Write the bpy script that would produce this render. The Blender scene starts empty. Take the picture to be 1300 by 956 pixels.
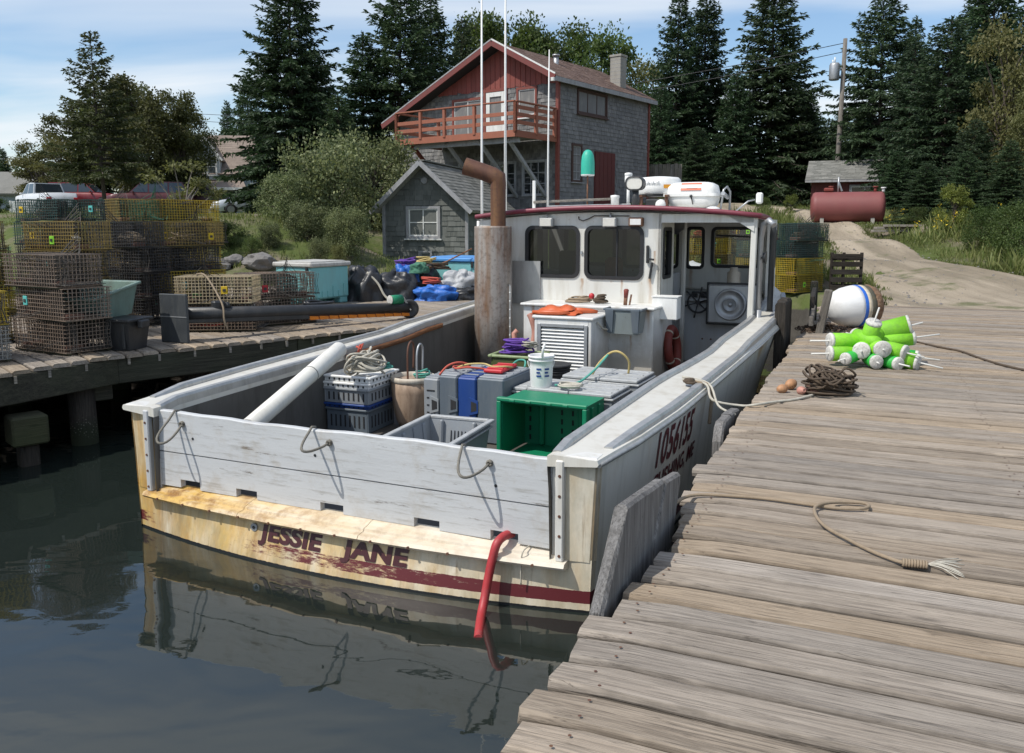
import bpy, bmesh, math, random
import numpy as np
from mathutils import Vector, Matrix, noise as mnoise

R = random.Random(11)
rad = math.radians
scene = bpy.context.scene
COL = scene.collection

# ------------------------------------------------------------------ camera, sky, sun, exposure
EYE = 2.45                       # eye height above the water; the pier deck is at 1.0
PITCH = math.atan(148 / 1065)
cd = bpy.data.cameras.new('camera')
cam = bpy.data.objects.new('camera', cd)
COL.objects.link(cam)
cam.location = (0, 0, EYE)
cam.rotation_euler = (math.pi / 2 - PITCH, 0, 0)
cd.sensor_fit = 'HORIZONTAL'
cd.sensor_width = 36
cd.lens = 1065 / 1300 * 36
cd.shift_y = -45 / 1300
cd.clip_start = 0.1
cd.clip_end = 3000
scene.camera = cam

SUN_EL, SUN_AZ = 54, 241         # azimuth clockwise from +Y: the sun stands to the left, a little behind
w = bpy.data.worlds.new('World')
scene.world = w
w.use_nodes = True
nt = w.node_tree
N, L = nt.nodes, nt.links
N.clear()
out = N.new('ShaderNodeOutputWorld')
bg = N.new('ShaderNodeBackground')
sky = N.new('ShaderNodeTexSky')
sky.sky_type = 'NISHITA'
sky.sun_disc = False
sky.sun_elevation = rad(SUN_EL)
sky.sun_rotation = rad(SUN_AZ)
sky.air_density = 1.0
sky.dust_density = .7
sky.ozone_density = 1.5
bg.inputs['Strength'].default_value = 0.14
tc = N.new('ShaderNodeTexCoord')
sep = N.new('ShaderNodeSeparateXYZ')
L.new(tc.outputs['Generated'], sep.inputs[0])
addz = N.new('ShaderNodeMath'); addz.operation = 'ADD'; addz.inputs[1].default_value = 0.12
mx = N.new('ShaderNodeMath'); mx.operation = 'MAXIMUM'; mx.inputs[1].default_value = 0.0
L.new(sep.outputs['Z'], mx.inputs[0]); L.new(mx.outputs[0], addz.inputs[0])
dx = N.new('ShaderNodeMath'); dx.operation = 'DIVIDE'
dy = N.new('ShaderNodeMath'); dy.operation = 'DIVIDE'
L.new(sep.outputs['X'], dx.inputs[0]); L.new(addz.outputs[0], dx.inputs[1])
L.new(sep.outputs['Y'], dy.inputs[0]); L.new(addz.outputs[0], dy.inputs[1])
comb = N.new('ShaderNodeCombineXYZ')
L.new(dx.outputs[0], comb.inputs[0]); L.new(dy.outputs[0], comb.inputs[1])
mp = N.new('ShaderNodeMapping')
mp.inputs['Rotation'].default_value = (0, 0, rad(-38))
mp.inputs['Location'].default_value = (2.1, 0.45, 0)
mp.inputs['Scale'].default_value = (0.42, 1.0, 1)
L.new(comb.outputs[0], mp.inputs[0])
nz = N.new('ShaderNodeTexNoise')
nz.inputs['Scale'].default_value = 0.95
nz.inputs['Detail'].default_value = 5
nz.inputs['Roughness'].default_value = 0.52
nz.inputs['Distortion'].default_value = 0.5
L.new(mp.outputs[0], nz.inputs['Vector'])
cr = N.new('ShaderNodeValToRGB')
cr.color_ramp.elements[0].position = 0.40; cr.color_ramp.elements[0].color = (0.10, 0.10, 0.10, 1)
cr.color_ramp.elements[1].position = 0.66; cr.color_ramp.elements[1].color = (0.85, 0.85, 0.85, 1)
L.new(nz.outputs['Fac'], cr.inputs[0])
mixc = N.new('ShaderNodeMixRGB')
mixc.inputs[2].default_value = (5.9, 6.2, 6.5, 1)
hs = N.new('ShaderNodeHueSaturation'); hs.inputs['Saturation'].default_value = 1.2
L.new(sky.outputs[0], hs.inputs['Color'])
L.new(cr.outputs[0], mixc.inputs[0]); L.new(hs.outputs[0], mixc.inputs[1])
L.new(mixc.outputs[0], bg.inputs[0]); L.new(bg.outputs[0], out.inputs[0])

sd = bpy.data.lights.new('sun', 'SUN')
sun = bpy.data.objects.new('sun', sd)
COL.objects.link(sun)
sd.energy = 3.6
sd.angle = rad(0.53)
sd.color = (1.0, 0.955, 0.88)
sv = Vector((math.sin(rad(SUN_AZ)) * math.cos(rad(SUN_EL)), math.cos(rad(SUN_AZ)) * math.cos(rad(SUN_EL)), math.sin(rad(SUN_EL))))
sun.rotation_euler = sv.to_track_quat('Z', 'Y').to_euler()
scene.view_settings.view_transform = 'Standard'
scene.view_settings.look = 'None'
scene.view_settings.exposure = 0.14
scene.view_settings.gamma = 1.0

# ------------------------------------------------------------------ helpers: shapes
class MB:
    """collects shapes and links them as ONE mesh object"""
    def __init__(s):
        s.V = []; s.F = []; s.M = []; s.S = []
    def add(s, verts, faces, m=0, smooth=False, T=None):
        b = len(s.V)
        if T is not None:
            verts = [T @ Vector(v) for v in verts]
        s.V.extend([tuple(v) for v in verts])
        for f in faces:
            s.F.append(tuple(i + b for i in f)); s.M.append(m); s.S.append(smooth)
        return s
    def box(s, c, size, m=0, T=None, bev=0.0):
        x, y, z = size[0] / 2, size[1] / 2, size[2] / 2
        c = Vector(c)
        if bev <= 0:
            vs = [c + Vector((i * x, j * y, k * z)) for k in (-1, 1) for j in (-1, 1) for i in (-1, 1)]
            fs = [(0, 2, 3, 1), (4, 5, 7, 6), (0, 1, 5, 4), (2, 6, 7, 3), (0, 4, 6, 2), (1, 3, 7, 5)]
            return s.add(vs, fs, m, False, T)
        b = min(bev, x * .9, y * .9, z * .9)
        vs = []; idx = {}
        for i in (-1, 1):
            for j in (-1, 1):
                for k in (-1, 1):
                    for ax in range(3):
                        p = [i * x, j * y, k * z]
                        for a in range(3):
                            if a != ax: p[a] -= (i, j, k)[a] * b
                        idx[(i, j, k, ax)] = len(vs); vs.append(c + Vector(p))
        fs = []
        for ax in range(3):
            o = [a for a in range(3) if a != ax]
            for sg in (-1, 1):
                q = []
                for (a, d) in ((-1, -1), (1, -1), (1, 1), (-1, 1)):
                    t = [0, 0, 0]; t[ax] = sg; t[o[0]] = a; t[o[1]] = d
                    q.append(idx[tuple(t) + (ax,)])
                fs.append(q if (sg > 0) != (ax == 1) else q[::-1])
        for ax in range(3):
            o = [a for a in range(3) if a != ax]
            for a in (-1, 1):
                for d in (-1, 1):
                    q = []
                    for e, fa in ((-1, o[0]), (1, o[0]), (1, o[1]), (-1, o[1])):
                        t = [0, 0, 0]; t[ax] = e; t[o[0]] = a; t[o[1]] = d
                        q.append(idx[tuple(t) + (fa,)])
                    fs.append(q)
        for i in (-1, 1):
            for j in (-1, 1):
                for k in (-1, 1):
                    fs.append([idx[(i, j, k, 0)], idx[(i, j, k, 1)], idx[(i, j, k, 2)]])
        cc = c
        out = []
        for f in fs:
            p = [vs[i] for i in f]
            n = (p[1] - p[0]).cross(p[2] - p[0])
            out.append(f if n.dot(sum(p, Vector()) / len(p) - cc) > 0 else f[::-1])
        return s.add(vs, out, m, False, T)
    def beam(s, a, b, wd, ht, m=0, up=(0, 0, 1), bev=0.0, T=None):
        a, b = Vector(a), Vector(b)
        d = (b - a); ln = d.length; d.normalize()
        u = Vector(up)
        if abs(d.dot(u)) > .98: u = Vector((1, 0, 0))
        x = d.cross(u).normalized(); z = x.cross(d)
        Mx = Matrix((x, d, z)).transposed().to_4x4(); Mx.translation = (a + b) / 2
        if T is not None: Mx = T @ Mx
        return s.box((0, 0, 0), (wd, ln, ht), m, Mx, bev)
    def tube(s, pts, r, n=8, m=0, closed=False, caps=True, smooth=True, T=None):
        P = [Vector(p) for p in pts]
        k = len(P)
        rr = [r] * k if not hasattr(r, '__len__') else list(r)
        tg = []
        for i in range(k):
            if closed: d = P[(i + 1) % k] - P[i - 1]
            else: d = P[min(i + 1, k - 1)] - P[max(i - 1, 0)]
            if d.length < 1e-9: d = Vector((0, 0, 1))
            tg.append(d.normalized())
        u = Vector((0, 0, 1))
        if abs(tg[0].dot(u)) > .9: u = Vector((1, 0, 0))
        x = tg[0].cross(u).normalized()
        vs = []
        for i in range(k):
            x = (x - tg[i] * x.dot(tg[i]))
            if x.length < 1e-6: x = tg[i].orthogonal()
            x.normalize(); y = tg[i].cross(x)
            for j in range(n):
                a = 2 * math.pi * j / n
                vs.append(P[i] + (x * math.cos(a) + y * math.sin(a)) * rr[i])
        fs = []
        for i in range(k if closed else k - 1):
            i2 = (i + 1) % k
            for j in range(n):
                j2 = (j + 1) % n
                fs.append((i * n + j, i * n + j2, i2 * n + j2, i2 * n + j))
        s.add(vs, fs, m, smooth, T)
        if caps and not closed:
            b = len(s.V) - len(vs)
            s.F.append(tuple(b + j for j in range(n))[::-1]); s.M.append(m); s.S.append(False)
            s.F.append(tuple(b + (k - 1) * n + j for j in range(n))); s.M.append(m); s.S.append(False)
        return s
    def cyl(s, a, b, r, n=14, m=0, r2=None, T=None, smooth=True):
        return s.tube([a, b], [r, r if r2 is None else r2], n, m, smooth=smooth, T=T)
    def lathe(s, prof, n=20, m=0, T=None, smooth=True, c=(0, 0, 0), mats=None):
        vs = []; c = Vector(c)
        for r, z in prof:
            for j in range(n):
                a = 2 * math.pi * j / n
                vs.append(c + Vector((r * math.cos(a), r * math.sin(a), z)))
        for i in range(len(prof) - 1):
            pass
        b = len(s.V)
        s.add(vs, [], m, smooth, T)
        for i in range(len(prof) - 1):
            mm = m if mats is None else mats[i]
            for j in range(n):
                j2 = (j + 1) % n
                s.F.append((b + i * n + j, b + i * n + j2, b + (i + 1) * n + j2, b + (i + 1) * n + j)); s.M.append(mm); s.S.append(smooth)
        if prof[0][0] > 1e-4:
            s.F.append(tuple(b + j for j in range(n))[::-1]); s.M.append(m if mats is None else mats[0]); s.S.append(False)
        if prof[-1][0] > 1e-4:
            s.F.append(tuple(b + (len(prof) - 1) * n + j for j in range(n))); s.M.append(m if mats is None else mats[-1]); s.S.append(False)
        return s
    def prism(s, poly, h0, h1, T=None, m=0):
        """polygon (x, z) standing in the xz plane, thick from y=h0 to h1"""
        n = len(poly)
        vs = [(p[0], h0, p[1]) for p in poly] + [(p[0], h1, p[1]) for p in poly]
        fs = [tuple(range(n)), tuple(range(n, 2 * n))[::-1]]
        for i in range(n):
            j = (i + 1) % n
            fs.append((i, i + n, j + n, j))
        return s.add(vs, fs, m, False, T)
    def grid(s, rows, m=0, smooth=True, T=None, flip=False):
        """rows: list of equally long lists of points"""
        h, k = len(rows), len(rows[0])
        vs = [p for r in rows for p in r]
        fs = []
        for i in range(h - 1):
            for j in range(k - 1):
                f = (i * k + j, i * k + j + 1, (i + 1) * k + j + 1, (i + 1) * k + j)
                fs.append(f[::-1] if flip else f)
        return s.add(vs, fs, m, smooth, T)
    def mesh(s, name, mats):
        me = bpy.data.meshes.new(name)
        me.from_pydata([tuple(v) for v in s.V], [], s.F)
        for mt in (mats if isinstance(mats, (list, tuple)) else [mats]): me.materials.append(mt)
        me.polygons.foreach_set('material_index', s.M)
        me.polygons.foreach_set('use_smooth', s.S)
        me.update()
        return me
    def obj(s, name, mats, parent=None, loc=(0, 0, 0), rz=0.0, fix=True):
        me = s.mesh(name, mats)
        if fix:
            bm = bmesh.new(); bm.from_mesh(me)
            bmesh.ops.recalc_face_normals(bm, faces=bm.faces)
            bm.to_mesh(me); bm.free()
        return link(name, me, parent, loc, rz)

def link(name, me, parent=None, loc=(0, 0, 0), rz=0.0):
    o = bpy.data.objects.new(name, me)
    COL.objects.link(o)
    if parent is not None: o.parent = parent
    o.location = loc
    o.rotation_euler = (0, 0, rz)
    return o

def tag(o, label=None, cat=None, group=None, kind=None):
    if label: o['label'] = label
    if cat: o['category'] = cat
    if group: o['group'] = group
    if kind: o['kind'] = kind
    return o

def thing(name, label, cat, loc=(0, 0, 0), rz=0.0, group=None):
    o = bpy.data.objects.new(name, None)
    o.empty_display_size = .2
    COL.objects.link(o)
    o.location = loc
    o.rotation_euler = (0, 0, rz)
    return tag(o, label, cat, group)

def copy_tree(o, parent=None):
    c = o.copy(); COL.objects.link(c)
    if parent is not None: c.parent = parent
    for ch in list(o.children): copy_tree(ch, c)
    return c

def at(px, py, z):
    """the point of the level z that the photograph shows at pixel (px, py)"""
    a, b = (px - 650) / 1065, -(py - 433) / 1065
    r = Vector((a, math.cos(PITCH) + b * math.sin(PITCH), -math.sin(PITCH) + b * math.cos(PITCH)))
    return Vector((0, 0, EYE)) + r * ((z - EYE) / r.z)

def RZ(a): return Matrix.Rotation(a, 4, 'Z')
def RX(a): return Matrix.Rotation(a, 4, 'X')
def RY(a): return Matrix.Rotation(a, 4, 'Y')
def TR(x, y, z): return Matrix.Translation((x, y, z))
def lerp(a, b, t): return a + (b - a) * t
def interp(x, xs, ys): return float(np.interp(x, xs, ys))

def coil(rx, ry, loops, h, r, m, seed, jit=.15, n=5, mb=None, c=(0, 0, 0), res=14, wob=.25):
    """a heap of rope laid in loops"""
    rr = random.Random(seed); mb = mb or MB()
    pts = []
    cx = cy = 0; sc = 1; tl = 0; td = 0
    for i in range(loops * res):
        if i % res == 0:
            ncx, ncy, nsc = rr.uniform(-jit, jit) * rx, rr.uniform(-jit, jit) * ry, rr.uniform(1 - wob * 2, 1.05)
            ntl, ntd = rr.uniform(-.7, .7), rr.uniform(0, 6.28)
            if i == 0: cx, cy, sc, tl, td = ncx, ncy, nsc, ntl, ntd
        f = .12
        cx += (ncx - cx) * f; cy += (ncy - cy) * f; sc += (nsc - sc) * f; tl += (ntl - tl) * f; td += (ntd - td) * f
        a = 2 * math.pi * i / res + rr.uniform(-.05, .05)
        t = i / (loops * res)
        x, y = rx * sc * math.cos(a), ry * sc * math.sin(a)
        z = r + h * t * (1.15 - .45 * sc) + max(0, tl * (math.cos(a - td)) * rx * .5)
        pts.append((c[0] + cx + x, c[1] + cy + y, c[2] + z))
    mb.tube(pts, r, n, m)
    return mb
# ------------------------------------------------------------------ materials
def newmat(name):
    m = bpy.data.materials.new(name); m.use_nodes = True
    nt = m.node_tree; nt.nodes.clear()
    o = nt.nodes.new('ShaderNodeOutputMaterial')
    return m, nt, nt.nodes, nt.links, o

class G:
    """tiny node-graph writer"""
    def __init__(s, name):
        s.m, s.nt, s.N, s.L, s.out = newmat(name)
        s.tc = s.N.new('ShaderNodeTexCoord')
    def co(s): return s.tc.outputs['Object']
    def inp(s, node, key, val):
        if val is None: return
        sk = node.inputs[key]
        if isinstance(val, bpy.types.NodeSocket): s.L.new(val, sk)
        else:
            if sk.type == 'RGBA' and len(val) == 3: val = (*val, 1)
            sk.default_value = val
    def mapping(s, scale=(1, 1, 1), loc=(0, 0, 0), vec=None):
        n = s.N.new('ShaderNodeMapping'); s.inp(n, 'Vector', vec or s.co())
        n.inputs['Scale'].default_value = scale
        s.inp(n, 'Location', loc)
        return n.outputs[0]
    def noise(s, scale, detail=4, rough=.55, vec=None, dist=0.0):
        n = s.N.new('ShaderNodeTexNoise'); s.inp(n, 'Vector', vec or s.co())
        n.inputs['Scale'].default_value = scale; n.inputs['Detail'].default_value = detail
        n.inputs['Roughness'].default_value = rough; n.inputs['Distortion'].default_value = dist
        return n.outputs['Fac']
    def voro(s, scale, vec=None, feature='F1', out='Distance', rnd=1.0):
        n = s.N.new('ShaderNodeTexVoronoi'); n.feature = feature; s.inp(n, 'Vector', vec or s.co())
        n.inputs['Scale'].default_value = scale; n.inputs['Randomness'].default_value = rnd
        return n.outputs[out]
    def ramp(s, fac, *stops, interp='LINEAR'):
        n = s.N.new('ShaderNodeValToRGB'); s.inp(n, 0, fac)
        e = n.color_ramp.elements; n.color_ramp.interpolation = interp
        while len(e) < len(stops): e.new(.5)
        for i, (p, c) in enumerate(stops):
            e[i].position = p
            e[i].color = (c, c, c, 1) if not hasattr(c, '__len__') else (*c, 1)
        return n.outputs[0]
    def mix(s, fac, a, b, mode='MIX'):
        n = s.N.new('ShaderNodeMixRGB'); n.blend_type = mode
        s.inp(n, 0, fac); s.inp(n, 1, a); s.inp(n, 2, b)
        return n.outputs[0]
    def math(s, op, a, b=0.0, c=None, clamp=False):
        n = s.N.new('ShaderNodeMath'); n.operation = op; n.use_clamp = clamp
        s.inp(n, 0, a); s.inp(n, 1, b)
        if c is not None: s.inp(n, 2, c)
        return n.outputs[0]
    def sep(s, vec=None):
        n = s.N.new('ShaderNodeSeparateXYZ'); s.inp(n, 0, vec or s.co()); return n.outputs
    def rnd(s):
        return s.N.new('ShaderNodeObjectInfo').outputs['Random']
    def island(s):
        return s.N.new('ShaderNodeNewGeometry').outputs['Random Per Island']
    def bump(s, h, strength=.3, dist=.01, nrm=None):
        n = s.N.new('ShaderNodeBump'); s.inp(n, 'Height', h)
        n.inputs['Strength'].default_value = strength; n.inputs['Distance'].default_value = dist
        if nrm is not None: s.inp(n, 'Normal', nrm)
        return n.outputs[0]
    def hsv(s, col, h=.5, sat=1.0, v=1.0):
        n = s.N.new('ShaderNodeHueSaturation'); s.inp(n, 'Color', col)
        s.inp(n, 'Hue', h); s.inp(n, 'Saturation', sat); s.inp(n, 'Value', v)
        return n.outputs[0]
    def done(s, col, rough=.6, metal=0.0, nrm=None, spec=.5, coat=0.0, emit=None):
        p = s.N.new('ShaderNodeBsdfPrincipled')
        s.inp(p, 'Base Color', col); s.inp(p, 'Roughness', rough); s.inp(p, 'Metallic', metal)
        p.inputs['Specular IOR Level'].default_value = spec
        p.inputs['Coat Weight'].default_value = coat
        if nrm is not None: s.inp(p, 'Normal', nrm)
        s.L.new(p.outputs[0], s.out.inputs[0])
        return s.m

def plain(name, col, rough=.55, metal=0.0, var=.12, scale=5.0, bump=.15, bs=40.0, grime=.25, grimecol=(.09, .075, .055), spec=.5, objvar=0.0, bd=.004, streak=True):
    """paint / plastic / metal with uneven tone, grime in streaks and fine relief"""
    g = G(name)
    n1 = g.noise(scale, 5)
    c = g.mix(n1, tuple(max(0, x * (1 - var)) for x in col), tuple(min(1, x * (1 + var)) for x in col))
    if objvar:
        v = g.math('MULTIPLY_ADD', g.rnd(), objvar, 1 - objvar / 2)
        c = g.hsv(c, v=v)
    if grime:
        vec = g.mapping((scale * 1.6, scale * 1.6, scale * (.35 if streak else 1.6)))
        gm = g.ramp(g.noise(1.0, 8, .72, vec), (.46, 0.0), (.74, min(1, grime * 1.35)))
        c = g.mix(gm, c, grimecol)
    nr = g.bump(g.noise(bs, 3), bump, bd) if bump else None
    r = g.math('MULTIPLY_ADD', n1, .25, rough - .12)
    return g.done(c, r, metal, nr, spec)

def wood(name, light, dark, axis=0, rough=.8, objvar=.35, grain=1.0, bump=.5, crack=True, tint=(.5, .5, .5), tintamt=.0, edge=None):
    """weathered timber, grain along the local axis; every plank draws its own tone and its own piece of the pattern"""
    g = G(name)
    r = g.rnd()
    off = g.N.new('ShaderNodeCombineXYZ')
    g.inp(off, 0, g.math('MULTIPLY', r, 37.0)); g.inp(off, 1, g.math('MULTIPLY', r, 91.0)); g.inp(off, 2, g.math('MULTIPLY', r, 53.0))
    va = g.N.new('ShaderNodeVectorMath'); va.operation = 'ADD'
    g.inp(va, 0, g.co()); g.inp(va, 1, off.outputs[0])
    sc = [22 * grain] * 3; sc[axis] = 1.7 * grain
    v1 = g.mapping(tuple(sc), vec=va.outputs[0])
    sc2 = [95 * grain] * 3; sc2[axis] = 3.2 * grain
    v2 = g.mapping(tuple(sc2), vec=va.outputs[0])
    n1 = g.noise(1.0, 6, .6, v1, .6)
    n2 = g.noise(1.0, 4, .6, v2, .3)
    blot = g.noise(2.2, 4, .6, va.outputs[0])
    c = g.mix(g.ramp(n1, (.3, 0.0), (.7, 1.0)), dark, light)
    c = g.mix(g.math('MULTIPLY', g.ramp(n2, (.36, 1.0), (.52, 0.0)), .5), c, tuple(x * .42 for x in dark))
    c = g.mix(g.ramp(blot, (.45, 0.0), (.75, .35)), c, tuple(x * .6 for x in dark))
    sc4 = [34 * grain] * 3; sc4[axis] = .9 * grain
    ck = g.noise(1.0, 5, .55, g.mapping(tuple(sc4), (3, 7, 1), vec=va.outputs[0]), .8)
    ck = g.math('ABSOLUTE', g.math('SUBTRACT', ck, .5))
    c = g.mix(g.ramp(ck, (.004, .65), (.014, 0.0)), c, tuple(x * .28 for x in dark))
    sc5 = [160 * grain] * 3; sc5[axis] = 7 * grain
    c = g.mix(g.math('MULTIPLY', g.noise(1.0, 3, .6, g.mapping(tuple(sc5), vec=va.outputs[0])), .32), c, tuple(x * .3 for x in dark))
    sc3 = [7 * grain] * 3; sc3[axis] = 1.6 * grain
    kn = g.voro(1.0, g.mapping(tuple(sc3), vec=va.outputs[0]))
    c = g.mix(g.ramp(kn, (.04, .75), (.13, 0.0)), c, tuple(x * .3 for x in dark))
    if edge:
        ay = g.math('ABSOLUTE', g.sep()[1])
        wob = g.math('MULTIPLY_ADD', g.noise(9, 3, .6, va.outputs[0]), .03, ay)
        c = g.mix(g.math('MULTIPLY', g.ramp(wob, (edge - .004, 0.0), (edge + .018, 1.0)), .72), c, tuple(x * .25 for x in dark))
        ends = g.noise(1.0, 5, .65, g.mapping((2.2, 14, 14), vec=va.outputs[0]))
        c = g.mix(g.ramp(ends, (.56, 0.0), (.66, .5)), c, tuple(x * .55 for x in dark))
    if name == 'piling_timber':
        wz = g.math('MULTIPLY_ADD', g.noise(6, 4), .3, g.sep()[2])
        c = g.mix(g.ramp(wz, (.30, .9), (.48, 0.0)), c, (.018, .026, .012))
        bn = g.math('MULTIPLY', g.ramp(g.voro(38), (.12, 1.0), (.3, 0.0)), g.ramp(wz, (.22, 0.0), (.30, 1.0), (.42, 1.0), (.5, 0.0)))
        c = g.mix(g.math('MULTIPLY', bn, .6), c, (.26, .25, .21))
    if tintamt: c = g.mix(g.math('MULTIPLY', g.ramp(g.noise(.7, 3), (.4, 0.0), (.65, 1.0)), tintamt), c, tint)
    c = g.hsv(c, v=g.math('MULTIPLY_ADD', g.math('FRACT', g.math('MULTIPLY', r, 7.31)), objvar, 1 - objvar / 2), sat=g.math('MULTIPLY_ADD', g.math('FRACT', g.math('MULTIPLY', r, 3.7)), .5, .72))
    h = g.math('ADD', g.math('MULTIPLY', n1, .5), g.ramp(n2, (.35, 0.0), (.6, 1.0)))
    return g.done(c, rough, 0, g.bump(h, bump, .006), .25)

def leafmat(name, c1, c2, trans=.3, rough=.6, sat=1.0):
    g = G(name)
    i = g.island()
    c = g.mix(i, c1, c2)
    big = g.noise(.55, 3)
    c = g.hsv(c, v=g.math('MULTIPLY_ADD', big, 1.1, .45), sat=sat, h=g.math('MULTIPLY_ADD', g.rnd(), .03, .485))
    c = g.hsv(c, v=g.math('MULTIPLY_ADD', g.math('FRACT', g.math('MULTIPLY', g.rnd(), 5.3)), .55, .78))
    p = g.N.new('ShaderNodeBsdfPrincipled'); g.inp(p, 'Base Color', c); p.inputs['Roughness'].default_value = rough
    p.inputs['Specular IOR Level'].default_value = .35
    t = g.N.new('ShaderNodeBsdfTranslucent'); g.inp(t, 'Color', g.hsv(c, sat=1.15, v=1.4))
    mx = g.N.new('ShaderNodeMixShader'); mx.inputs[0].default_value = trans
    g.L.new(p.outputs[0], mx.inputs[1]); g.L.new(t.outputs[0], mx.inputs[2]); g.L.new(mx.outputs[0], g.out.inputs[0])
    return g.m

def glass(name, tint=(.75, .8, .8), rough=.02, clear=1.0):
    """thin pane: see-through with a Fresnel sheen"""
    g = G(name)
    tr = g.N.new('ShaderNodeBsdfTransparent'); tr.inputs[0].default_value = (*tint, 1)
    gl = g.N.new('ShaderNodeBsdfGlossy'); gl.inputs['Roughness'].default_value = rough
    fr = g.N.new('ShaderNodeFresnel'); fr.inputs[0].default_value = 1.5
    f2 = g.math('MULTIPLY', fr.outputs[0], 1.15, clamp=True)
    mx = g.N.new('ShaderNodeMixShader'); g.L.new(f2, mx.inputs[0])
    g.L.new(tr.outputs[0], mx.inputs[1]); g.L.new(gl.outputs[0], mx.inputs[2]); g.L.new(mx.outputs[0], g.out.inputs[0])
    return g.m

# -- boat paints
def hull_paint():
    g = G('hull_paint')
    x, y, z = g.sep()
    base = g.mix(g.noise(3, 5), (.66, .64, .56), (.79, .76, .68))
    # run-down streaks
    st = g.noise(1.0, 6, .65, g.mapping((9, 9, .9)))
    base = g.mix(g.ramp(st, (.5, 0.0), (.8, .55)), base, (.30, .27, .2))
    # rust-yellow stain over the transom below the ledge, fading to starboard (a stain with a shape of its own)
    aft = g.ramp(y, (0.0, 1.0), (.02, 0.0))          # only the transom (y<0)
    aft = g.math('LESS_THAN', y, .06)
    n = g.noise(1.0, 6, .6, g.mapping((5, 5, 1.6)))
    port = g.ramp(g.math('MULTIPLY_ADD', x, -.25, .5), (0.0, .35), (.42, .75), (.75, 1.0))
    s1 = g.math('MULTIPLY', g.math('MULTIPLY', g.ramp(n, (.3, .35), (.65, 1.0)), port), aft)
    base = g.mix(s1, base, (.64, .41, .11))
    n2 = g.noise(1.0, 7, .7, g.mapping((6, 6, 1.2), (3, 1, 2)))
    s2 = g.math('MULTIPLY', g.math('MULTIPLY', g.ramp(n2, (.44, 0.0), (.68, .95)), port), aft)
    base = g.mix(s2, base, (.40, .20, .04))
    n4 = g.noise(1.0, 7, .7, g.mapping((4, 4, 2.2), (9, 4, 1)))
    base = g.mix(g.math('MULTIPLY', g.ramp(n4, (.42, .0), (.72, .6)), aft), base, (.25, .245, .17))
    dr = g.noise(1.0, 6, .7, g.mapping((16, 16, 1.0), (5, 4, 1)))
    base = g.mix(g.math('MULTIPLY', g.ramp(dr, (.56, 0.0), (.74, .8)), aft), base, (.21, .13, .05))
    # rust under the rub rail on the sides
    sd = g.math('MULTIPLY', g.math('GREATER_THAN', y, .06), g.ramp(z, (.72, 0.0), (1.0, 1.0)))
    n3 = g.noise(1.0, 6, .6, g.mapping((1.6, 1.6, .7), (7, 2, 0)))
    base = g.mix(g.math('MULTIPLY', sd, g.ramp(n3, (.48, 0.0), (.66, .8))), base, (.44, .26, .08))
    # red boot stripe, worn and scraped through on the port half of the transom
    e = g.math('MULTIPLY_ADD', g.noise(30, 3), .010, z)
    band = g.math('MULTIPLY', g.math('GREATER_THAN', e, .066), g.math('LESS_THAN', e, .150))
    wear = g.noise(1.0, 9, .8, g.mapping((9, 9, 40), (1, 5, 3)))
    thr = g.ramp(g.math('MULTIPLY_ADD', x, .25, .5), (.02, .36), (.08, .62), (.28, .60), (.40, .46), (.62, .38), (.8, .28), (1.0, .2))
    thr = g.math('ADD', g.math('MULTIPLY', thr, aft), g.math('MULTIPLY', g.math('SUBTRACT', 1.0, aft), .35))
    keep = g.math('MULTIPLY', g.math('SUBTRACT', wear, thr), 9.0, clamp=True)
    base = g.mix(g.math('MULTIPLY', band, keep), base, (.115, .018, .022))
    # antifouling below
    base = g.mix(g.math('LESS_THAN', e, .022), base, (.012, .013, .014))
    return g.done(base, .42, 0, g.bump(g.noise(25, 4), .12, .004), .45)

def white_gel(name, rust=.5, tone=(.70, .69, .65), drips=(), splash=None):
    g = G(name)
    base = g.mix(g.noise(2.5, 5), tuple(x * .93 for x in tone), tone)
    st = g.noise(1.0, 6, .65, g.mapping((7, 7, .8)))
    base = g.mix(g.ramp(st, (.48, 0.0), (.78, .6)), base, (.37, .32, .23))
    x, y, z = g.sep()
    for (x0, z0, ln, wd_) in drips:                  # rust runs below fittings, each where its fitting is
        wob = g.math('MULTIPLY_ADD', g.noise(6, 2), .05, x)
        dx_ = g.math('ABSOLUTE', g.math('SUBTRACT', wob, x0 + .025))
        m1 = g.ramp(g.math('DIVIDE', dx_, wd_), (.25, 1.0), (1.0, 0.0))
        t_ = g.math('DIVIDE', g.math('SUBTRACT', z0, z), ln)
        m2 = g.math('MULTIPLY', g.ramp(t_, (.0, 0.0), (.02, 1.0), (.4, .6), (1.0, 0.0)), g.ramp(g.noise(1.0, 5, .6, g.mapping((40, 40, 5))), (.3, .3), (.6, 1.0)))
        base = g.mix(g.math('MULTIPLY', g.math('MULTIPLY', m1, m2), .85), base, (.34, .165, .05))
    if splash:
        sz_ = g.math('MULTIPLY_ADD', g.noise(5, 6, .7), -.5, z)
        base = g.mix(g.ramp(sz_, (splash - .35, .75), (splash, 0.0)), base, (.30, .265, .21))
    sp = g.noise(14, 5, .7)
    base = g.mix(g.ramp(sp, (.66, 0.0), (.76, rust)), base, (.33, .17, .06))
    return g.done(base, .38, 0, g.bump(g.noise(18, 3), .08, .004), .45)

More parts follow.
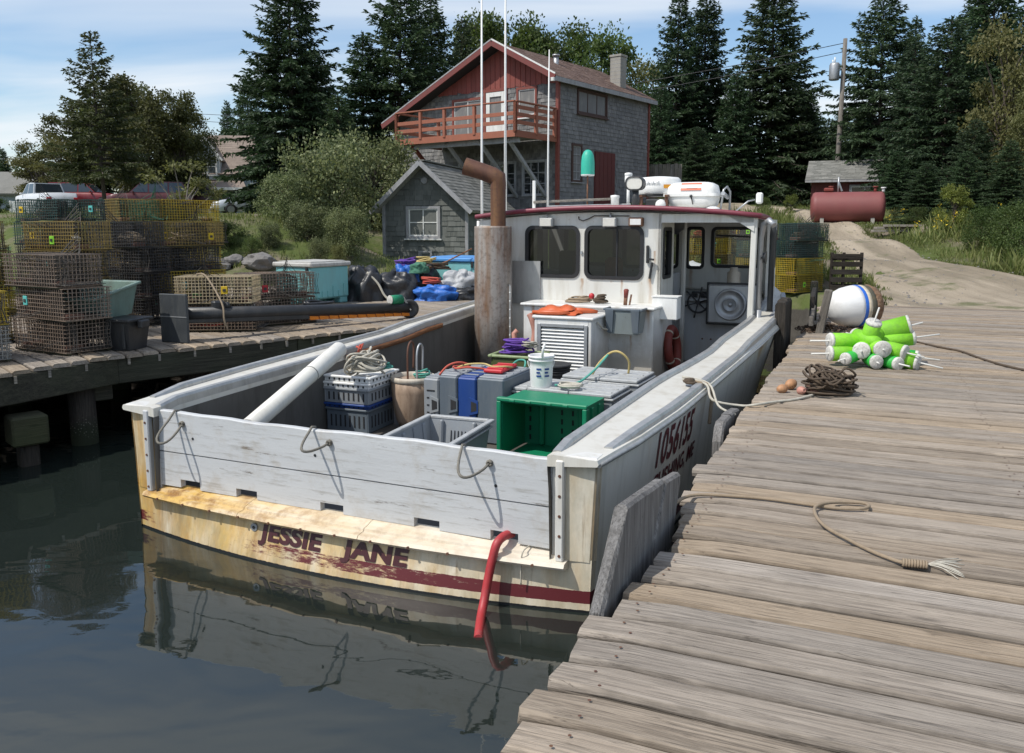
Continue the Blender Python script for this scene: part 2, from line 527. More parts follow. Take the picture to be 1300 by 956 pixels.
def board_paint():
    g = G('stern_board_paint')
    x, y, z = g.sep()
    base = g.mix(g.noise(1.0, 5, .6, g.mapping((1.2, 9, 9))), (.46, .47, .475), (.585, .595, .60))
    fl = g.noise(1.0, 7, .7, g.mapping((3.0, 30, 34)))
    base = g.mix(g.ramp(fl, (.53, 0.0), (.66, .7)), base, (.33, .32, .30))
    base = g.mix(g.ramp(g.noise(1.0, 6, .7, g.mapping((2.2, 20, 16), (4, 0, 9))), (.62, 0.0), (.68, .9)), base, (.15, .13, .11))
    base = g.mix(g.ramp(g.noise(3.5, 6, .7, g.mapping((1, 1, 1), (2, 2, 2))), (.52, 0.0), (.75, .5)), base, (.34, .28, .20))
    h = g.math('ADD', fl, g.math('MULTIPLY', g.noise(60, 4), .5))
    return g.done(base, .55, 0, g.bump(h, .45, .004), .4)

def ledge_paint():
    g = G('ledge_paint')
    x, y, z = g.sep()
    base = g.mix(g.noise(4, 5), (.62, .58, .50), (.76, .73, .66))
    n = g.noise(1.0, 6, .65, g.mapping((3.5, 12, 12)))
    port = g.ramp(g.math('MULTIPLY_ADD', x, -.25, .5), (0.0, .08), (.5, .45), (.85, 1.0))
    base = g.mix(g.math('MULTIPLY', g.ramp(n, (.25, .3), (.55, 1.0)), port), base, (.60, .38, .10))
    base = g.mix(g.math('MULTIPLY', g.ramp(g.noise(1.0, 7, .7, g.mapping((8, 8, 5), (1, 2, 3))), (.47, 0.0), (.64, .9)), port), base, (.24, .11, .035))
    return g.done(base, .5, 0, g.bump(g.noise(30, 3), .2, .004), .4)

def rusty(name, a=(.20, .105, .06), b=(.36, .33, .30), metal=.35):
    g = G(name)
    n = g.noise(1.0, 6, .65, g.mapping((5, 5, 1.1)))
    c = g.mix(g.ramp(n, (.30, 0.0), (.52, 1.0)), a, b)
    c = g.mix(g.ramp(g.noise(1.0, 6, .6, g.mapping((7, 7, .5), (3, 3, 3))), (.47, 0.0), (.68, .75)), c, (.22, .115, .05))
    c = g.mix(g.ramp(g.noise(22, 4), (.5, 0.0), (.75, .5)), c, (.07, .045, .035))
    return g.done(c, .62, metal, g.bump(g.noise(35, 4), .25, .004), .4)

M = {}
M['hull'] = hull_paint()
M['gel'] = white_gel('white_gelcoat')
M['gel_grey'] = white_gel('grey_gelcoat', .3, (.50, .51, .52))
M['gel_rail'] = white_gel('rail_gelcoat', .55, (.64, .62, .56))
M['gel_house'] = white_gel('wheelhouse_paint', .75, (.70, .69, .645), [(.60, 1.73, .45, .035), (.40, 2.44, .16, .07), (-.89, 2.42, .2, .05), (.66, 2.1, .3, .02), (-.38, 1.70, .3, .03), (-1.6, 2.3, .5, .04), (1.0, 2.2, .6, .03), (.2, 1.69, .25, .02)], .75)
M['gel_box'] = white_gel('engine_box_paint', .7, (.71, .71, .69), [(.73, 1.36, .35, .05), (-.9, 1.35, .4, .03), (.5, 1.0, .35, .02), (-.2, 1.2, .5, .015)], .78)
M['board'] = board_paint()
M['ledge'] = ledge_paint()
M['alu'] = plain('dull_aluminium_strip', (.46, .46, .45), .42, .55, .1, 6, .1, 30, .3)
M['rubber'] = plain('black_rubber', (.018, .018, .02), .5, 0, .2, 8, .1, 40, .1)
M['black'] = plain('black_plastic', (.025, .026, .028), .45, 0, .25, 6, .2, 40, .2, (.1, .09, .08))
M['stack'] = rusty('exhaust_metal')
M['rust'] = rusty('deep_rust', (.085, .04, .03), (.14, .065, .042), .2)
M['steel'] = plain('stainless_steel', (.58, .58, .57), .28, .9, .08, 6, .05, 30, .15)
M['galv'] = plain('galvanised_metal', (.42, .43, .44), .45, .6, .12, 8, .1, 30, .2)
M['maroon_trim'] = plain('maroon_trim_paint', (.20, .035, .055), .42, 0, .15, 6, .1, 30, .2)
M['maroon_number'] = plain('maroon_number_paint', (.11, .014, .022), .5, 0, .1, 8, 0, 30, .1, (.25, .15, .12))
M['maroon_letter'] = plain('maroon_lettering', (.055, .010, .014), .5, 0, .1, 8, 0, 30, .08, (.2, .1, .08))
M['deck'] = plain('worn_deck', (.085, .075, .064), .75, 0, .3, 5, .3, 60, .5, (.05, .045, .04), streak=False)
M['wpaint'] = plain('white_paint', (.76, .76, .74), .5, 0, .06, 5, .08, 30, .2, (.4, .36, .3))
M['pvc'] = plain('white_plastic_pipe', (.72, .70, .64), .4, 0, .06, 4, .05, 20, .25, (.35, .28, .18))
M['grey_crate'] = plain('grey_crate_plastic', (.25, .27, .29), .5, 0, .1, 5, .1, 40, .3, (.33, .32, .29), objvar=.25)
M['crate_rim'] = plain('worn_crate_rim', (.40, .41, .41), .55, 0, .12, 9, .15, 40, .45, (.22, .21, .19), objvar=.15, streak=False)
M['rope_old'] = plain('old_grey_rope', (.19, .175, .145), .9, 0, .3, 30, .6, 160, .4, (.08, .07, .06))
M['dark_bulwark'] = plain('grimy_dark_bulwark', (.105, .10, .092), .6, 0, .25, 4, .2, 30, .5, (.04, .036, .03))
M['grey_slate'] = plain('slate_crate_plastic', (.10, .125, .15), .5, 0, .12, 5, .1, 40, .35, (.2, .21, .21))
M['blue_crate'] = plain('blue_crate_plastic', (.012, .05, .22), .45, 0, .12, 5, .1, 40, .2, (.05, .09, .18))
M['green_crate'] = plain('green_crate_plastic', (.005, .20, .095), .45, 0, .15, 5, .1, 40, .2, (.03, .13, .08))
M['red_crate'] = plain('red_plastic', (.50, .02, .03), .45, 0, .12, 5, .1, 40, .15)
M['drum'] = plain('stained_fish_drum', (.36, .26, .185), .65, 0, .25, 6, .3, 30, .85, (.16, .10, .06))
M['drum_rim'] = plain('pale_drum_rim', (.55, .49, .40), .6, 0, .15, 6, .2, 30, .5, (.2, .14, .09))
M['rope_w'] = plain('pale_rope', (.47, .44, .37), .85, 0, .2, 14, .5, 160, .3, (.2, .18, .14))
M['rope_g'] = plain('sea_green_rope', (.08, .34, .27), .8, 0, .2, 14, .5, 160, .2)
M['rope_b'] = plain('tarred_rope', (.085, .06, .04), .9, 0, .3, 14, .6, 160, .3)
M['rope_tan'] = plain('tan_manila_rope', (.29, .225, .155), .9, 0, .2, 14, .6, 160, .3, (.14, .1, .07))
M['rope_y'] = plain('yellow_rope', (.52, .40, .16), .8, 0, .2, 14, .5, 160, .2)
M['rope_r'] = plain('red_line', (.50, .09, .06), .8, 0, .2, 14, .4, 160, .2)
M['rope_p'] = plain('purple_twine', (.12, .05, .30), .85, 0, .3, 14, .5, 120, .2)
M['oilskin'] = plain('orange_oilskin', (.58, .12, .04), .45, 0, .1, 5, .1, 14, .2, (.25, .07, .03), bd=.01)
M['hose'] = plain('red_hose', (.40, .035, .04), .5, 0, .15, 8, .25, 60, .4, (.2, .12, .12))
M['ring'] = plain('faded_red_ring', (.20, .035, .025), .6, 0, .15, 6, .15, 40, .25)
M['glass_dark'] = glass('wheelhouse_glass', (.2, .21, .22))
M['glass'] = glass('clear_glass', (.82, .85, .85))
M['glass_house'] = glass('house_glass', (.5, .53, .55))
M['lens'] = plain('lamp_lens', (.62, .60, .55), .15, 0, .1, 30, .3, 60, 0)
M['amber'] = plain('amber_label', (.70, .30, .02), .4, 0, .05, 5, 0, 20, .1)
M['orange'] = plain('orange_cleat', (.75, .22, .01), .45, 0, .2, 8, .1, 30, .2)
M['buoy_g'] = plain('lime_buoy_paint', (.20, .52, .02), .65, 0, .14, 9, .6, 45, .45, (.12, .25, .05), bd=.005, objvar=.3, streak=False)
M['buoy_dg'] = plain('bright_green_buoy_paint', (.03, .42, .05), .5, 0, .08, 5, .3, 60, .2, (.02, .2, .03), bd=.003)
M['buoy_w'] = plain('white_buoy_end', (.60, .585, .54), .75, 0, .15, 16, .7, 45, .9, (.22, .20, .17), bd=.004, objvar=.2, streak=False)
M['stick'] = plain('white_stick', (.68, .67, .62), .5, 0, .05, 5, .1, 30, .3)
M['teal'] = plain('teal_buoy_paint', (.03, .42, .30), .5, 0, .1, 5, .2, 50, .2, (.3, .5, .42))
M['tub'] = plain('aqua_tub_plastic', (.19, .47, .48), .5, 0, .07, 3, .08, 20, .35, (.2, .3, .28))
M['tub_lid'] = plain('grey_tub_lid', (.46, .45, .42), .6, 0, .1, 5, .1, 30, .4)
M['tub_blue'] = plain('blue_tub_lid', (.08, .27, .58), .5, 0, .08, 4, .08, 20, .2)
M['tote'] = plain('grey_green_tote', (.17, .25, .215), .5, 0, .1, 5, .1, 30, .35)
M['tarp_blue'] = plain('blue_tarp', (.02, .13, .48), .5, 0, .15, 6, .5, 14, .15, bd=.02)
M['bag'] = plain('dark_bag', (.02, .021, .024), .4, 0, .3, 6, .5, 10, .2, (.12, .12, .12), bd=.02)
M['grey_bag'] = plain('pale_grey_tarp', (.40, .41, .42), .5, 0, .12, 6, .5, 12, .2, bd=.02)
M['slate_plate'] = plain('dark_grey_plate', (.052, .058, .064), .55, .2, .2, 6, .2, 40, .4, (.13, .13, .12))
M['mooring_w'] = plain('mooring_ball_white', (.74, .74, .73), .4, 0, .06, 5, .05, 30, .15)
M['mooring_b'] = plain('mooring_ball_blue', (.02, .13, .55), .4, 0, .06, 5, .05, 30, .1)
M['mooring_c'] = plain('mooring_ball_cream', (.60, .52, .38), .6, 0, .15, 9, .2, 40, .4)
M['mooring_d'] = plain('mooring_ball_slime', (.07, .07, .05), .85, 0, .3, 9, .6, 30, .5, (.14, .1, .05))
M['mooring_r'] = plain('mooring_ball_growth', (.16, .09, .05), .9, 0, .45, 10, 1.0, 22, .6, (.4, .28, .18), bd=.02)
M['float'] = plain('pink_float', (.52, .25, .19), .6, 0, .15, 9, .2, 40, .3)
M['float_o'] = plain('brown_orange_float', (.45, .23, .11), .6, 0, .25, 9, .2, 40, .4)
M['tank'] = plain('maroon_tank_paint', (.205, .058, .055), .6, 0, .16, 2, .05, 20, .25, (.2, .09, .07))
M['red_wall'] = plain('dark_red_boards', (.12, .028, .025), .75, 0, .15, 4, .2, 30, .3, (.08, .03, .03))
M['red_gable'] = plain('faded_red_boards', (.22, .055, .043), .8, 0, .16, 5, .3, 30, .4, (.13, .06, .05), objvar=.25)
M['deckrail'] = plain('red_cedar_rail', (.295, .10, .058), .7, 0, .16, 5, .2, 40, .3, (.16, .08, .05), objvar=.15)
M['red_trim'] = plain('red_brown_trim', (.20, .048, .034), .65, 0, .14, 5, .1, 40, .25)
M['white_trim'] = plain('white_trim', (.70, .70, .67), .55, 0, .08, 5, .1, 40, .25)
M['grey_trim'] = plain('grey_weathered_trim', (.33, .33, .34), .75, 0, .18, 5, .3, 40, .4)
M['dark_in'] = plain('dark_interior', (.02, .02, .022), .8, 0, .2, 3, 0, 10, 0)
M['curtain'] = plain('pale_curtain', (.42, .42, .41), .8, 0, .12, 9, .2, 20, .1)
M['concrete'] = plain('concrete', (.30, .285, .25), .85, 0, .14, 5, .4, 50, .3, (.12, .1, .08), bd=.006)
M['rock'] = plain('shore_rock', (.17, .16, .15), .85, 0, .3, 3, .8, 9, .4, (.06, .055, .05), bd=.03, streak=False)
M['bark'] = plain('bark', (.07, .055, .043), .9, 0, .35, 9, .8, 30, .3, (.14, .13, .11), bd=.02)
M['bark_pale'] = plain('pale_dead_branch', (.15, .135, .115), .9, 0, .25, 9, .5, 30, .2)
M['tyre'] = plain('tyre', (.014, .014, .015), .75, 0, .2, 10, .2, 40, .2)
M['rim'] = plain('alloy_rim', (.36, .37, .39), .35, .7, .1, 10, 0, 40, .1)
M['chain'] = plain('rusty_chain', (.115, .075, .05), .8, .2, .35, 20, .5, 60, .4)
for k, c in dict(wire_yellow=(.42, .30, .02), wire_olive=(.22, .155, .04), wire_green=(.018, .058, .052), wire_black=(.028, .028, .03), wire_rust=(.20, .15, .115), wire_cream=(.47, .38, .24), wire_grey=(.22, .22, .21)).items():
    M[k] = plain(k, c, .5, 0, .22, 6, 0, 30, .35, (.12, .09, .06), objvar=.3, streak=False)
for k, c in dict(net_orange=(.33, .075, .03), net_green=(.05, .17, .11), net_grey=(.055, .05, .044), tag_lime=(.22, .55, .03), tag_teal=(.10, .48, .45), tag_yellow=(.62, .42, .02), tag_red=(.45, .03, .04)).items():
    M[k] = plain(k, c, .8, 0, .25, 9, .2, 60, .2)
M['brick'] = plain('trap_brick', (.15, .075, .055), .9, 0, .2, 9, .3, 40, .3)

M['w_pier'] = wood('pier_planks', (.455, .378, .295), (.325, .262, .20), 0, .82, .34, edge=.082)
M['w_pier_l'] = wood('left_pier_planks', (.45, .38, .30), (.315, .26, .205), 0, .82, .3, edge=.098)
M['w_side'] = wood('dark_wet_timber', (.10, .092, .062), (.04, .038, .027), 0, .8, .3, tint=(.05, .062, .03), tintamt=.6)
M['w_pile'] = wood('piling_timber', (.085, .07, .055), (.03, .026, .022), 2, .85, .3)
M['w_fender'] = wood('grey_fender_board', (.33, .315, .30), (.155, .145, .135), 2, .85, .22)
M['w_post'] = wood('grey_post', (.32, .29, .25), (.16, .14, .12), 2, .85, .3)
M['w_pallet'] = wood('dark_pallet_wood', (.075, .06, .048), (.03, .025, .02), 0, .85, .3)
M['w_lumber'] = wood('pale_lumber', (.42, .38, .33), (.25, .22, .18), 0, .8, .2)
M['w_trim'] = wood('varnished_rail_wood', (.40, .17, .06), (.22, .085, .035), 1, .6, .1)
M['w_fence'] = wood('grey_fence_boards', (.27, .245, .21), (.15, .135, .115), 2, .85, .3)

def shingle(name, a, b, pale=(.4, .38, .34), amt=.3):
    g = G(name)
    c = g.mix(g.island(), a, b)
    c = g.mix(g.ramp(g.noise(1.0, 6, .65, g.mapping((9, 9, 2.2))), (.5, 0.0), (.75, amt)), c, pale)
    c = g.mix(g.ramp(g.noise(.8, 4), (.5, 0.0), (.75, .3)), c, tuple(x * .5 for x in a))
    return g.done(c, .85, 0, g.bump(g.noise(1.0, 3, .5, g.mapping((60, 60, 6))), .4, .004), .2)
M['sh_house'] = shingle('grey_cedar_shingles', (.155, .152, .155), (.225, .22, .222))
M['sh_front'] = shingle('weathered_front_shingles', (.12, .118, .118), (.22, .215, .21), (.36, .34, .31), .5)
M['sh_shed'] = shingle('green_grey_shingles', (.115, .122, .112), (.18, .187, .174), (.3, .3, .27), .3)
M['roof_brown'] = shingle('brown_roof_shingles', (.16, .105, .085), (.225, .155, .125), (.28, .21, .18), .3)
M['roof_grey'] = shingle('grey_roof_shingles', (.15, .15, .135), (.25, .245, .225), (.33, .33, .3), .4)
M['roof_tan'] = shingle('tan_roof_shingles', (.23, .185, .155), (.29, .235, .195), (.3, .25, .21), .2)
M['siding'] = plain('blue_grey_siding', (.33, .40, .45), .65, 0, .05, 2, .05, 20, .1)
M['siding_w'] = plain('pale_grey_siding', (.42, .45, .46), .65, 0, .05, 2, .05, 20, .1)

M['needle'] = leafmat('spruce_needles', (.026, .048, .022), (.055, .09, .036), .2)
M['needle_o'] = leafmat('olive_spruce_needles', (.048, .060, .022), (.095, .108, .04), .25)
M['needle_b'] = leafmat('blue_green_needles', (.024, .044, .022), (.05, .08, .036), .2)
M['leaf'] = leafmat('green_leaves', (.045, .075, .02), (.095, .13, .038), .35)
M['leaf_o'] = leafmat('olive_leaves', (.085, .092, .03), (.165, .165, .062), .3)
M['leaf_s'] = leafmat('silvery_shrub_leaves', (.045, .065, .024), (.225, .245, .115), .3)
M['leaf_y'] = leafmat('yellow_green_leaves', (.11, .14, .03), (.22, .24, .06), .35)
M['leaf_br'] = leafmat('brown_green_leaves', (.056, .066, .022), (.115, .122, .045), .3)
M['grass'] = leafmat('grass_blades', (.085, .12, .028), (.22, .22, .085), .35)
M['goldenrod'] = leafmat('yellow_flower_heads', (.55, .36, .02), (.7, .5, .04), .2)

def ground_mat():
    g = G('ground_soil_and_grass')
    n = g.noise(.35, 6, .6); n2 = g.noise(6, 6, .65)
    gr = g.mix(n2, (.055, .085, .022), (.13, .15, .05))
    di = g.mix(n2, (.13, .105, .075), (.25, .21, .16))
    c = g.mix(g.ramp(n, (.48, 0.0), (.6, 1.0)), gr, di)
    z = g.sep()[2]
    mud = g.mix(n2, (.035, .032, .027), (.09, .082, .07))
    c = g.mix(g.ramp(g.math('MULTIPLY_ADD', g.noise(1.5, 4), .5, z), (.95, 0.0), (1.35, 1.0)), mud, c)
    return g.done(c, .95, 0, g.bump(g.noise(9, 6, .7), .8, .05), .15)
def road_mat():
    g = G('dirt_road_gravel')
    n = g.noise(1.2, 5); n2 = g.noise(40, 5, .7); st = g.noise(1.0, 4, .6, g.mapping((1.4, .18, 1)))
    c = g.mix(n, (.33, .27, .195), (.49, .415, .32))
    c = g.mix(g.ramp(st, (.42, 0.0), (.62, .7)), c, (.185, .155, .11))
    c = g.mix(g.ramp(n2, (.45, 0.0), (.75, .5)), c, (.17, .15, .125))
    c = g.mix(g.ramp(g.noise(.9, 6, .65, g.mapping((1, 1, 1), (4, 4, 0))), (.55, 0.0), (.66, .75)), c, (.10, .12, .045))
    return g.done(c, .95, 0, g.bump(n2, .7, .02, g.bump(g.noise(5, 6, .7), .6, .06)), .15)
def water_mat():
    g = G('harbour_water')
    v = g.N.new('ShaderNodeTexCoord').outputs['Object']
    a = g.noise(1.0, 2, .5, g.mapping((.9, 1.5, 1), (0, 0, 0), v), .6)
    b = g.noise(1.0, 3, .5, g.mapping((3.2, 5.0, 1), (0, 0, 0), v), .4)
    c = g.noise(1.0, 2, .5, g.mapping((11, 17, 1), (0, 0, 0), v))
    calm = g.ramp(g.noise(.22, 3, .5, v), (.42, .12), (.62, 1.0))
    h = g.math('ADD', a, g.math('MULTIPLY', g.math('ADD', g.math('MULTIPLY', b, .22), g.math('MULTIPLY', c, .03)), calm))
    col = g.mix(g.noise(.5, 3), (.010, .0145, .0125), (.016, .022, .019))
    p = g.N.new('ShaderNodeBsdfPrincipled'); g.inp(p, 'Base Color', col)
    p.inputs['Roughness'].default_value = .025; p.inputs['IOR'].default_value = 1.45
    p.inputs['Specular IOR Level'].default_value = .85
    g.inp(p, 'Normal', g.bump(h, .17, .06))
    g.L.new(p.outputs[0], g.out.inputs[0])
    return g.m
M['ground'] = ground_mat(); M['road'] = road_mat(); M['water'] = water_mat()
# ------------------------------------------------------------------ ground, water, road
LAND = [(-14,18.5,1.1),(-8,20,1.2),(-4,21,1.15),(-3,25,.95),(0,25,1.0),(2,23,1.0),(4,21,.95),(6,19,.95),(7.5,15.5,.93),(9,13.5,.93),(12,13,1.1),(16,13,1.6),
 (-7,23.2,2.65),(-9,23.5,2.7),(-12,25,2.75),(-8,28,2.8),(-15,28,2.8),(-20,30,2.5),(-25,26,2.3),(-14,45,2.95),(-18,52,3.1),(-14,39,2.92),(-20,39,2.9),(-8,39,3.0),(-25,40,2.9),(14,75,3.7),(12,58,3.5),(18,60,3.6),(-5,22.5,2.0),(-11,22.3,2.4),
 (-2,30,2.0),(1.6,31,3.0),(5,35,3.3),(-6,33,2.9),(4,26,1.7),(7,24,1.6),(8,20,1.2),(10,22,1.5),(11,26,1.95),(11.5,29,2.5),(13,34,3.1),(10,38,3.2),(8,30,2.5),(10.5,42,3.4),
 (12.5,20,1.4),(15,22,2.2),(14,26,2.6),(18,20,2.2),(20,28,3),(0,70,4.6),(30,60,6),(-40,70,5),(60,40,5),(-60,40,3.5),(0,150,9),(-100,150,7),(100,150,9)]
LA = np.array(LAND)
SX = [-200, -12, -6, -2, 1, 3.2, 5.5, 7, 9, 12, 20, 200]
SY = [17, 17.5, 19.2, 21, 21.5, 20, 17.6, 14.6, 12.6, 10, 6, -20]
def ground_h(x, y):
    d2 = (LA[:, 0] - x) ** 2 + (LA[:, 1] - y) ** 2 + .25
    wt = d2 ** -1.7
    land = float((wt * LA[:, 2]).sum() / wt.sum())
    land += .10 * mnoise.noise((x * .7, y * .7, 0)) * min(1, max(0, (y - 19) / 3))
    s = np.interp(x, SX, SY)
    t = (y - s) / 1.3 + .5 + .35 * mnoise.noise((x * .9, y * .9, 5))
    t = min(1, max(0, t)); t = t * t * (3 - 2 * t)
    return -1.3 + (land + 1.3) * t

def axis_steps(lo, a, b, hi, fine, grow=1.13):
    xs = list(np.arange(a, b + 1e-6, fine))
    st = fine; x = xs[-1]
    while x < hi: st *= grow; x += st; xs.append(x)
    st = fine; x = a; pre = []
    while x > lo: st *= grow; x -= st; pre.append(x)
    return pre[::-1] + xs
gx = axis_steps(-900, -22, 22, 900, .6); gy = axis_steps(-700, 4, 42, 1500, .6)
mb = MB()
mb.grid([[(x, y, ground_h(x, y)) for x in gx] for y in gy])
tag(mb.obj('ground', M['ground']), kind='structure')
mb = MB()
mb.add([(-900, -700, 0), (900, -700, 0), (900, 60, 0), (-900, 60, 0)], [(0, 1, 2, 3)])
tag(mb.obj('water', M['water']), kind='structure')

ROADC = [(8.9, 12.9, 3.2), (9.0, 15, 2.6), (9.35, 18, 1.65), (9.75, 21, 1.2), (10.5, 26, 1.0), (10.3, 31, 1.3), (9.6, 38, 2.0), (8.4, 50, 2.6)]
rows = []
ys = [c[1] for c in ROADC]
for y in np.arange(12.9, 50, .3):
    cx = interp(y, ys, [c[0] for c in ROADC]); hw = interp(y, ys, [c[2] for c in ROADC])
    r_ = []
    for k in range(15):
        u = (k - 7) / 7
        e = .25 * mnoise.noise((y * .8, u * 3, 2)) if abs(u) == 1 else 0
        x = cx + u * hw + e
        rut = -.03 * (math.exp(-((abs(u) - .5) / .16) ** 2))
        r_.append((x, y, ground_h(x, y) + .05 + rut - (.09 if abs(u) == 1 else 0)))
    rows.append(r_)
mb = MB(); mb.grid(rows)
tag(mb.obj('road', M['road']), kind='structure')

# ------------------------------------------------------------------ right pier
AZP = 23.6
def plank_mesh(name, ln, wd, th, mat, seed, segs=9):
    """one sawn board along +x from x=0, worn edges, ragged end"""
    rr = random.Random(seed); mb = MB(); vs = []
    ph = rr.uniform(0, 50)
    for i in range(segs + 1):
        t = i / segs
        t2 = t ** 1.7 if segs > 4 else t
        x = t2 * ln
        wob = .005 * mnoise.noise((x * 1.5, ph, 0)); zz = .004 * mnoise.noise((x * 2.1, ph, 7))
        ex = 0 if i else rr.uniform(0, .02)
        b = .013 + .006 * mnoise.noise((x * 3, ph, 9)); hw = wd / 2
        if i == 0: zz -= .008; hw -= .006; b += .008
        for (yy, z) in ((-hw + wob, -th), (-hw + wob, -b + zz), (-hw + b + wob, zz), (hw - b + wob, zz), (hw + wob, -b + zz), (hw + wob, -th)):
            vs.append((x + ex + (rr.uniform(-.008, .008) if i == 0 else 0), yy, z))
    fs = []
    for i in range(segs):
        for j in range(6):
            j2 = (j + 1) % 6
            fs.append((i * 6 + j, i * 6 + j2, (i + 1) * 6 + j2, (i + 1) * 6 + j))
    fs.append(tuple(range(6))[::-1]); fs.append(tuple(segs * 6 + j for j in range(6)))
    mb.add(vs, fs)
    me = mb.mesh(name, mat)
    bm = bmesh.new(); bm.from_mesh(me); bmesh.ops.recalc_face_normals(bm, faces=bm.faces); bm.to_mesh(me); bm.free()
    return me

pier = thing('wooden_pier', 'weathered plank pier with grey-brown boards running along the starboard side of the moored boat', 'pier', (.101, 2.527, 0), rad(-AZP))
PL = 9.0
pm_ = [plank_mesh('plank', PL, .164, .05, M['w_pier'], s) for s in range(10)]
y = -5.0; k = 0
while y < 13.9:
    o = link('plank', pm_[(k * 7) % 10], pier, (interp(y, [.3, .52, .62, 1.3, 1.66, 1.85, 2.2], [-.01, -.04, .045, .085, .085, .03, -.01]) + R.uniform(-.02, .02) - (.03 if R.random() < .12 and not .3 < y < 2 else 0), y, 1.0 + R.uniform(-.005, .004)), R.uniform(-.004, .004))
    o.rotation_euler.x = R.uniform(-.012, .012)
    o.scale = (1, R.uniform(.95, 1.03), 1)
    y += .1815; k += 1
nb = MB(); rr = random.Random(31); yq = -1.2
while yq < 11:
    for xx in (.16, 1.7, 3.3, 5.0):
        for dy in (-.035, .038):
            a_, b_, r_ = xx + rr.uniform(-.03, .03), yq + dy + rr.uniform(-.012, .012), .0062
            nb.add([(a_ + r_ * math.cos(t), b_ + r_ * math.sin(t), 1.0035) for t in np.linspace(0, 6.283, 7)[:-1]], [tuple(range(6))])
    yq += .1815
tag(nb.obj('nail_heads', M['rust'], pier), kind='stuff')
for i, xx in enumerate((.16, 1.7, 3.3, 5.0, 6.8, 8.6)):
    MB().box((0, 4.5, 0), (.15, 19.2, .28), bev=.01).obj('stringer', M['w_side'], pier, (xx, 0, .805))
for j, yy in enumerate((-3.4, .2, 3.45, 6.6, 9.7)):
    for xx in (.30, 3.3, 6.8):
        mb = MB(); mb.tube([(0, 0, -2.2), (.01, .02, -.5), (0, 0, .66)], [.16, .15, .145], 12)
        mb.obj('piling', M['w_pile'], pier, (xx, yy, 0))
    MB().box((0, 0, 0), (9, .2, .22), bev=.01).obj('cross_beam', M['w_side'], pier, (4.5, yy + .22, .552))
MB().box((0, 0, 0), (9.1, .18, .2), bev=.015).obj('end_sill', M['w_pier'], pier, (4.6, 14.12, .9))

# upright fender boards spiked to the pier's edge
def fender(y0, y1, x, zb, zt0, zt1, th, seed, name='fender_board', mat='w_fender', lean=0.0):
    rr = random.Random(seed); mb = MB()
    n = 7; rows = []
    for i in range(n + 1):
        t = i / n
        yy = lerp(y0, y1, t); zt = lerp(zt0, zt1, t) + rr.uniform(-.012, .012)
        xx = x + .012 * math.sin(i * 2.1 + seed)
        rows.append((xx, yy, zt))
    vs = []; 
    for (xx, yy, zt) in rows:
        vs += [(xx - th / 2, yy, zb), (xx - th / 2 - .01 + lean * .0, yy, zt - .035), (xx - th / 2 + .02, yy, zt), (xx + th / 2 - .015, yy, zt - .005), (xx + th / 2, yy, zt - .04), (xx + th / 2, yy, zb)]
    fs = []
    for i in range(n):
        for j in range(6):
            j2 = (j + 1) % 6
            fs.append((i * 6 + j, i * 6 + j2, (i + 1) * 6 + j2, (i + 1) * 6 + j))
    fs.append(tuple(range(6))); fs.append(tuple(n * 6 + j for j in range(6)))
    mb.add(vs, fs)
    return mb.obj(name, M[mat], pier)
def fender_poly(poly, x0, x1, name='fender_board', mat='w_fender'):
    n = len(poly); mb = MB(); rr = random.Random(int(poly[0][0] * 100))
    rings = []
    for (x, ins) in ((x0, .012), (x0 + .014, 0), (x1 - .014, 0), (x1, .012)):
        cy = sum(p[0] for p in poly) / n; cz = sum(p[1] for p in poly) / n
        rings.append([(x, p[0] + (ins if p[0] < cy else -ins), p[1] - (ins if p[1] > cz else 0)) for p in poly])
    vs = [p for r_ in rings for p in r_]
    fs = [tuple(range(n)), tuple(3 * n + i for i in range(n))[::-1]]
    for k in range(3):
        for i in range(n):
            j = (i + 1) % n
            fs.append((k * n + i, k * n + n + i, k * n + n + j, k * n + j))
    mb.add(vs, fs)
    return mb.obj(name, M[mat], pier)
fender_poly([(.50, -.9), (.545, .98), (.72, 1.15), (.885, 1.305), (1.20, 1.27), (.93, 1.0), (.85, -.9)], -.03, .028)
fender_poly([(.86, -.9), (.94, 1.0), (1.21, 1.262), (1.545, 1.225), (1.33, 1.0), (1.25, -.9)], -.038, .024)
fender_poly([(1.26, -.9), (1.34, 1.0), (1.555, 1.215), (1.875, 1.17), (1.86, 1.12), (1.70, .84), (1.60, -.9)], -.026, .031)
fender_poly([(3.62, -.9), (3.63, .9), (3.68, 1.0), (3.74, 1.03), (4.0, 1.02), (4.02, .98), (4.0, -.9)], -.12, -.045)
fender_poly([(4.01, -.9), (4.03, .97), (4.03, 1.02), (4.2, 1.01), (4.45, .98), (4.42, .8), (4.4, -.9)], -.13, -.05)
fender(8.75, 9.15, -.20, -.9, 1.46, 1.50, .12, 6, 'fender_pile', 'w_pile')
fender(9.16, 9.5, -.20, -.9, 1.49, 1.47, .12, 7, 'fender_pile', 'w_pile')
MB().box((0, 0, 0), (.10, .15, .62), bev=.01).obj('guard_post', M['w_post'], pier, (.27, 9.6, 1.28)).rotation_euler.y = .16
MB().box((0, 0, 0), (.10, .15, .62), bev=.01).obj('guard_post', M['w_pile'], pier, (.02, 11.3, 1.28))
MB().beam((.12, 9.5, 1.42), (.02, 11.4, 1.42), .06, .16, bev=.008).obj('guard_rail', M['w_pile'], pier)
MB().beam((.12, 9.5, 1.16), (.02, 11.4, 1.16), .06, .13, bev=.008).obj('guard_rail', M['w_post'], pier)

# ------------------------------------------------------------------ left pier
E1 = Vector((-4.45, 9.35, 0)); AZL = 45.0
lp = thing('wooden_pier', 'left pier stacked with lobster traps, dark timber edge above the water', 'pier', (E1.x, E1.y, 0), rad(90 - AZL))
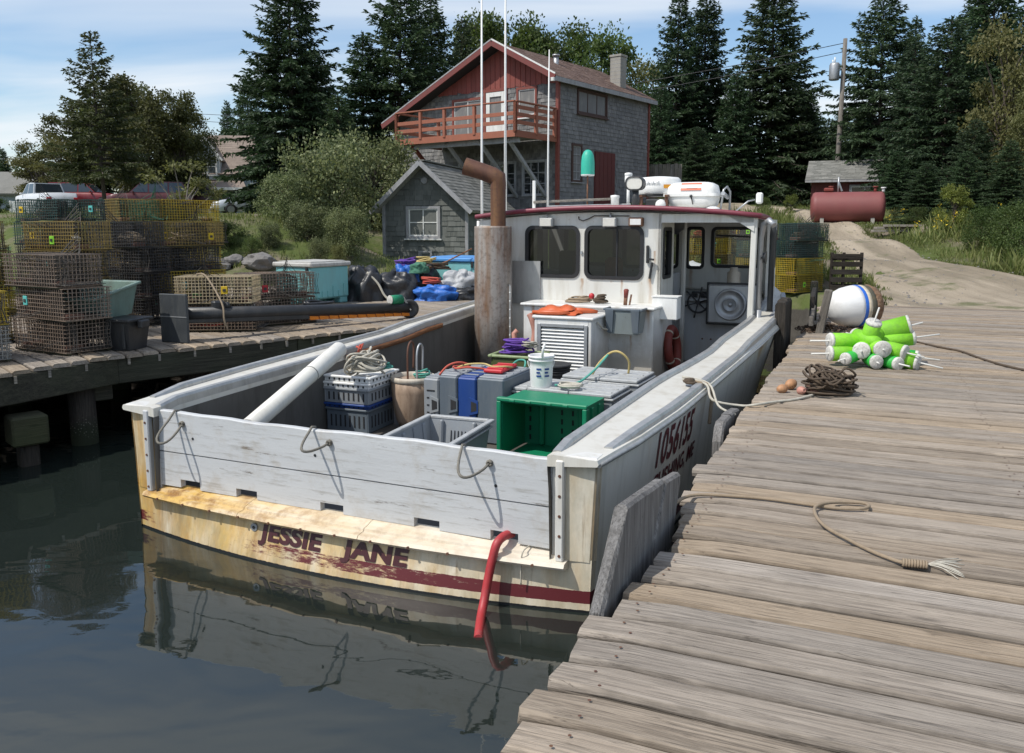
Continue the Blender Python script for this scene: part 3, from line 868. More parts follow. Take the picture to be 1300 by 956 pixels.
# local x runs along the edge, y away from the water
def l_edge(s):
    if s < 0: return .35 * s
    if s < 5.0: return .02 * math.sin(s * 1.7)
    return (s - 5.0) * .45
pl_ = [plank_mesh('plank', 1.0, .19, .05, M['w_pier_l'], 40 + s, 7) for s in range(8)]
long_ = {}
def l_plank(s, k):
    y0 = l_edge(s) + R.uniform(-.03, .03)
    ln = 8.8 - max(0, y0)
    key = (k % 8, round(ln))
    if key not in long_: long_[key] = plank_mesh('plank', max(1.0, round(ln)), .192, .05, M['w_pier_l'], 40 + k % 8 + 8 * round(ln), 7)
    o = link('plank', long_[key], lp, (s, y0, 1.0 + R.uniform(-.006, .004)), math.pi / 2 + R.uniform(-.006, .006))
    o.rotation_euler.y = R.uniform(-.001, .001)
s = -6.2; k = 0
while s < 15.6:
    l_plank(s, k); s += .206; k += 1
def l_beam(s0, s1, z, h, off, th, name, mat):
    y0, y1 = l_edge(s0 + 1e-6) + off, l_edge(s1 - 1e-6) + off
    MB().beam((s0, y0, z), (s1, y1, z), th, h, bev=.01).obj(name, M[mat], lp)
for s0, s1 in ((-6.2, -2.9), (-2.88, 0), (.01, 2.3), (2.31, 5.0), (5.01, 8.5), (8.51, 13.9)):
    l_beam(s0, s1, .80, .29, .10, .12, 'edge_beam', 'w_side')
for yy in (2.4, 4.6, 6.8, 8.6):
    MB().box((0, 0, 0), (18 if yy > 3 else 12, .16, .24), bev=.01).obj('stringer', M['w_side'], lp, (5.2 if yy > 3 else 0, yy + (0 if yy > 3 else .2), .82))
for s_ in (-4.6, -2.2, -.35, 1.05, 2.75, 4.6, 7.2, 9.8):
    mb = MB(); mb.tube([(0, 0, -2.2), (.02, .01, -.4), (0, 0, .66)], [.155, .15, .14], 12)
    mb.obj('piling', M['w_pile'], lp, (s_, l_edge(s_) + .32, 0))
    for yy in (3.2, 6.2):
        mb = MB(); mb.tube([(0, 0, -2.2), (.02, .01, -.4), (0, 0, .66)], [.155, .15, .14], 10)
        mb.obj('piling', M['w_pile'], lp, (s_ + .1, l_edge(s_) + yy, 0))
    MB().box((0, 0, 0), (.2, 7.5, .2), bev=.01).obj('cross_beam', M['w_side'], lp, (s_ + .22, l_edge(s_) + 4.0, .572))
MB().box((0, 0, 0), (.34, .30, .30), bev=.02).obj('fender_block', M['w_side'], lp, (-1.05, -.32, .38))
MB().box((0, 0, 0), (.18, .18, 1.7), bev=.02).obj('fender_pile', M['w_pile'], lp, (-1.05, -.30, -.63))
MB().beam((-1.5, -.5, .55), (-3.6, -1.2, -.15), .12, .3, bev=.015).obj('brace', M['w_side'], lp)
MB().box((0, 0, 0), (.25, .22, .12), bev=.012).obj('fender_block', M['w_lumber'], lp, (3.1, -.2, .50))
for i, s_ in enumerate(np.arange(-3.6, 5, .41)):
    MB().box((0, 0, 0), (.028, .02, .075)).obj('edge_cleat', M['w_lumber'], lp, (s_ + R.uniform(-.05, .05), l_edge(s_) + .02, .905))
# ------------------------------------------------------------------ the lobster boat (local x = starboard, y = forward from the transom, z up from the water)
BO = Vector((-1.2725, 5.822, 0)); BH = rad(24.0)
boat = thing('lobster_boat', 'white lobster boat with rust-stained transom and maroon roof trim moored between the two piers', 'fishing boat', BO, -BH)
def bw(v, u, z):                      # boat-local to world
    return Vector((BO.x + u * math.sin(BH) + v * math.cos(BH), BO.y + u * math.cos(BH) - v * math.sin(BH), z))
SU = [0, .5, 1.5, 3, 5, 6.5, 8, 9, 10, 10.8, 11.4, 11.8, 12.0]
SB = [1.975, 2.065, 2.15, 2.20, 2.26, 2.30, 2.24, 2.10, 1.78, 1.32, .82, .36, .03]     # half-beam at the sheer
WB = [1.93, 1.99, 2.04, 2.07, 2.07, 2.0, 1.8, 1.5, 1.12, .74, .40, .15, .012]     # half-beam at the water
SZ = [1.01, 1.025, 1.045, 1.075, 1.11, 1.16, 1.25, 1.31, 1.42, 1.51, 1.57, 1.60, 1.62]     # sheer height
sb = lambda u: interp(u, SU, SB); wb_ = lambda u: interp(u, SU, WB); sz = lambda u: interp(u, SU, SZ)
def hull_v(u, z):
    t = z / sz(u)
    return lerp(wb_(u), sb(u), max(-.6, t) ** 1.25 if t > 0 else t * .8)
def camber(v, z=.33): return -(.115 + .1 * max(0, 1 - z / .36)) * (1 - (v / 1.93) ** 2)      # the transom bows aft
us = [0, .25, .5, 1, 1.5, 2.2, 3, 4, 5, 5.75, 6.5, 7.25, 8, 8.5, 9, 9.5, 10, 10.4, 10.8, 11.1, 11.4, 11.6, 11.8, 11.92, 12.0]
zt = [-.6, -.25, 0, .1, .2, .38, .55, .72, .88, 1.0]
mb = MB()
for sg in (1, -1):
    rows = []
    for u in us:
        S = sz(u); r_ = []
        for t in zt:
            z = t if t < 0 else t * S
            r_.append((sg * hull_v(u, z) * (1 - .25 * max(0, -t)), u + (0.35 * (max(0, 1 - t)) * -max(0, u - 10.8) / 1.2 if u > 10.8 else 0), z))
        rows.append(r_)
    mb.grid(rows, 0, flip=sg < 0)
# transom below the cut-out, bowed
vs_ = np.linspace(-1.97, 1.97, 33)
rows = []
for z in (-.6, -.2, 0, .08, .17, .24, .30, .355):
    rows.append([(v * hull_v(0, z) / 1.97, camber(v, max(z, 0)), z) for v in vs_])
mb.grid(rows, 0)
hull = mb.obj('hull', M['hull'], boat)

# corner posts of the transom (hollow box look: outer face, return and cap)
for sg in (-1, 1):
    mb = MB()
    prof = [(1.735, .03), (1.735, -.03), (1.80, camber(1.80) - .012), (1.88, camber(1.88) - .006), (1.955, -.002), (1.985, .05)]
    rows = []
    for z in (.34, .6, .8, .985):
        rows.append([(sg * (x + (hull_v(0, z) - 1.97)), y, z) for x, y in prof])
    mb.grid(rows, 0, smooth=False)
    mb.obj('corner_post', M['hull'], boat)
    # flanged frame round the opening
    mb = MB(); mb.box((sg * 1.745, -.045, .67), (.055, .05, .66), bev=.008); mb.box((sg * 1.70, .035, .67), (.05, .10, .66), bev=.006)
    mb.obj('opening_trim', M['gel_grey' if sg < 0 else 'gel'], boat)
    for i in range(5):
        mb = MB(); mb.cyl((sg * 1.748, -.068, .38 + i * .13), (sg * 1.748, -.074, .38 + i * .13), .010, 8)
        mb.obj('bolt', M['rust'], boat)

# rail caps and coamings
def inner_v(u): return interp(u, [0, 2.4, 3.2, 4.3, 4.7, 6, 8, 9.2, 10.4, 11.3], [1.66, 1.72, 1.80, 1.86, 1.87, 1.93, 1.92, 1.74, 1.15, .35])
def cap_z(u): return sz(u) + interp(u, [0, 4.0, 4.6, 6.4, 12], [-.01, -.01, .03, .05, .03])
capu = [-.06] + list(np.arange(.2, 4.0, .4)) + [4.0, 4.2, 4.4, 4.6, 4.8, 5.2, 5.6, 6, 6.4, 7, 7.6, 8.2, 8.8, 9.4, 10]
for sg in (-1, 1):
    rows = []
    for u in capu:
        o, i, z, zc = sb(max(0, u)), inner_v(u), sz(max(0, u)), cap_z(max(0, u))
        rows.append([(sg * (o + .012), u, z - .028), (sg * (o + .022), u, z - .012), (sg * (o + .012), u, z + .012), (sg * (o - .06), u, zc + .022), (sg * (i + .04), u, zc + .03), (sg * i, u, zc + .02), (sg * i, u, zc - .05)])
    mb = MB(); mb.grid(rows, 0, smooth=False)
    f = rows[0]; b = len(mb.V); mb.add(f, [tuple(range(len(f)))])
    mb.obj('rail_cap', M['gel_rail'], boat)
    # rub strip below, inner raised strip, outer raised strip
    pts = [(sg * (sb(u) + .014), u, sz(u) - .022) for u in us if u <= 11.4]
    mb = MB(); mb.tube([(x, y - (.03 if i == 0 else 0), z) for i, (x, y, z) in enumerate(pts)], .019, 8); mb.obj('rub_strip', M['alu'], boat)
    for nm, off, z0, u0 in (('rail_strip', lambda u: inner_v(u) + .035, .055, .02), ('rail_strip', lambda u: sb(u) - .045, .05, .22)):
        pts = [(sg * off(u), u, cap_z(max(0, u)) + z0 * .6 - .012) for u in [u0] + [x for x in capu if x > u0 + .1 and x < 9.0]]
        rows = []
        for i, (x, y, z) in enumerate(pts):
            hw = .036
            zz = z - (.03 if i == 0 else 0)
            rows.append([(x - hw, y, zz - .03), (x - hw, y, zz + .026), (x - hw * .72, y, zz + .046), (x + hw * .72, y, zz + .046), (x + hw, y, zz + .026), (x + hw, y, zz - .03)])
        mb = MB(); mb.grid(rows, 0, smooth=False); mb.add(rows[0], [tuple(range(6))])
        mb.obj(nm, M['alu'], boat)
    # inner bulwark down to the deck
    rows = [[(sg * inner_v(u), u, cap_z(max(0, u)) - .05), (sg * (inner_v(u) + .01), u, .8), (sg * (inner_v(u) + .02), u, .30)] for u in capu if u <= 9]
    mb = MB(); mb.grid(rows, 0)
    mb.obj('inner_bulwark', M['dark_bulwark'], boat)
    # stern cap over the corner post
    mb = MB(); mb.box((sg * 1.845, .03, 1.012), (.28, .15, .032), bev=.01); mb.obj('stern_cap', M['gel'], boat)
mb = MB(); mb.box((-1.80, 1.0, 1.062), (.03, .03, .02)); 
# wood trim on the port rail
rows = []
for u in np.arange(2.6, 5.2, .2):
    x = -(inner_v(u) - .012); z = cap_z(u) - .02
    rows.append([(x, u, z + .02), (x + .03, u, z + .02), (x + .03, u, z - .035), (x, u, z - .035)])
mb = MB(); mb.grid(rows, 0); mb.obj('wood_strip', M['w_trim'], boat)

# cockpit sole, foredeck
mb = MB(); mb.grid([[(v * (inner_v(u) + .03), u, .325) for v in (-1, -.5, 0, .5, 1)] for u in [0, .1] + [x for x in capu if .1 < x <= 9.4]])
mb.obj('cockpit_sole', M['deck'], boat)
mb = MB(); mb.grid([[(k * (sb(u)), u, sz(u) + .02 + .10 * (1 - k * k)) for k in np.linspace(-1, 1, 9)] for u in (8.9, 9.5, 10, 10.4, 10.8, 11.1, 11.4, 11.7, 11.9, 12.0)])
mb.obj('foredeck', M['gel'], boat)

# ledge moulding under the stern boards
for i, (v0, v1) in enumerate(((-1.79, -.75), (-.745, .32), (.325, 1.79))):
    rows = []
    for v in np.linspace(v0, v1, 9):
        c = camber(v)
        rows.append([(v, c + .02, .285), (v, c - .068, .295), (v, c - .088, .316), (v, c - .072, .338), (v, c - .005, .345), (v, c + .0, .362), (v, c + .05, .372), (v, c + .09, .385), (v, .05, .392)])
    mb = MB(); mb.grid(rows, 0, smooth=False)
    mb.add(rows[0], [tuple(range(9))]); mb.add(rows[-1], [tuple(range(9))])
    mb.obj('ledge_moulding', M['ledge'], boat)
for i in range(12):
    v = -1.6 + i * .29
    mb = MB(); mb.cyl((v, camber(v) - .081, .314), (v, camber(v) - .097, .317), .009, 8); mb.obj('bolt', M['rust'], boat)

# the two painted stern boards, scuppers notched out of the lower one
sc = [-1.371, -.81, -.028, .756, 1.339]
poly = [(-1.685, .66), (-1.685, .39)]
for s_ in sc: poly += [(s_ - .10, .385), (s_ - .10, .455), (s_ + .10, .458), (s_ + .10, .385)]
poly += [(1.695, .39), (1.70, .66)]
# build as strips so that each face stays simple
mb = MB()
xs = [-1.685]
for s_ in sc: xs += [s_ - .10, s_ + .10]
xs.append(1.695)
for a in range(len(xs) - 1):
    notch = a % 2 == 1
    zb = .455 if notch else .39
    mb.box(((xs[a] + xs[a + 1]) / 2, .02, (zb + .662) / 2), (xs[a + 1] - xs[a], .05, .662 - zb))
bl = mb.obj('stern_board', M['board'], boat)
bm = bmesh.new(); bm.from_mesh(bl.data); bmesh.ops.remove_doubles(bm, verts=bm.verts, dist=.0005); 
bmesh.ops.delete(bm, geom=[f for f in bm.faces if all(len(e.link_faces) > 2 for e in f.edges) and abs(f.normal.x) > .9], context='FACES'); bm.to_mesh(bl.data); bm.free()
mb = MB()
rows = []
for v in np.linspace(-1.69, 1.70, 24):
    t = .992 + .006 * math.sin(v * 3) + .004 * math.sin(v * 11)
    rows.append([(v, -.006, .672), (v, -.006, t - .008), (v, .002, t), (v, .038, t), (v, .046, t - .008), (v, .046, .672), (v, -.006, .672)])
mb.grid(rows, 0, smooth=False); mb.add(rows[0][:6], [tuple(range(6))]); mb.add(rows[-1][:6], [tuple(range(6))])
bu_ = mb.obj('stern_board', M['board'], boat)
for v, z in ((-1.32, .80), (-.16, .80), (1.28, .76)):
    mb = MB(); mb.cyl((v, -.005, z), (v, -.009, z), .011, 10); mb.obj('bolt_hole', M['black'], boat)
# rope beckets on the upper board
def becket(v, drop, wd, seed, thin=.0095, twist=0):
    pts = []
    for i in range(15):
        t = i / 14; a = math.pi * t
        pts.append((v + wd * (t - .5) * 2 + twist * math.sin(math.pi * t * 2) * .3, -.012 - .21 * math.sin(a) ** .8, 1.0 - drop * math.sin(a) ** .7 - .09 * t - (.0 if t else -.01)))
    mb = MB(); mb.tube([(v - wd, .03, 1.0)] + pts, thin, 7)
    for k in range(3): mb.tube([(pts[-1][0] + .016 * math.cos(a), -.012 - .02 * k * .3, pts[-1][2] + .016 * math.sin(a)) for a in np.linspace(0, 6.28, 9)], .009, 5)
    mb.obj('rope_loop', M['rope_old'], bu_)
becket(-1.45, .15, .035, 1, twist=-.1); becket(-.10, .06, .075, 2); becket(1.14, .09, .10, 3)

# ----- lettering
def text_mesh(body, size, sx=1.0, bold=.0, shear=0.0, ext=.0):
    c = bpy.data.curves.new('lettering', 'FONT'); c.body = body; c.size = size; c.offset = bold; c.shear = shear; c.extrude = ext
    c.space_character = 1.06
    o = bpy.data.objects.new('lettering', c); COL.objects.link(o)
    bpy.context.view_layer.update()
    me = bpy.data.meshes.new_from_object(o.evaluated_get(bpy.context.evaluated_depsgraph_get()))
    bpy.data.objects.remove(o); bpy.data.curves.remove(c)
    bm = bmesh.new(); bm.from_mesh(me); bmesh.ops.triangulate(bm, faces=bm.faces)
    bmesh.ops.subdivide_edges(bm, edges=[e for e in bm.edges if e.calc_length() > .08], cuts=1); bm.to_mesh(me); bm.free()
    for v in me.vertices: v.co.x *= sx
    return me
def letter_obj(me, fn, mat, parent, name='lettering'):
    for v in me.vertices: v.co = fn(v.co.x, v.co.y)
    me.materials.clear(); me.materials.append(mat); me.update()
    return link(name, me, parent)
def on_transom(x0, z0, sl=0.0):
    def f(x, y):
        v = x0 + x; z = z0 + y + sl * x
        return Vector((v, camber(v, z) - .006, z))
    return f
t = text_mesh('JESSIE', .158, 1.32, .0075, .06)
letter_obj(t, on_transom(-.555, .166, -.006), M['maroon_letter'], hull, 'name_lettering')
t = text_mesh('JANE', .158, 1.36, .0075, .06)
letter_obj(t, on_transom(.185, .162, -.006), M['maroon_letter'], hull, 'name_lettering')
def on_side(u0, z0, sl):
    def f(x, y):
        u = u0 + x; z = z0 + y + sl * x
        return Vector((hull_v(u, z) + .006, u, z))
    return f
t = text_mesh('1056155', .37, .76, .008, .05)
letter_obj(t, on_side(.97, .70, .0), M['maroon_number'], hull, 'number_lettering')
t = text_mesh('CUSHING, ME', .19, .98, .004, .0)
letter_obj(t, on_side(1.0, .50, .0), M['maroon_number'], hull, 'port_lettering')['kind'] = 'stuff'
mb = MB(); mb.cyl((-.63, camber(-.63, .235) + .01, .235), (-.63, camber(-.63, .235) - .012, .235), .03, 14); mb.cyl((-.63, camber(-.63, .235) - .01, .235), (-.63, camber(-.63, .235) - .016, .235), .012, 10, m=1)
mb.obj('drain_fitting', [M['galv'], M['black']], hull)

# ----- wheelhouse
UB = 6.4; UF = 9.0; ZS = .33
def roof_z(v): return 2.655 - .115 * (v / 2.0) ** 2
def wall_with_holes(mb, x0, x1, z0, z1f, holes, y, th, m=0, T=None, n=6):
    """a panel in the xz plane with rounded rectangular holes (x0,x1,z0,z1,r)"""
    bm = bmesh.new()
    outer = [(x0, z0), (x1, z0)] + [(lerp(x1, x0, i / 8), z1f(lerp(x1, x0, i / 8))) for i in range(9)]
    loops = [outer]
    for (a, b, c, d, r) in holes: loops.append(rrect(a, b, c, d, r))
    es = []
    for lp_ in loops:
        vv = [bm.verts.new((p[0], 0, p[1])) for p in lp_]
        for i in range(len(vv)): es.append(bm.edges.new((vv[i], vv[(i + 1) % len(vv)])))
    bmesh.ops.triangle_fill(bm, edges=es, use_beauty=True)
    bm.verts.ensure_lookup_table(); bm.verts.index_update()
    vs = [v.co.copy() for v in bm.verts]; k = len(vs)
    fs = [tuple(v.index for v in f.verts) for f in bm.faces]
    V = [(v.x, y, v.z) for v in vs] + [(v.x, y + th, v.z) for v in vs]
    F = fs + [tuple(i + k for i in f)[::-1] for f in fs]
    for e in es:
        a, b = e.verts[0].index, e.verts[1].index
        F.append((a, b, b + k, a + k))
    bm.free()
    mb.add(V, F, m, False, T)
def rrect(a, b, c, d, r, n=5):
    pts = []
    for (cx, cz, s) in ((b - r, d - r, 0), (a + r, d - r, 1), (a + r, c + r, 2), (b - r, c + r, 3)):
        for i in range(n + 1):
            t = math.pi / 2 * (s + i / n)
            pts.append((cx + r * math.cos(t), cz + r * math.sin(t)))
    return pts
def window(parent, a, b, c, d, r, y, th, T=None, gmat='glass_dark', fw=.035, proud=.018, name='window', split=None):
    """rubber-gasketed pane: window (frame mesh) > pane"""
    o = rrect(a - fw * .4, b + fw * .4, c - fw * .4, d + fw * .4, r + fw * .4); i_ = rrect(a + fw, b - fw, c + fw, d - fw, max(.01, r - fw * .6))
    n = len(o); mb = MB()
    vs = []
    for yy in (y - proud, y + th + proud):
        vs += [(p[0], yy, p[1]) for p in o] + [(p[0], yy, p[1]) for p in i_]
    fs = []
    for j in range(n):
        k = (j + 1) % n
        fs += [(j, k, n + k, n + j), (2 * n + j, 3 * n + j, 3 * n + k, 2 * n + k), (n + j, n + k, 3 * n + k, 3 * n + j), (j, 2 * n + j, 2 * n + k, k)]
    mb.add(vs, fs, 0, False, T)
    if split: 
        for sx in split: mb.box((sx, y + th / 2, (c + d) / 2), (.022, th * .6, d - c - fw), 0, T)
    w_ = mb.obj(name, M['rubber'], parent)
    mb = MB(); mb.add([(p[0], y + th / 2, p[1]) for p in i_], [tuple(range(n))], 0, False, T)
    mb.obj('pane', M[gmat], w_)
    return w_
wh = None
mb = MB()
w1 = (-1.23, -.43, 1.71, 2.42, .10); w2 = (-.33, .49, 1.705, 2.42, .10)
wall_with_holes(mb, -1.93, .74, ZS, lambda x: roof_z(x) - .04, [w1, w2], UB, .05)
wh = mb.obj('wheelhouse', M['gel_house'], boat)
def part_wall(name, build, mat='gel_house'):
    m_ = MB(); build(m_); return m_.obj(name, M[mat], wh)
window(wh, *w1, UB, .05, split=None); window(wh, *w2, UB, .05, split=[.12])
# starboard return of the cabin (companionway), port side, front
TS = Matrix(((0, 1, 0, 0), (1, 0, 0, 0), (0, 0, 1, 0), (0, 0, 0, 1)))       # panel x -> boat y
sw = (6.52, 6.95, 1.72, 2.40, .05)
part_wall('companion_wall', lambda m_: wall_with_holes(m_, UB, 7.15, ZS, lambda x: 2.6, [sw], .70, .04, 0, TS))
window(wh, *sw, .70, .04, T=TS)
part_wall('door_post', lambda m_: m_.box((.72, 7.9, 1.45), (.06, .10, 2.25), bev=.01))
fp = [(.52, .80, 1.74, 2.40, .06), (.93, 1.68, 1.77, 2.40, .07), (-.55, .38, 1.74, 2.40, .07), (-1.6, -.7, 1.77, 2.40, .07)]
part_wall('front_wall', lambda m_: wall_with_holes(m_, -1.9, 1.9, .9, lambda x: roof_z(x) - .04, fp, UF, .05))
for i, f in enumerate(fp): window(wh, *f, UF, .05, gmat='glass' if i in (0, 1) else 'glass_dark')
mb = MB(); mb.beam((1.0, UF - .03, 2.28), (1.62, UF - .03, 2.25), .02, .03); mb.obj('windscreen_bar', M['black'], wh)
pw = [(6.7, 7.6, 1.75, 2.38, .07), (7.75, 8.7, 1.75, 2.38, .07)]
part_wall('port_wall', lambda m_: wall_with_holes(m_, UB, UF, ZS, lambda x: roof_z(1.93) - .03, pw, -1.97, .05, 0, TS))
for f in pw: window(wh, *f, -1.97, .05, T=TS)
# starboard side: forward quarter panel with a window; open hauling station aft of it
qw = (8.35, 8.85, 1.80, 2.36, .06)
part_wall('quarter_wall', lambda m_: wall_with_holes(m_, 8.25, UF, 1.1, lambda x: roof_z(1.9) - .03, [qw], 1.88, .05, 0, TS))
window(wh, *qw, 1.88, .05, T=TS, gmat='glass')
part_wall('roof_post', lambda m_: m_.beam((1.93, UB + .08, 1.10), (1.95, UB + .05, 2.56), .075, .075, bev=.01))
part_wall('roof_corner', lambda m_: m_.add([(1.62, UB, 2.56), (1.95, UB, 2.54), (1.95, UB, 2.36), (1.62, UB + .04, 2.56), (1.95, UB + .04, 2.54), (1.95, UB + .04, 2.36)], [(0, 1, 2), (3, 5, 4), (0, 2, 5, 3), (1, 4, 5, 2), (0, 3, 4, 1)]))
part_wall('header', lambda m_: m_.box((1.34, UB + .025, 2.53), (1.2, .05, .11)))
# dark shades inside so that the cabin reads deep
mb = MB(); mb.box((-.6, 8.2, 1.25), (2.3, .5, .9), bev=.02); mb.obj('cabin_console', M['gel_grey'], boat)
mb = MB(); mb.box((-.9, 7.3, .8), (.6, .5, .95), bev=.03); mb.lathe([(.2, 1.3), (.24, 1.34), (.24, 1.42), (.2, 1.46)], 14, c=(-.9, 7.3, 0)); mb.box((-.9, 7.52, 1.75), (.5, .09, .6), bev=.04); mb.obj('helm_seat', M['black'], boat)
mb = MB(); mb.box((0, 0, 0), (.26, .12, .55), bev=.05); mb.obj('oilskin_jacket', M['oilskin'], boat, (.02, 6.62, 1.72))
mb = MB(); mb.box((0, 0, 0), (.10, .08, .34), bev=.03); mb.obj('red_hook_float', M['ring'], boat, (-.55, 6.62, 1.85))

# roof slab and maroon edge
mb = MB()
vv = np.linspace(-2.03, 2.03, 17)
def roof_y(v): return UB - .13 + .10 * (abs(v) / 2.03) ** 2.5
top = [[(v * (1 - .13 * t), lerp(roof_y(v), 9.75 - .25 * (abs(v) / 2.03) ** 3, t), roof_z(v) + .045 - .03 * (t ** 3)) for v in vv] for t in np.linspace(0, 1, 9)]
mb.grid(top, 0)
bot = [[(p[0], p[1], p[2] - .06) for p in r_] for r_ in top]
mb.grid(bot, 0, flip=True)
roof = mb.obj('roof', M['gel'], boat)
edge = [p for p in top[0]] + [r_[-1] for r_ in top[1:]] + top[-1][::-1][1:] + [r_[0] for r_ in top[::-1][1:-1]]
rows = []
for p in edge + [edge[0]]:
    cx, cy = 0, 8.0
    d = Vector((p[0] - cx, (p[1] - cy), 0))
    nx = Vector((1 if p[0] > 1.75 and (p[1] > 6.4) else -1 if p[0] < -1.75 and (p[1] > 6.4) else 0, -1 if p[1] < 6.5 else 1 if p[1] > 9.3 else 0, 0)) * .022
    q = Vector(p)
    rows.append([q + Vector((0, 0, .012)), q + nx + Vector((0, 0, .004)), q + nx * 1.3 + Vector((0, 0, -.02)), q + nx + Vector((0, 0, -.046)), q + Vector((0, 0, -.050))])
mb = MB(); mb.grid([[tuple(p) for p in r_] for r_ in rows], 0)
mb.obj('roof_edge', M['maroon_trim'], roof)

# fittings under the eave
for v, tilt in ((-.89, .1), (.04, .0)):
    mb = MB(); mb.box((v, UB - .07, 2.478), (.20, .09, .125), 0, bev=.012); mb.box((v, UB - .118, 2.478), (.165, .01, .095), 1); mb.cyl((v, UB - .06, 2.54), (v, UB - .03, 2.60), .014, 8)
    mb.obj('work_light', [M['galv'], M['lens']], boat)
mb = MB(); mb.box((.405, UB - .05, 2.485), (.20, .08, .12), 0, bev=.012); mb.box((.405, UB - .093, 2.485), (.15, .01, .08), 1)
mb.obj('work_light', [M['rust'], M['wpaint']], boat)
mb = MB(); mb.tube([(.30, UB - .02, 2.565), (-.20, UB - .02, 2.57), (-.28, UB - .02, 2.53), (-.36, UB - .03, 2.50), (-.42, UB - .03, 2.52), (-.43, UB - .02, 2.56)], .008, 6); mb.obj('cable', M['black'], boat)
mb = MB(); mb.box((.565, UB - .025, 2.05), (.035, .04, .24), bev=.008); mb.beam((.56, UB - .03, 1.99), (.66, UB - .07, 1.98), .03, .025); mb.obj('door_latch', M['black'], boat)
mb = MB(); mb.beam((.60, UB - .03, 1.72), (.635, UB - .04, 1.94), .035, .03, bev=.006); mb.obj('knife_sheath', M['black'], boat)
mb = MB(); mb.box((-.385, UB - .012, 2.06), (.03, .02, .04)); mb.obj('clip', M['galv'], boat)

# engine box with louvred face, work bench
mb = MB()
mb.box((-.12, 6.12, .845), (1.84, .54, 1.0), 0, bev=.015)
mb.box((-.12, 6.10, 1.362), (1.90, .60, .035), 0, bev=.01)
eb = mb.obj('engine_box', M['gel_box'], boat)
mb = MB()
X0, X1, Y0, Y1 = -.57, .20, 5.12, 5.85
mb.box((X0 + .02, (Y0 + Y1) / 2, .79), (.04, Y1 - Y0, .93), bev=.006); mb.box((X1 - .02, (Y0 + Y1) / 2, .79), (.04, Y1 - Y0, .93), bev=.006)
mb.box(((X0 + X1) / 2, Y0 + .02, 1.215), (X1 - X0 - .08, .04, .08)); mb.box(((X0 + X1) / 2, Y0 + .02, .44), (X1 - X0 - .08, .04, .22))
mb.box(((X0 + X1) / 2, (Y0 + Y1) / 2 + .02, 1.275), (X1 - X0 + .06, Y1 - Y0 + .08, .035), bev=.01)
lb = mb.obj('louvre_box', M['gel_box'], boat)
mb = MB(); fr = [(X0 + .055, X1 - .055, .545, 1.185)]
for a in (X0 + .07, X1 - .07): mb.box((a, Y0 - .008, .865), (.045, .022, .66), bev=.004)
for z in (.555, 1.178): mb.box(((X0 + X1) / 2, Y0 - .008, z), (X1 - X0 - .19, .022, .045), bev=.004)
mb.obj('louvre_frame', M['galv'], boat)
mb = MB(); mb.box(((X0 + X1) / 2, Y0 + .10, .865), (X1 - X0 - .1, .02, .62)); mb.obj('louvre_backing', M['black'], boat)
sl = None
for i in range(13):
    z = .60 + i * .0435
    mb = MB(); mb.beam((X0 + .095, Y0 + .012, z), (X1 - .095, Y0 + .012, z), .05, .006, up=(0, -.75, 1)); mb.obj('slat', M['wpaint'], lb)
mb = MB(); mb.box((.18, 5.80, .36), (1.4, .5, .06), bev=.012); mb.obj('base_step', M['wpaint'], boat)
mb = MB(); mb.add([(X1 + .45, 5.82, 1.33), (X1 + .08, 5.82, 1.33), (X1 + .08, 5.75, 1.25)], []); 
mb.tube([(X1 + .02, 5.3, 1.22), (X1 + .05, 5.42, 1.13), (X1 + .07, 5.56, 1.10), (X1 + .06, 5.7, 1.11)], .014, 7); mb.obj('grab_handle', M['rope_w'], boat)
# white control box on the bulkhead edge
mb = MB(); mb.box((.86, UB - .10, 1.34), (.34, .22, .30), bev=.01); mb.box((.86, UB - .10, 1.497), (.36, .24, .014)); mb.obj('control_box', M['wpaint'], boat)

# exhaust stack
mb = MB(); mb.lathe([(.27, ZS), (.27, 1.2), (.265, 2.40), (.262, 2.425), (.13, 2.43)], 28, c=(-1.58, 6.02, 0))
st = mb.obj('exhaust_stack', M['stack'], boat)
mb = MB(); c0 = (-1.50, 6.02)
mb.tube([(c0[0], c0[1], 2.42), (c0[0], c0[1], 2.98)], .108, 20, caps=False)
mb.obj('exhaust_pipe', M['rust'], st)
mb = MB(); mb.tube([(c0[0], c0[1], 2.94), (c0[0], c0[1], 3.02), (c0[0], c0[1], 3.085), (c0[0] - .07, c0[1] - .022, 3.125), (-1.72, 5.955, 3.185), (-1.95, 5.88, 3.26)], [.110, .111, .122, .120, .116, .122], 22, caps=False)
mb.tube([(-1.70, 5.96, 3.18), (-1.945, 5.882, 3.258)], .110, 20, m=1, caps=False)
mb.add([(-1.72 + .115 * .2 * math.cos(a), 5.95 + .105 * math.cos(a), 3.187 + .105 * math.sin(a)) for a in np.linspace(0, 6.283, 19)[:-1]], [tuple(range(18))], 1)
mb.obj('exhaust_elbow', [M['rust'], M['black']], st)
mb = MB(); mb.beam((-1.26, 5.9, .4), (-1.26, 5.9, 1.6), .03, .02); mb.beam((-1.29, 5.95, 1.6), (-1.60, 6.3, 1.6), .02, .03)
for i in range(9): mb.cyl((-1.26, 5.885, .55 + i * .12), (-1.26, 5.88, .55 + i * .12), .011, 8, m=1)
mb.obj('stack_bracket', [M['alu'], M['wpaint']], boat)
mb = MB(); mb.box((-1.22, UB - .02, 1.62), (.44, .03, .62)); mb.obj('heat_shield', M['alu'], boat)
mb = MB(); mb.cyl((-1.86, 6.02, .35), (-1.90, 6.2, 2.5), .022, 10); mb.obj('white_pipe', M['wpaint'], boat)
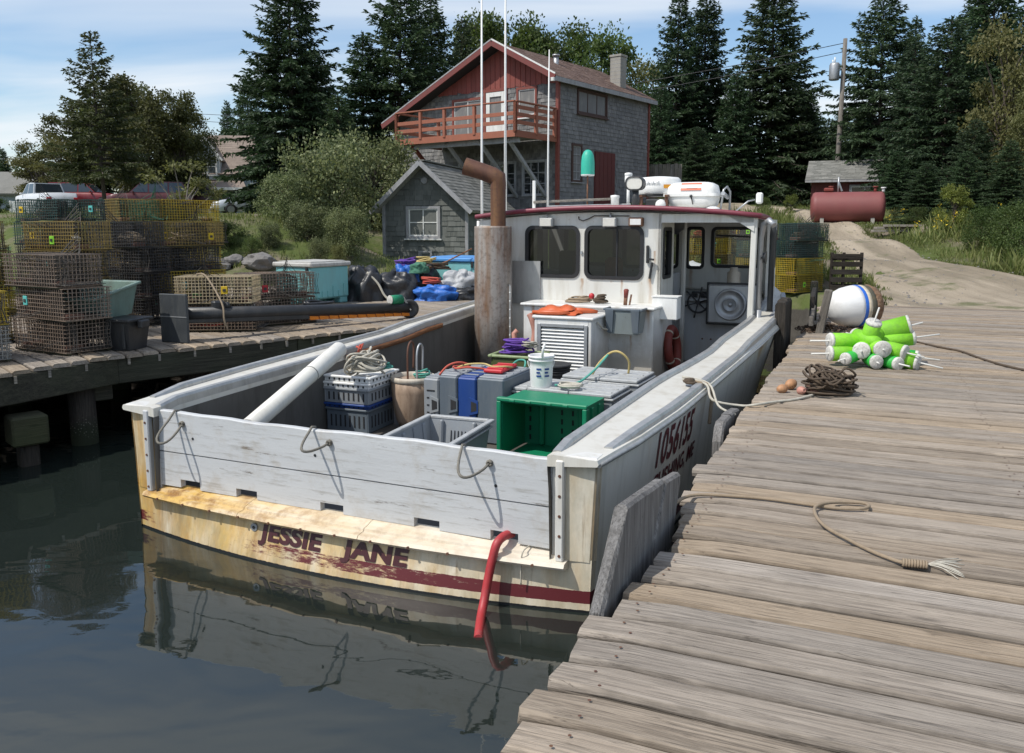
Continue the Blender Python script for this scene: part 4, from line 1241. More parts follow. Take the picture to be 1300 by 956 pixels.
mb = MB(); mb.tube([(-1.02, 5.6, 1.02), (-1.06, 5.58, .98), (-1.03, 5.56, .75), (-.98, 5.52, .5)], .035, 8); mb.obj('exhaust_hose', M['float'], boat)

# helm: console, wheel, pot hauler, instruments
mb = MB(); mb.box((1.20, 8.55, .80), (1.36, .8, .95), bev=.02); mb.box((1.20, 8.5, 1.30), (1.40, .9, .03), bev=.01); mb.obj('helm_console', M['gel_grey'], boat)
mb = MB()
wc = Vector((.93, 8.03, 1.27))
mb.tube([wc + Vector((.155 * math.cos(a), 0, .155 * math.sin(a))) for a in np.linspace(0, 2 * math.pi, 25)[:-1]], .016, 7, closed=True)
for k in range(6):
    a = k * math.pi / 3 + .3; d = Vector((math.cos(a), 0, math.sin(a)))
    mb.tube([wc + d * .03, wc + d * .17, wc + d * .20, wc + d * .245], [.010, .010, .015, .012], 6)
mb.cyl(wc - Vector((0, .04, 0)), wc + Vector((0, .12, 0)), .035, 12)
mb.obj('steering_wheel', M['black'], boat)
mb = MB(); mb.box((1.47, 7.92, 1.27), (.74, .05, .58), bev=.02); mb.obj('hauler_plate', M['galv'], boat)
mb = MB(); hc = Vector((1.44, 7.86, 1.27))
TH = Matrix.Translation(hc) @ RX(math.pi / 2)
mb.lathe([(.0, .012), (.09, .012), (.095, .018), (.10, .012), (.20, .010), (.205, .024), (.225, .026), (.235, .01), (.24, -.02), (.23, -.04)], 32, T=TH)
mb.lathe([(.0, .05), (.03, .05), (.035, .02)], 12, T=TH)
mb.obj('hauler_disc', M['galv'], boat)
for p in ((1.74, 7.88, 1.49), (1.74, 7.88, 1.05)):
    mb = MB(); mb.lathe([(0, .02), (.03, .02), (.034, 0)], 12, T=Matrix.Translation(p) @ RX(math.pi / 2)); mb.obj('hauler_bolt', M['black'], boat)
mb = MB(); mb.box((1.47, 7.955, 1.27), (.80, .02, .64), bev=.008); mb.obj('hauler_backing', M['black'], boat)
mb = MB(); mb.lathe([(.13, 1.32), (.13, 1.40), (.105, 1.43), (.10, 1.72), (.06, 1.75), (.055, 1.80), (0, 1.80)], 16, c=(1.40, 8.35, 0)); mb.obj('binnacle', M['drum_rim'], boat)
for v, s_ in ((.95, .11), (1.10, .09), (.80, .08)):
    mb = MB(); mb.box((v, 8.4, 1.36), (s_, .08, .10), bev=.008); mb.obj('instrument', M['black'], boat)
mb = MB(); mb.lathe([(0, 2.30), (.12, 2.31), (.21, 2.38), (.22, 2.50), (.20, 2.56)], 18, c=(.62, 7.35, 0)); mb.obj('cabin_fan', M['black'], boat)
for v, u, z in ((.99, 8.14, .70), (1.12, 8.14, .70), (1.14, 8.14, .60)):
    mb = MB(); mb.cyl((v, u, z), (v, u - .012, z), .014, 8); mb.obj('bolt', M['rust'], boat)
# davit and hauling posts on the starboard rail
mb = MB(); mb.tube([(2.02, 6.55, 1.20), (2.02, 6.55, 2.28), (2.05, 6.5, 2.45), (2.13, 6.42, 2.50), (2.2, 6.35, 2.44)], [.035, .035, .04, .04, .035], 10); mb.lathe([(.09, 1.17), (.09, 1.20), (.045, 1.22), (.045, 1.34)], 12, c=(2.02, 6.55, 0)); mb.obj('davit', M['galv'], boat)
mb = MB(); mb.tube([(2.10, 7.1, 1.24), (2.10, 7.1, 2.30), (2.12, 7.0, 2.44)], .04, 10); mb.lathe([(.08, 1.22), (.08, 1.26), (.045, 1.28)], 12, c=(2.10, 7.1, 0)); mb.obj('davit', M['slate_plate'], boat)
mb = MB(); mb.lathe([(.09, -.03), (.06, 0), (.09, .03)], 16, T=Matrix.Translation((2.06, 6.6, 2.02)) @ RY(math.pi / 2)); mb.obj('hauling_block', M['black'], boat)
mb = MB(); mb.beam((2.12, 6.0, 1.175), (2.20, 7.5, 1.30), .05, .03, bev=.006); mb.obj('rail_guard', M['galv'], boat)

# ----- on the roof
def ant(v, u, z0, z1, r, lean=(0, 0)):
    mb = MB(); mb.tube([(v, u, z0), (v + lean[0] * .2, u + lean[1] * .2, lerp(z0, z1, .35)), (v + lean[0], u + lean[1], z1)], [r, r * .8, r * .45], 8); mb.obj('whip_antenna', M['wpaint'], boat)
ant(-2.05, 6.62, 1.2, 6.7, .024, (.02, 0)); ant(-1.79, 6.9, 2.62, 6.9, .024, (.01, .0)); ant(-1.14, 7.0, 2.66, 4.97, .018, (.01, 0))
mb = MB(); mb.beam((-1.36, 7.0, 2.62), (-1.36, 7.0, 3.10), .04, .04); mb.obj('antenna_bracket', M['wpaint'], boat)
mb = MB(); mb.beam((-1.35, 6.95, 2.78), (-.30, 7.5, 2.83), .09, .035, bev=.006); mb.obj('roof_pole', M['w_lumber'], boat)
mb = MB(); mb.beam((-1.1, 6.85, 2.70), (.05, 7.3, 2.73), .07, .05, bev=.006); mb.obj('roof_pole', M['grey_trim'], boat)
mb = MB(); mb.cyl((-.02, 7.4, 2.68), (-.02, 7.4, 3.06), .022, 10); mb.lathe([(.05, 3.06), (.055, 3.07), (.055, 3.15), (.05, 3.16), (.06, 3.17), (.055, 3.20), (0, 3.21)], 14, c=(-.02, 7.4, 0)); mb.obj('mast_light', M['wpaint'], boat)
mb = MB(); mb.lathe([(.06, 2.68), (.06, 2.83), (.066, 2.84), (.066, 2.87), (0, 2.88)], 14, c=(-.16, 7.2, 0)); mb.obj('deck_light', M['wpaint'], boat)
# spotlight
mb = MB(); o = rrect(-.135, .135, -.10, .10, .085); i_ = rrect(-.115, .115, -.08, .08, .07)
TSp = Matrix.Translation((.18, 7.0, 3.03)); n = len(o)
mb.add([(p[0], 0, p[1]) for p in o] + [(p[0] * .92, .18, p[1] * .92) for p in o] + [(p[0], -.004, p[1]) for p in i_], [(j, (j + 1) % n, n + (j + 1) % n, n + j) for j in range(n)] + [tuple(range(n, 2 * n))] + [(j, (j + 1) % n, 2 * n + (j + 1) % n, 2 * n + j) for j in range(n)], 0, False, TSp)
mb.add([(p[0], .006, p[1]) for p in i_], [tuple(range(n))], 1, False, TSp)
mb.cyl((.18, 7.08, 2.68), (.18, 7.08, 2.95), .05, 12)
mb.obj('spotlight', [M['black'], M['lens']], boat)
# radar drum on its bracket
rp = (.30, 8.0)
mb = MB(); mb.lathe([(.30, 2.90), (.325, 2.92), (.33, 3.0), (.315, 3.12), (.28, 3.155), (.12, 3.17), (0, 3.172)], 30, c=(rp[0], rp[1], 0)); rd = mb.obj('radar', M['wpaint'], boat)
mb = MB(); mb.lathe([(.27, 2.875), (.31, 2.885), (.31, 2.90)], 26, c=(rp[0], rp[1], 0)); mb.obj('radar_base', M['black'], rd)
mb = MB(); mb.box((.21, -.25, 3.03), (.11, .012, .055)); 
def on_drum(a0, z0):
    def f(x, y):
        a = a0 + x / .335
        return Vector((rp[0] + .336 * math.sin(a), rp[1] - .336 * math.cos(a), z0 + y))
    return f
me = text_mesh('radar', .01); bpy.data.meshes.remove(me)
mb = MB(); mb.grid([[tuple(on_drum(.42, 2.985)(x, z)) for x in np.linspace(0, .11, 5)] for z in (0, .055)]); mb.obj('amber_label', M['amber'], rd)
mb = MB()
for k in range(9):
    x = -.13 + k * .026
    mb.grid([[tuple(on_drum(-.05, 3.04)(x + q, z)) for q in (0, .014)] for z in (0, .02 + .014 * ((k * 7) % 3))])
mb.obj('maker_lettering', M['galv'], rd)
for x in (.14, .52): 
    mb = MB(); mb.beam((x, 7.55, 2.66), (x, 7.55, 2.86), .045, .045, bev=.006); mb.beam((x, 7.5, 2.87), (x, 8.3, 2.88), .04, .03); mb.obj('radar_bracket', M['rust'], boat)
mb = MB(); mb.box((.36, 7.62, 2.74), (.34, .12, .17), bev=.02); mb.obj('roof_box', M['black'], boat)
mb = MB(); mb.lathe([(.0, .05), (.07, .04), (.08, -.03), (.05, -.05)], 14, T=Matrix.Translation((.44, 7.52, 2.74)) @ RX(math.pi / 2)); mb.obj('roof_speaker', M['wpaint'], boat)
# life-raft canister: two moulded halves, flange, straps, label
rc = (.84, 7.9, 2.88); ln = .80
mb = MB()
def raft_prof(a):                       # rounded box section
    c, s_ = math.cos(a), math.sin(a); e = .62
    return (abs(c) ** e * (1 if c > 0 else -1), abs(s_) ** e * (1 if s_ > 0 else -1))
rows = []
for t in np.linspace(-1, 1, 15):
    k = (1 - abs(t) ** 5) ** .42 if abs(t) < 1 else .0
    k = max(k, .02)
    rows.append([(rc[0] + t * ln / 2, rc[1] + .24 * k ** .6 * raft_prof(a)[0], rc[2] + (.195 if raft_prof(a)[1] > 0 else .20) * k * raft_prof(a)[1]) for a in np.linspace(0, 2 * math.pi, 29)])
mb.grid(rows, 0)
raft = mb.obj('life_raft_canister', M['wpaint'], boat)
mb = MB(); o = rrect(-ln / 2 - .012, ln / 2 + .012, -.26, .26, .09); n = len(o)
mb.add([(rc[0] + p[0], rc[1] + p[1], rc[2] - .02) for p in o] + [(rc[0] + p[0], rc[1] + p[1], rc[2] + .02) for p in o], [tuple(range(n)), tuple(range(n, 2 * n)), *[(j, (j + 1) % n, n + (j + 1) % n, n + j) for j in range(n)]])
mb.obj('canister_flange', M['wpaint'], raft)
mb = MB(); mb.add([(rc[0] - .14, rc[1] - .236, rc[2] + .06), (rc[0] + .16, rc[1] - .236, rc[2] + .06), (rc[0] + .16, rc[1] - .175, rc[2] + .168), (rc[0] - .14, rc[1] - .175, rc[2] + .168)], [(0, 1, 2, 3)]); 
for v in mb.V: pass
mb.V = [(x, y - .012, z + .006) for x, y, z in mb.V]
mb.obj('red_label', M['tag_red'] if False else M['orange_label'] if 'orange_label' in M else plain('red_orange_label', (.62, .10, .03), .5, 0, .05, 5, 0, 20, .1), raft)
mb = MB(); mb.add([(rc[0] - .06, rc[1] - .225, rc[2] + .09), (rc[0] + .10, rc[1] - .225, rc[2] + .09), (rc[0] + .10, rc[1] - .197, rc[2] + .138), (rc[0] - .06, rc[1] - .197, rc[2] + .138)], [(0, 1, 2, 3)])
mb.V = [(x, y - .014, z + .008) for x, y, z in mb.V]
mb.obj('label_print', M['wpaint'], raft)
mb = MB(); mb.cyl((rc[0] + .02, rc[1] - .245, rc[2] - .04), (rc[0] + .05, rc[1] - .255, rc[2] - .14), .008, 6); mb.lathe([(0, .01), (.022, .01), (.022, -.01)], 10, T=Matrix.Translation((rc[0] + .02, rc[1] - .262, rc[2] - .02)) @ RX(math.pi / 2)); mb.obj('release_cord', M['black'], raft)
for x in (-.25, .27):
    mb = MB(); mb.box((rc[0] + x, rc[1], 2.672), (.05, .5, .03)); mb.obj('canister_cradle', M['galv'], boat)
mb = MB(); mb.tube([(1.26, 7.8, 2.66), (1.30, 7.8, 2.95), (1.33, 7.9, 3.0), (1.36, 8.0, 2.93), (1.35, 8.05, 2.66)], .016, 7); mb.tube([(1.30, 7.75, 2.9), (1.31, 8.1, 2.85)], .03, 8); mb.obj('roof_rack', M['galv'], boat)
mb = MB(); mb.tube([(1.62, 6.9, 2.62), (1.78, 6.95, 2.76), (1.86, 7.0, 2.78)], .012, 6); mb.box((1.92, 7.0, 2.80), (.09, .06, .15), 1, bev=.02); mb.obj('side_mirror', [M['galv'], M['wpaint']], boat)
mb = MB(); mb.lathe([(.10, 2.64), (.09, 2.67), (.04, 2.69), (0, 2.69)], 12, c=(1.35, 6.75, 0)); mb.obj('roof_vent', M['wpaint'], boat)
# ------------------------------------------------------------------ loose things on the boat (each a thing of its own)
def bthing(name, label, cat, v, u, z, rz=0.0, group=None):
    return thing(name, label, cat, bw(v, u, z), -BH + rz, group)

def crate_open(name, label, mat, v, u, z, w_, l_, h_, rz, cat='crate', group='plastic crates in the cockpit'):
    """open tote: ribbed walls with slots, double rim, hinged lid halves left off"""
    t = bthing(name, label, cat, v, u, z, rz, group)
    tp = .05
    for sx in (-1, 1):
        mb = MB()
        mb.add([(sx * (w_ / 2 - tp), -l_ / 2 + tp, 0), (sx * (w_ / 2 - tp), l_ / 2 - tp, 0), (sx * w_ / 2, l_ / 2, h_), (sx * w_ / 2, -l_ / 2, h_),
                (sx * (w_ / 2 - tp - .012), -l_ / 2 + tp, 0), (sx * (w_ / 2 - tp - .012), l_ / 2 - tp, 0), (sx * (w_ / 2 - .012), l_ / 2, h_), (sx * (w_ / 2 - .012), -l_ / 2, h_)],
               [(0, 1, 2, 3), (4, 7, 6, 5), (0, 3, 7, 4), (1, 5, 6, 2), (3, 2, 6, 7)])
        mb.obj('side_wall', M[mat], t)
    for sy in (-1, 1):
        mb = MB()
        mb.add([(-w_ / 2 + tp, sy * (l_ / 2 - tp), 0), (w_ / 2 - tp, sy * (l_ / 2 - tp), 0), (w_ / 2, sy * l_ / 2, h_), (-w_ / 2, sy * l_ / 2, h_),
                (-w_ / 2 + tp, sy * (l_ / 2 - tp - .012), 0), (w_ / 2 - tp, sy * (l_ / 2 - tp - .012), 0), (w_ / 2, sy * (l_ / 2 - .012), h_), (-w_ / 2, sy * (l_ / 2 - .012), h_)],
               [(0, 1, 2, 3), (4, 7, 6, 5), (3, 2, 6, 7)])
        mb.obj('end_wall', M[mat], t)
    mb = MB(); mb.box((0, 0, .012), (w_ - 2 * tp, l_ - 2 * tp, .02)); mb.obj('floor_panel', M[mat], t)
    mb = MB()
    for sx in (-1, 1): mb.box((sx * (w_ / 2 + .004), 0, h_ - .012), (.05, l_ + .05, .028), bev=.006); mb.box((sx * (w_ / 2 + .006), 0, h_ - .06), (.03, l_ + .02, .016), bev=.004)
    for sy in (-1, 1): mb.box((0, sy * (l_ / 2 + .004), h_ - .012), (w_ - .045, .05, .028), bev=.006)
    mb.obj('rim', M['crate_rim'], t)
    for sx in (-1, 1):
        for k in (-.3, -.1, .12, .32):
            mb = MB(); mb.beam((sx * (w_ / 2 - tp - .02), k * l_, .02), (sx * (w_ / 2 - .02), k * l_, h_ - .04), .05, .02, bev=.008); mb.obj('rib', M[mat], t)
    for k in (-.26, .26):
        for sy in (-1, 1):
            mb = MB(); mb.beam((k * w_, sy * (l_ / 2 - tp - .015), .02), (k * w_, sy * (l_ / 2 - .025), h_ - .03), .06, .035, bev=.012); mb.obj('rib', M[mat], t)
    for sy in (-1, 1):
        for k in range(5):
            mb = MB(); x = (k - 2) * .034
            mb.beam((x, sy * (l_ / 2 - tp - .016 + .010), .12), (x, sy * (l_ / 2 - .030 + .002), h_ - .12), .012, .006); mb.obj('slot', M['black'], t)
    for k in range(6):
        for sy in (-1, 1):
            mb = MB(); mb.box(((k - 2.5) * w_ / 6.4, sy * (l_ / 2 + .026), h_ - .012), (.03, .014, .022), bev=.003); mb.obj('hinge_lug', M['crate_rim'], t)
    return t
crate_open('lobster_crate', 'grey open plastic crate behind the stern boards, nearest to the transom', 'grey_crate', .16, 1.24, .33, .60, .90, .42, rad(4))

def crate_end(name, label, mat, v0, v1, u0, u1, z0, z1, slots=False, handle=None, rz=0.0):
    """closed crate standing on end, in a row"""
    w_, l_, h_ = v1 - v0, u1 - u0, z1 - z0
    t = bthing(name, label, 'crate', (v0 + v1) / 2, (u0 + u1) / 2, z0, rz, 'plastic crates standing on end in a row')
    mb = MB(); mb.box((0, 0, h_ / 2), (w_ - .008, l_, h_), bev=.014); mb.obj('crate_body', M[mat], t)
    mb = MB(); mb.box((0, 0, h_ + .004), (w_ - .03, l_ * .92, .016), bev=.006); mb.obj('lid_edge', M['grey_crate' if mat != 'blue_crate' else mat], t)
    for k in range(4):
        mb = MB(); mb.box((0, (k - 1.5) * l_ / 4.4, h_ + .016), (w_ - .05, .02, .012), bev=.003); mb.obj('hinge_lug', M['grey_crate'], t)
    if slots:
        for k in range(6):
            mb = MB(); mb.box((.0, -l_ / 2 - .0015, h_ - .12 - k * .075), (w_ * .5, .006, .014)); mb.obj('slot', M['black'], t)
    if handle is not None:
        zc = h_ * .56; x = handle
        mb = MB(); pts = [(-.05, .09), (.05, .06), (.05, -.06), (-.05, -.09)]
        mb.prism([(x + p[0], zc + p[1]) for p in pts], -l_ / 2 - .012, -l_ / 2 + .002); mb.obj('handle_plate', M[mat], t)
        mb = MB(); mb.prism([(x + p[0] * .6 + .006, zc + p[1] * .6) for p in pts], -l_ / 2 - .0145, -l_ / 2 - .0115); mb.obj('handle_hole', M['black'], t)
    return t
crate_end('lobster_crate', 'light grey crate with vent slots standing at the port end of the row', 'grey_crate', -.655, -.475, 2.40, 3.10, .33, .925, slots=True, handle=.04)
crate_end('lobster_crate', 'slate grey crate standing between the slotted crate and the blue one', 'grey_slate', -.47, -.262, 2.39, 3.12, .33, .965, handle=.06)
crate_end('lobster_crate', 'blue crate standing on end between two slate grey crates', 'blue_crate', -.258, -.05, 2.385, 3.10, .33, .965, handle=.075)
crate_end('lobster_crate', 'wide slate grey crate standing at the starboard end of the row beside the green crate', 'grey_slate', -.045, .25, 2.38, 3.12, .33, .975, handle=None)
mb = MB(); mb.box((0, 0, .02), (.20, .44, .035), bev=.01)
for k in range(3): mb.box((0, -.14 + k * .14, .042), (.17, .03, .012), bev=.004)
rl = mb.obj('crate_lid', M['red_crate'], None, bw(.03, 2.78, .995), -BH + .06); tag(rl, 'red plastic lid lying across the standing crates', 'lid')
def lying_rope(name, label, mat, pts, r, cat='rope', loc=None, n=7):
    o = MB(); c = Vector(pts[0]) if loc is None else Vector(loc)
    P = smooth_path([Vector(p) - c for p in pts]); o.tube(P, r, n)
    ob = o.obj(name, M[mat], None, c); return tag(ob, label, cat)
def smooth_path(P, k=5):
    """Catmull-Rom through the points"""
    P = [Vector(p) for p in P]; out = []
    for i in range(len(P) - 1):
        p0, p1, p2, p3 = P[max(i - 1, 0)], P[i], P[i + 1], P[min(i + 2, len(P) - 1)]
        for j in range(k):
            t = j / k
            out.append(.5 * ((2 * p1) + (p2 - p0) * t + (2 * p0 - 5 * p1 + 4 * p2 - p3) * t * t + (3 * p1 - p0 - 3 * p2 + p3) * t ** 3))
    out.append(P[-1]); return out
def brope(name, label, mat, pts, r, cat='rope'):
    return lying_rope(name, label, mat, [bw(*p) for p in pts], r, cat)
brope('rope', 'red and tan handle rope looping over the slate grey and blue crates', 'rope_r', [(-.52, 2.50, .95), (-.45, 2.55, 1.04), (-.36, 2.62, 1.07), (-.30, 2.75, 1.03), (-.40, 2.85, 1.0), (-.46, 2.7, 1.01), (-.35, 2.55, 1.02), (-.2, 2.5, 1.05), (-.05, 2.58, 1.03), (.02, 2.62, 1.01)], .011)
brope('rope', 'yellowish rope lying over the red lid on the standing crates', 'rope_y', [(-.42, 2.7, 1.0), (-.28, 2.66, 1.05), (-.12, 2.70, 1.06), (.0, 2.66, 1.045), (.12, 2.72, 1.045), (.13, 2.84, 1.02)], .010)
brope('rope', 'green rope end curling at the back of the standing crates', 'rope_g', [(.02, 3.05, .99), (.08, 3.1, 1.05), (.16, 3.1, 1.05), (.20, 3.0, 1.0)], .010)

# green crate lying on its side, open towards the stern
t = bthing('lobster_crate', 'bright green crate lying on its side with its open mouth facing the stern', 'crate', .80, 2.25, .33, rad(-2), 'plastic crates in the cockpit')
W, D, H = .82, .50, .54
mb = MB(); mb.box((0, 0, .012), (W - .1, D, .02)); mb.obj('side_wall', M['green_crate'], t)
mb = MB(); mb.box((0, 0, H - .012), (W, D, .02)); mb.obj('side_wall', M['green_crate'], t)
for sx in (-1, 1):
    mb = MB(); mb.box((sx * (W / 2 - .012), 0, H / 2), (.02, D, H - .045)); mb.obj('end_wall', M['green_crate'], t)
mb = MB(); mb.box((0, D / 2 - .01, H / 2), (W - .045, .02, H - .045)); mb.obj('floor_panel', M['green_crate'], t)
mb = MB()
mb.box((0, -D / 2, H + .006), (W + .06, .06, .035), bev=.008); mb.box((0, -D / 2, .012), (W + .06, .06, .035), bev=.008)
for sx in (-1, 1): mb.box((sx * (W / 2 + .008), -D / 2, H / 2), (.045, .06, H - .02), bev=.008)
mb.obj('rim', M['green_crate'], t)
for sx in (-1, 1):
    for yy in (-.08, .1):
        mb = MB(); mb.box((sx * (W / 2 + .006), yy, H / 2), (.02, .03, H - .06), bev=.005); mb.obj('rib', M['green_crate'], t)
for x in (-.2, .2):
    mb = MB(); mb.box((x, D / 2 - .04, H / 2), (.05, .05, H - .06), bev=.012); mb.obj('rib', M['green_crate'], t)
for i in range(7):
    for j in range(5):
        if i == 2: continue
        mb = MB(); mb.box((-.33 + i * .11, D / 2 - .022, .09 + j * .09), (.018, .006, .05)); mb.obj('slot', M['dark_in'], t)
for x in (-.28, -.12, .08, .24):
    mb = MB(); mb.box((x, -D / 2 - .03, H + .004), (.05, .02, .022), bev=.004); mb.obj('hinge_lug', M['green_crate'], t)
mb = MB(); mb.box((W / 2 + .03, .05, H * .55), (.03, .14, .05), bev=.008); mb.obj('handle', M['green_crate'], t)

def crate_closed(label, v, u, z, w_, l_, h_, rz, mat='grey_crate'):
    t = bthing('lobster_crate', label, 'crate', v, u, z, rz, 'plastic crates in the cockpit')
    tp = .03
    mb = MB()
    b = [(-w_ / 2 + tp, -l_ / 2 + tp, 0), (w_ / 2 - tp, -l_ / 2 + tp, 0), (w_ / 2 - tp, l_ / 2 - tp, 0), (-w_ / 2 + tp, l_ / 2 - tp, 0), (-w_ / 2, -l_ / 2, h_ - .03), (w_ / 2, -l_ / 2, h_ - .03), (w_ / 2, l_ / 2, h_ - .03), (-w_ / 2, l_ / 2, h_ - .03)]
    mb.add(b, [(0, 3, 2, 1), (4, 5, 6, 7), (0, 1, 5, 4), (1, 2, 6, 5), (2, 3, 7, 6), (3, 0, 4, 7)]); mb.obj('crate_body', M[mat], t)
    for sx in (-1, 1):
        mb = MB(); mb.box((sx * w_ / 4, 0, h_ - .012), (w_ / 2 - .006, l_ + .03, .03), bev=.007); lid = mb.obj('lid_half', M['crate_rim'], t)
        for k in (-.34, 0, .34):
            mb = MB(); mb.box((sx * w_ / 4, k * l_, h_ + .006), (w_ / 2 - .06, .025, .012), bev=.003); mb.obj('lid_rib', M['crate_rim'], lid)
    mb = MB(); mb.box((0, 0, h_ - .045), (w_ + .03, l_ + .03, .022), bev=.006); mb.obj('rim', M['crate_rim'], t)
    for sx in (-1, 1):
        for k in range(6):
            mb = MB(); mb.box((sx * (w_ / 2 - .004), (k - 2.5) * l_ / 6.6, h_ * .55), (.02, .028, h_ * .62), bev=.005); mb.obj('rib', M[mat], t)
        for k in range(5):
            mb = MB(); mb.box((sx * (w_ / 2 + .007), (k - 2) * l_ / 6.6, h_ * .5), (.006, .05, .04)); mb.obj('slot', M['dark_in'], t)
    return t
crate_closed('grey closed crate directly behind the green crate', .86, 2.80, .33, .86, .52, .555, rad(-2))
crate_closed('grey closed crate farthest forward, its lid carrying a rope handle', .98, 3.38, .33, .80, .56, .60, rad(-2))
crate_closed('grey crate peeping out left of the two lidded ones under the white bucket', .42, 2.82, .33, .30, .5, .545, rad(-2))
crate_open('lobster_crate', 'small grey open crate beside the starboard bulwark', 'grey_crate', 1.36, 3.95, .33, .36, .62, .36, rad(-3))
brope('rope', 'pale rope handle standing in an arch on the forward grey crate', 'rope_y', [(.86, 3.2, .94), (.92, 3.25, 1.06), (1.02, 3.3, 1.16), (1.12, 3.3, 1.17), (1.2, 3.34, 1.08), (1.18, 3.4, .94)], .012)
brope('rope', 'sea green rope running from the arch down over the grey lids', 'rope_g', [(1.0, 3.28, 1.14), (.93, 3.1, 1.02), (.84, 2.9, .92), (.76, 2.72, .91), (.66, 2.66, .91)], .012)
hp = coil(.13, .10, 4, .05, .010, 0, 3); o = hp.obj('rope', M['rope_w'], None, bw(.84, 2.62, .895)); tag(o, 'small heap of grey-white rope on the grey lid behind the green crate', 'rope')

# white bucket
t = bthing('bucket', 'white plastic bucket with blue print and wire bail on the grey crates', 'bucket', .52, 2.66, .885, .3); t.scale = (.86, .86, .95)
mb = MB(); mb.lathe([(.118, 0), (.122, .01), (.132, .22), (.134, .27), (.146, .272), (.146, .285), (.138, .29), (.138, .305), (.15, .307), (.15, .325), (.14, .33), (.134, .32), (.115, .012), (0, .012)], 24); bk = mb.obj('bucket_body', M['wpaint'], t)
mb = MB()
for a0 in (-1.9, -1.2):
    for k in range(3):
        mb.grid([[((.1335 + .002) * math.cos(a0 + q), (.1335 + .002) * math.sin(a0 + q), .12 + k * .035 + zz) for q in np.linspace(0, .42 - .1 * (k % 2), 4)] for zz in (0, .018)])
mb.obj('blue_print', M['blue_crate'], bk)['kind'] = 'stuff'
mb = MB(); mb.tube([(.15 * math.cos(a), -.03 - .10 * math.sin(a) * .5, .27 - .13 * math.sin(a)) for a in np.linspace(0, math.pi, 12)], .004, 5); mb.tube([(.02, -.13, .30), (.03, -.15, .40), (.05, -.14, .46)], .016, 6); mb.obj('bail', M['wpaint'], t)

# tan drum with two bent rods
t = bthing('fish_drum', 'stained tan plastic drum standing at the port side of the crates', 'drum', -.97, 2.74, .33)
mb = MB(); mb.lathe([(.15, 0), (.185, .08), (.215, .22), (.23, .38), (.228, .50)], 28); mb.obj('drum_body', M['drum'], t)
mb = MB(); mb.lathe([(.227, .485), (.236, .49), (.24, .52), (.232, .545), (.218, .54), (.21, .50), (.19, .25), (.14, .03), (0, .03)], 28); mb.obj('drum_rim', M['drum_rim'], t)
for i, (v, h_) in enumerate(((-1.01, .0), (-.90, -.02))):
    mb = MB(); P = [(0, 0, 0), (0, 0, .40), (.005, .02, .52), (.02, .06, .575), (.03, .11, .56), (.035, .14, .50), (.03, .13, .28)]
    mb.tube(smooth_path(P), .011, 8)
    o = mb.obj('gaff_hook', M['rust' if i == 0 else 'galv'], None, bw(v, 2.70, .65 + h_), -BH + .3)
    tag(o, ('brown bent iron rod with a hooked top, port one of two in the tan drum', 'grey bent iron rod with a hooked top, starboard one of two in the tan drum')[i], 'hook', 'hooked rods in the drum')

# bait trays: white nested on grey nested on blue
def tray(name, label, mat, z, h_, w_, l_, dv=0, du=0):
    t = bthing(name, label, 'tray', -1.47 + dv, 2.50 + du, z, rad(2), 'stacked bait trays')
    for sx in (-1, 1):
        mb = MB(); mb.box((sx * (w_ / 2 - .008), 0, h_ / 2), (.015, l_, h_), bev=.003); mb.obj('side_wall', M[mat], t)
    for sy in (-1, 1):
        mb = MB(); mb.box((0, sy * (l_ / 2 - .008), h_ / 2), (w_ - .034, .015, h_), bev=.003); mb.obj('end_wall', M[mat], t)
    mb = MB(); mb.box((0, 0, .008), (w_ - .034, l_ - .034, .012)); mb.obj('floor_panel', M[mat], t)
    mb = MB()
    for sx in (-1, 1): mb.box((sx * (w_ / 2 + .002), 0, h_ - .012), (.032, l_ + .03, .022), bev=.005)
    for sy in (-1, 1): mb.box((0, sy * (l_ / 2 + .002), h_ - .012), (w_ - .03, .032, .022), bev=.005)
    mb.obj('rim', M[mat], t)
    n = max(1, int(h_ / .06))
    for k in range(8):
        mb = MB(); mb.box(((k - 3.5) * w_ / 9, -l_ / 2 - .0015, h_ * .45), (.016, .006, h_ * .5)); mb.obj('slot', M['dark_in'], t)
    for k in range(7):
        mb = MB(); mb.box((w_ / 2 + .0015, (k - 3) * l_ / 8, h_ * .45), (.006, .016, h_ * .5)); mb.obj('slot', M['dark_in'], t)
    return t
tray('bait_tray', 'blue-rimmed dark tray at the bottom of the bait tray stack', 'grey_slate', .33, .245, .50, .52)
tray('bait_tray', 'dark blue tray second from the bottom of the bait tray stack', 'blue_crate', .577, .05, .52, .54)
tray('bait_tray', 'grey tray in the middle of the bait tray stack', 'grey_crate', .63, .16, .53, .55)
tray('bait_tray', 'white tray second from the top of the bait tray stack', 'wpaint', .79, .06, .54, .56)
tray('bait_tray', 'white tray on top of the stack under the coiled rope', 'wpaint', .852, .065, .54, .56, .01, .01)
cb = MB()
rr = random.Random(5)
for k in range(16):                                # heavy coil slumped on its side: loops fanned over each other
    ti = lerp(-.95, .55, k / 15) + rr.uniform(-.12, .12); rx, ry = rr.uniform(.15, .20), rr.uniform(.12, .155)
    Tk = Matrix.Translation((lerp(-.07, .10, k / 15) + rr.uniform(-.02, .02), rr.uniform(-.04, .04), .09 + .05 * math.sin(k / 15 * 3.14))) @ RY(ti) @ RX(rr.uniform(-.25, .25)) @ RZ(rr.uniform(0, 6))
    cb.tube([(rx * math.cos(a) * (1 + .08 * math.sin(3 * a + k)), ry * math.sin(a), .025 * math.sin(2 * a + k)) for a in np.linspace(0, 6.283, 23)[:-1]], .0125, 6, closed=True, T=Tk)
coil(.19, .15, 7, .06, .0125, 0, 45, .2, mb=cb)
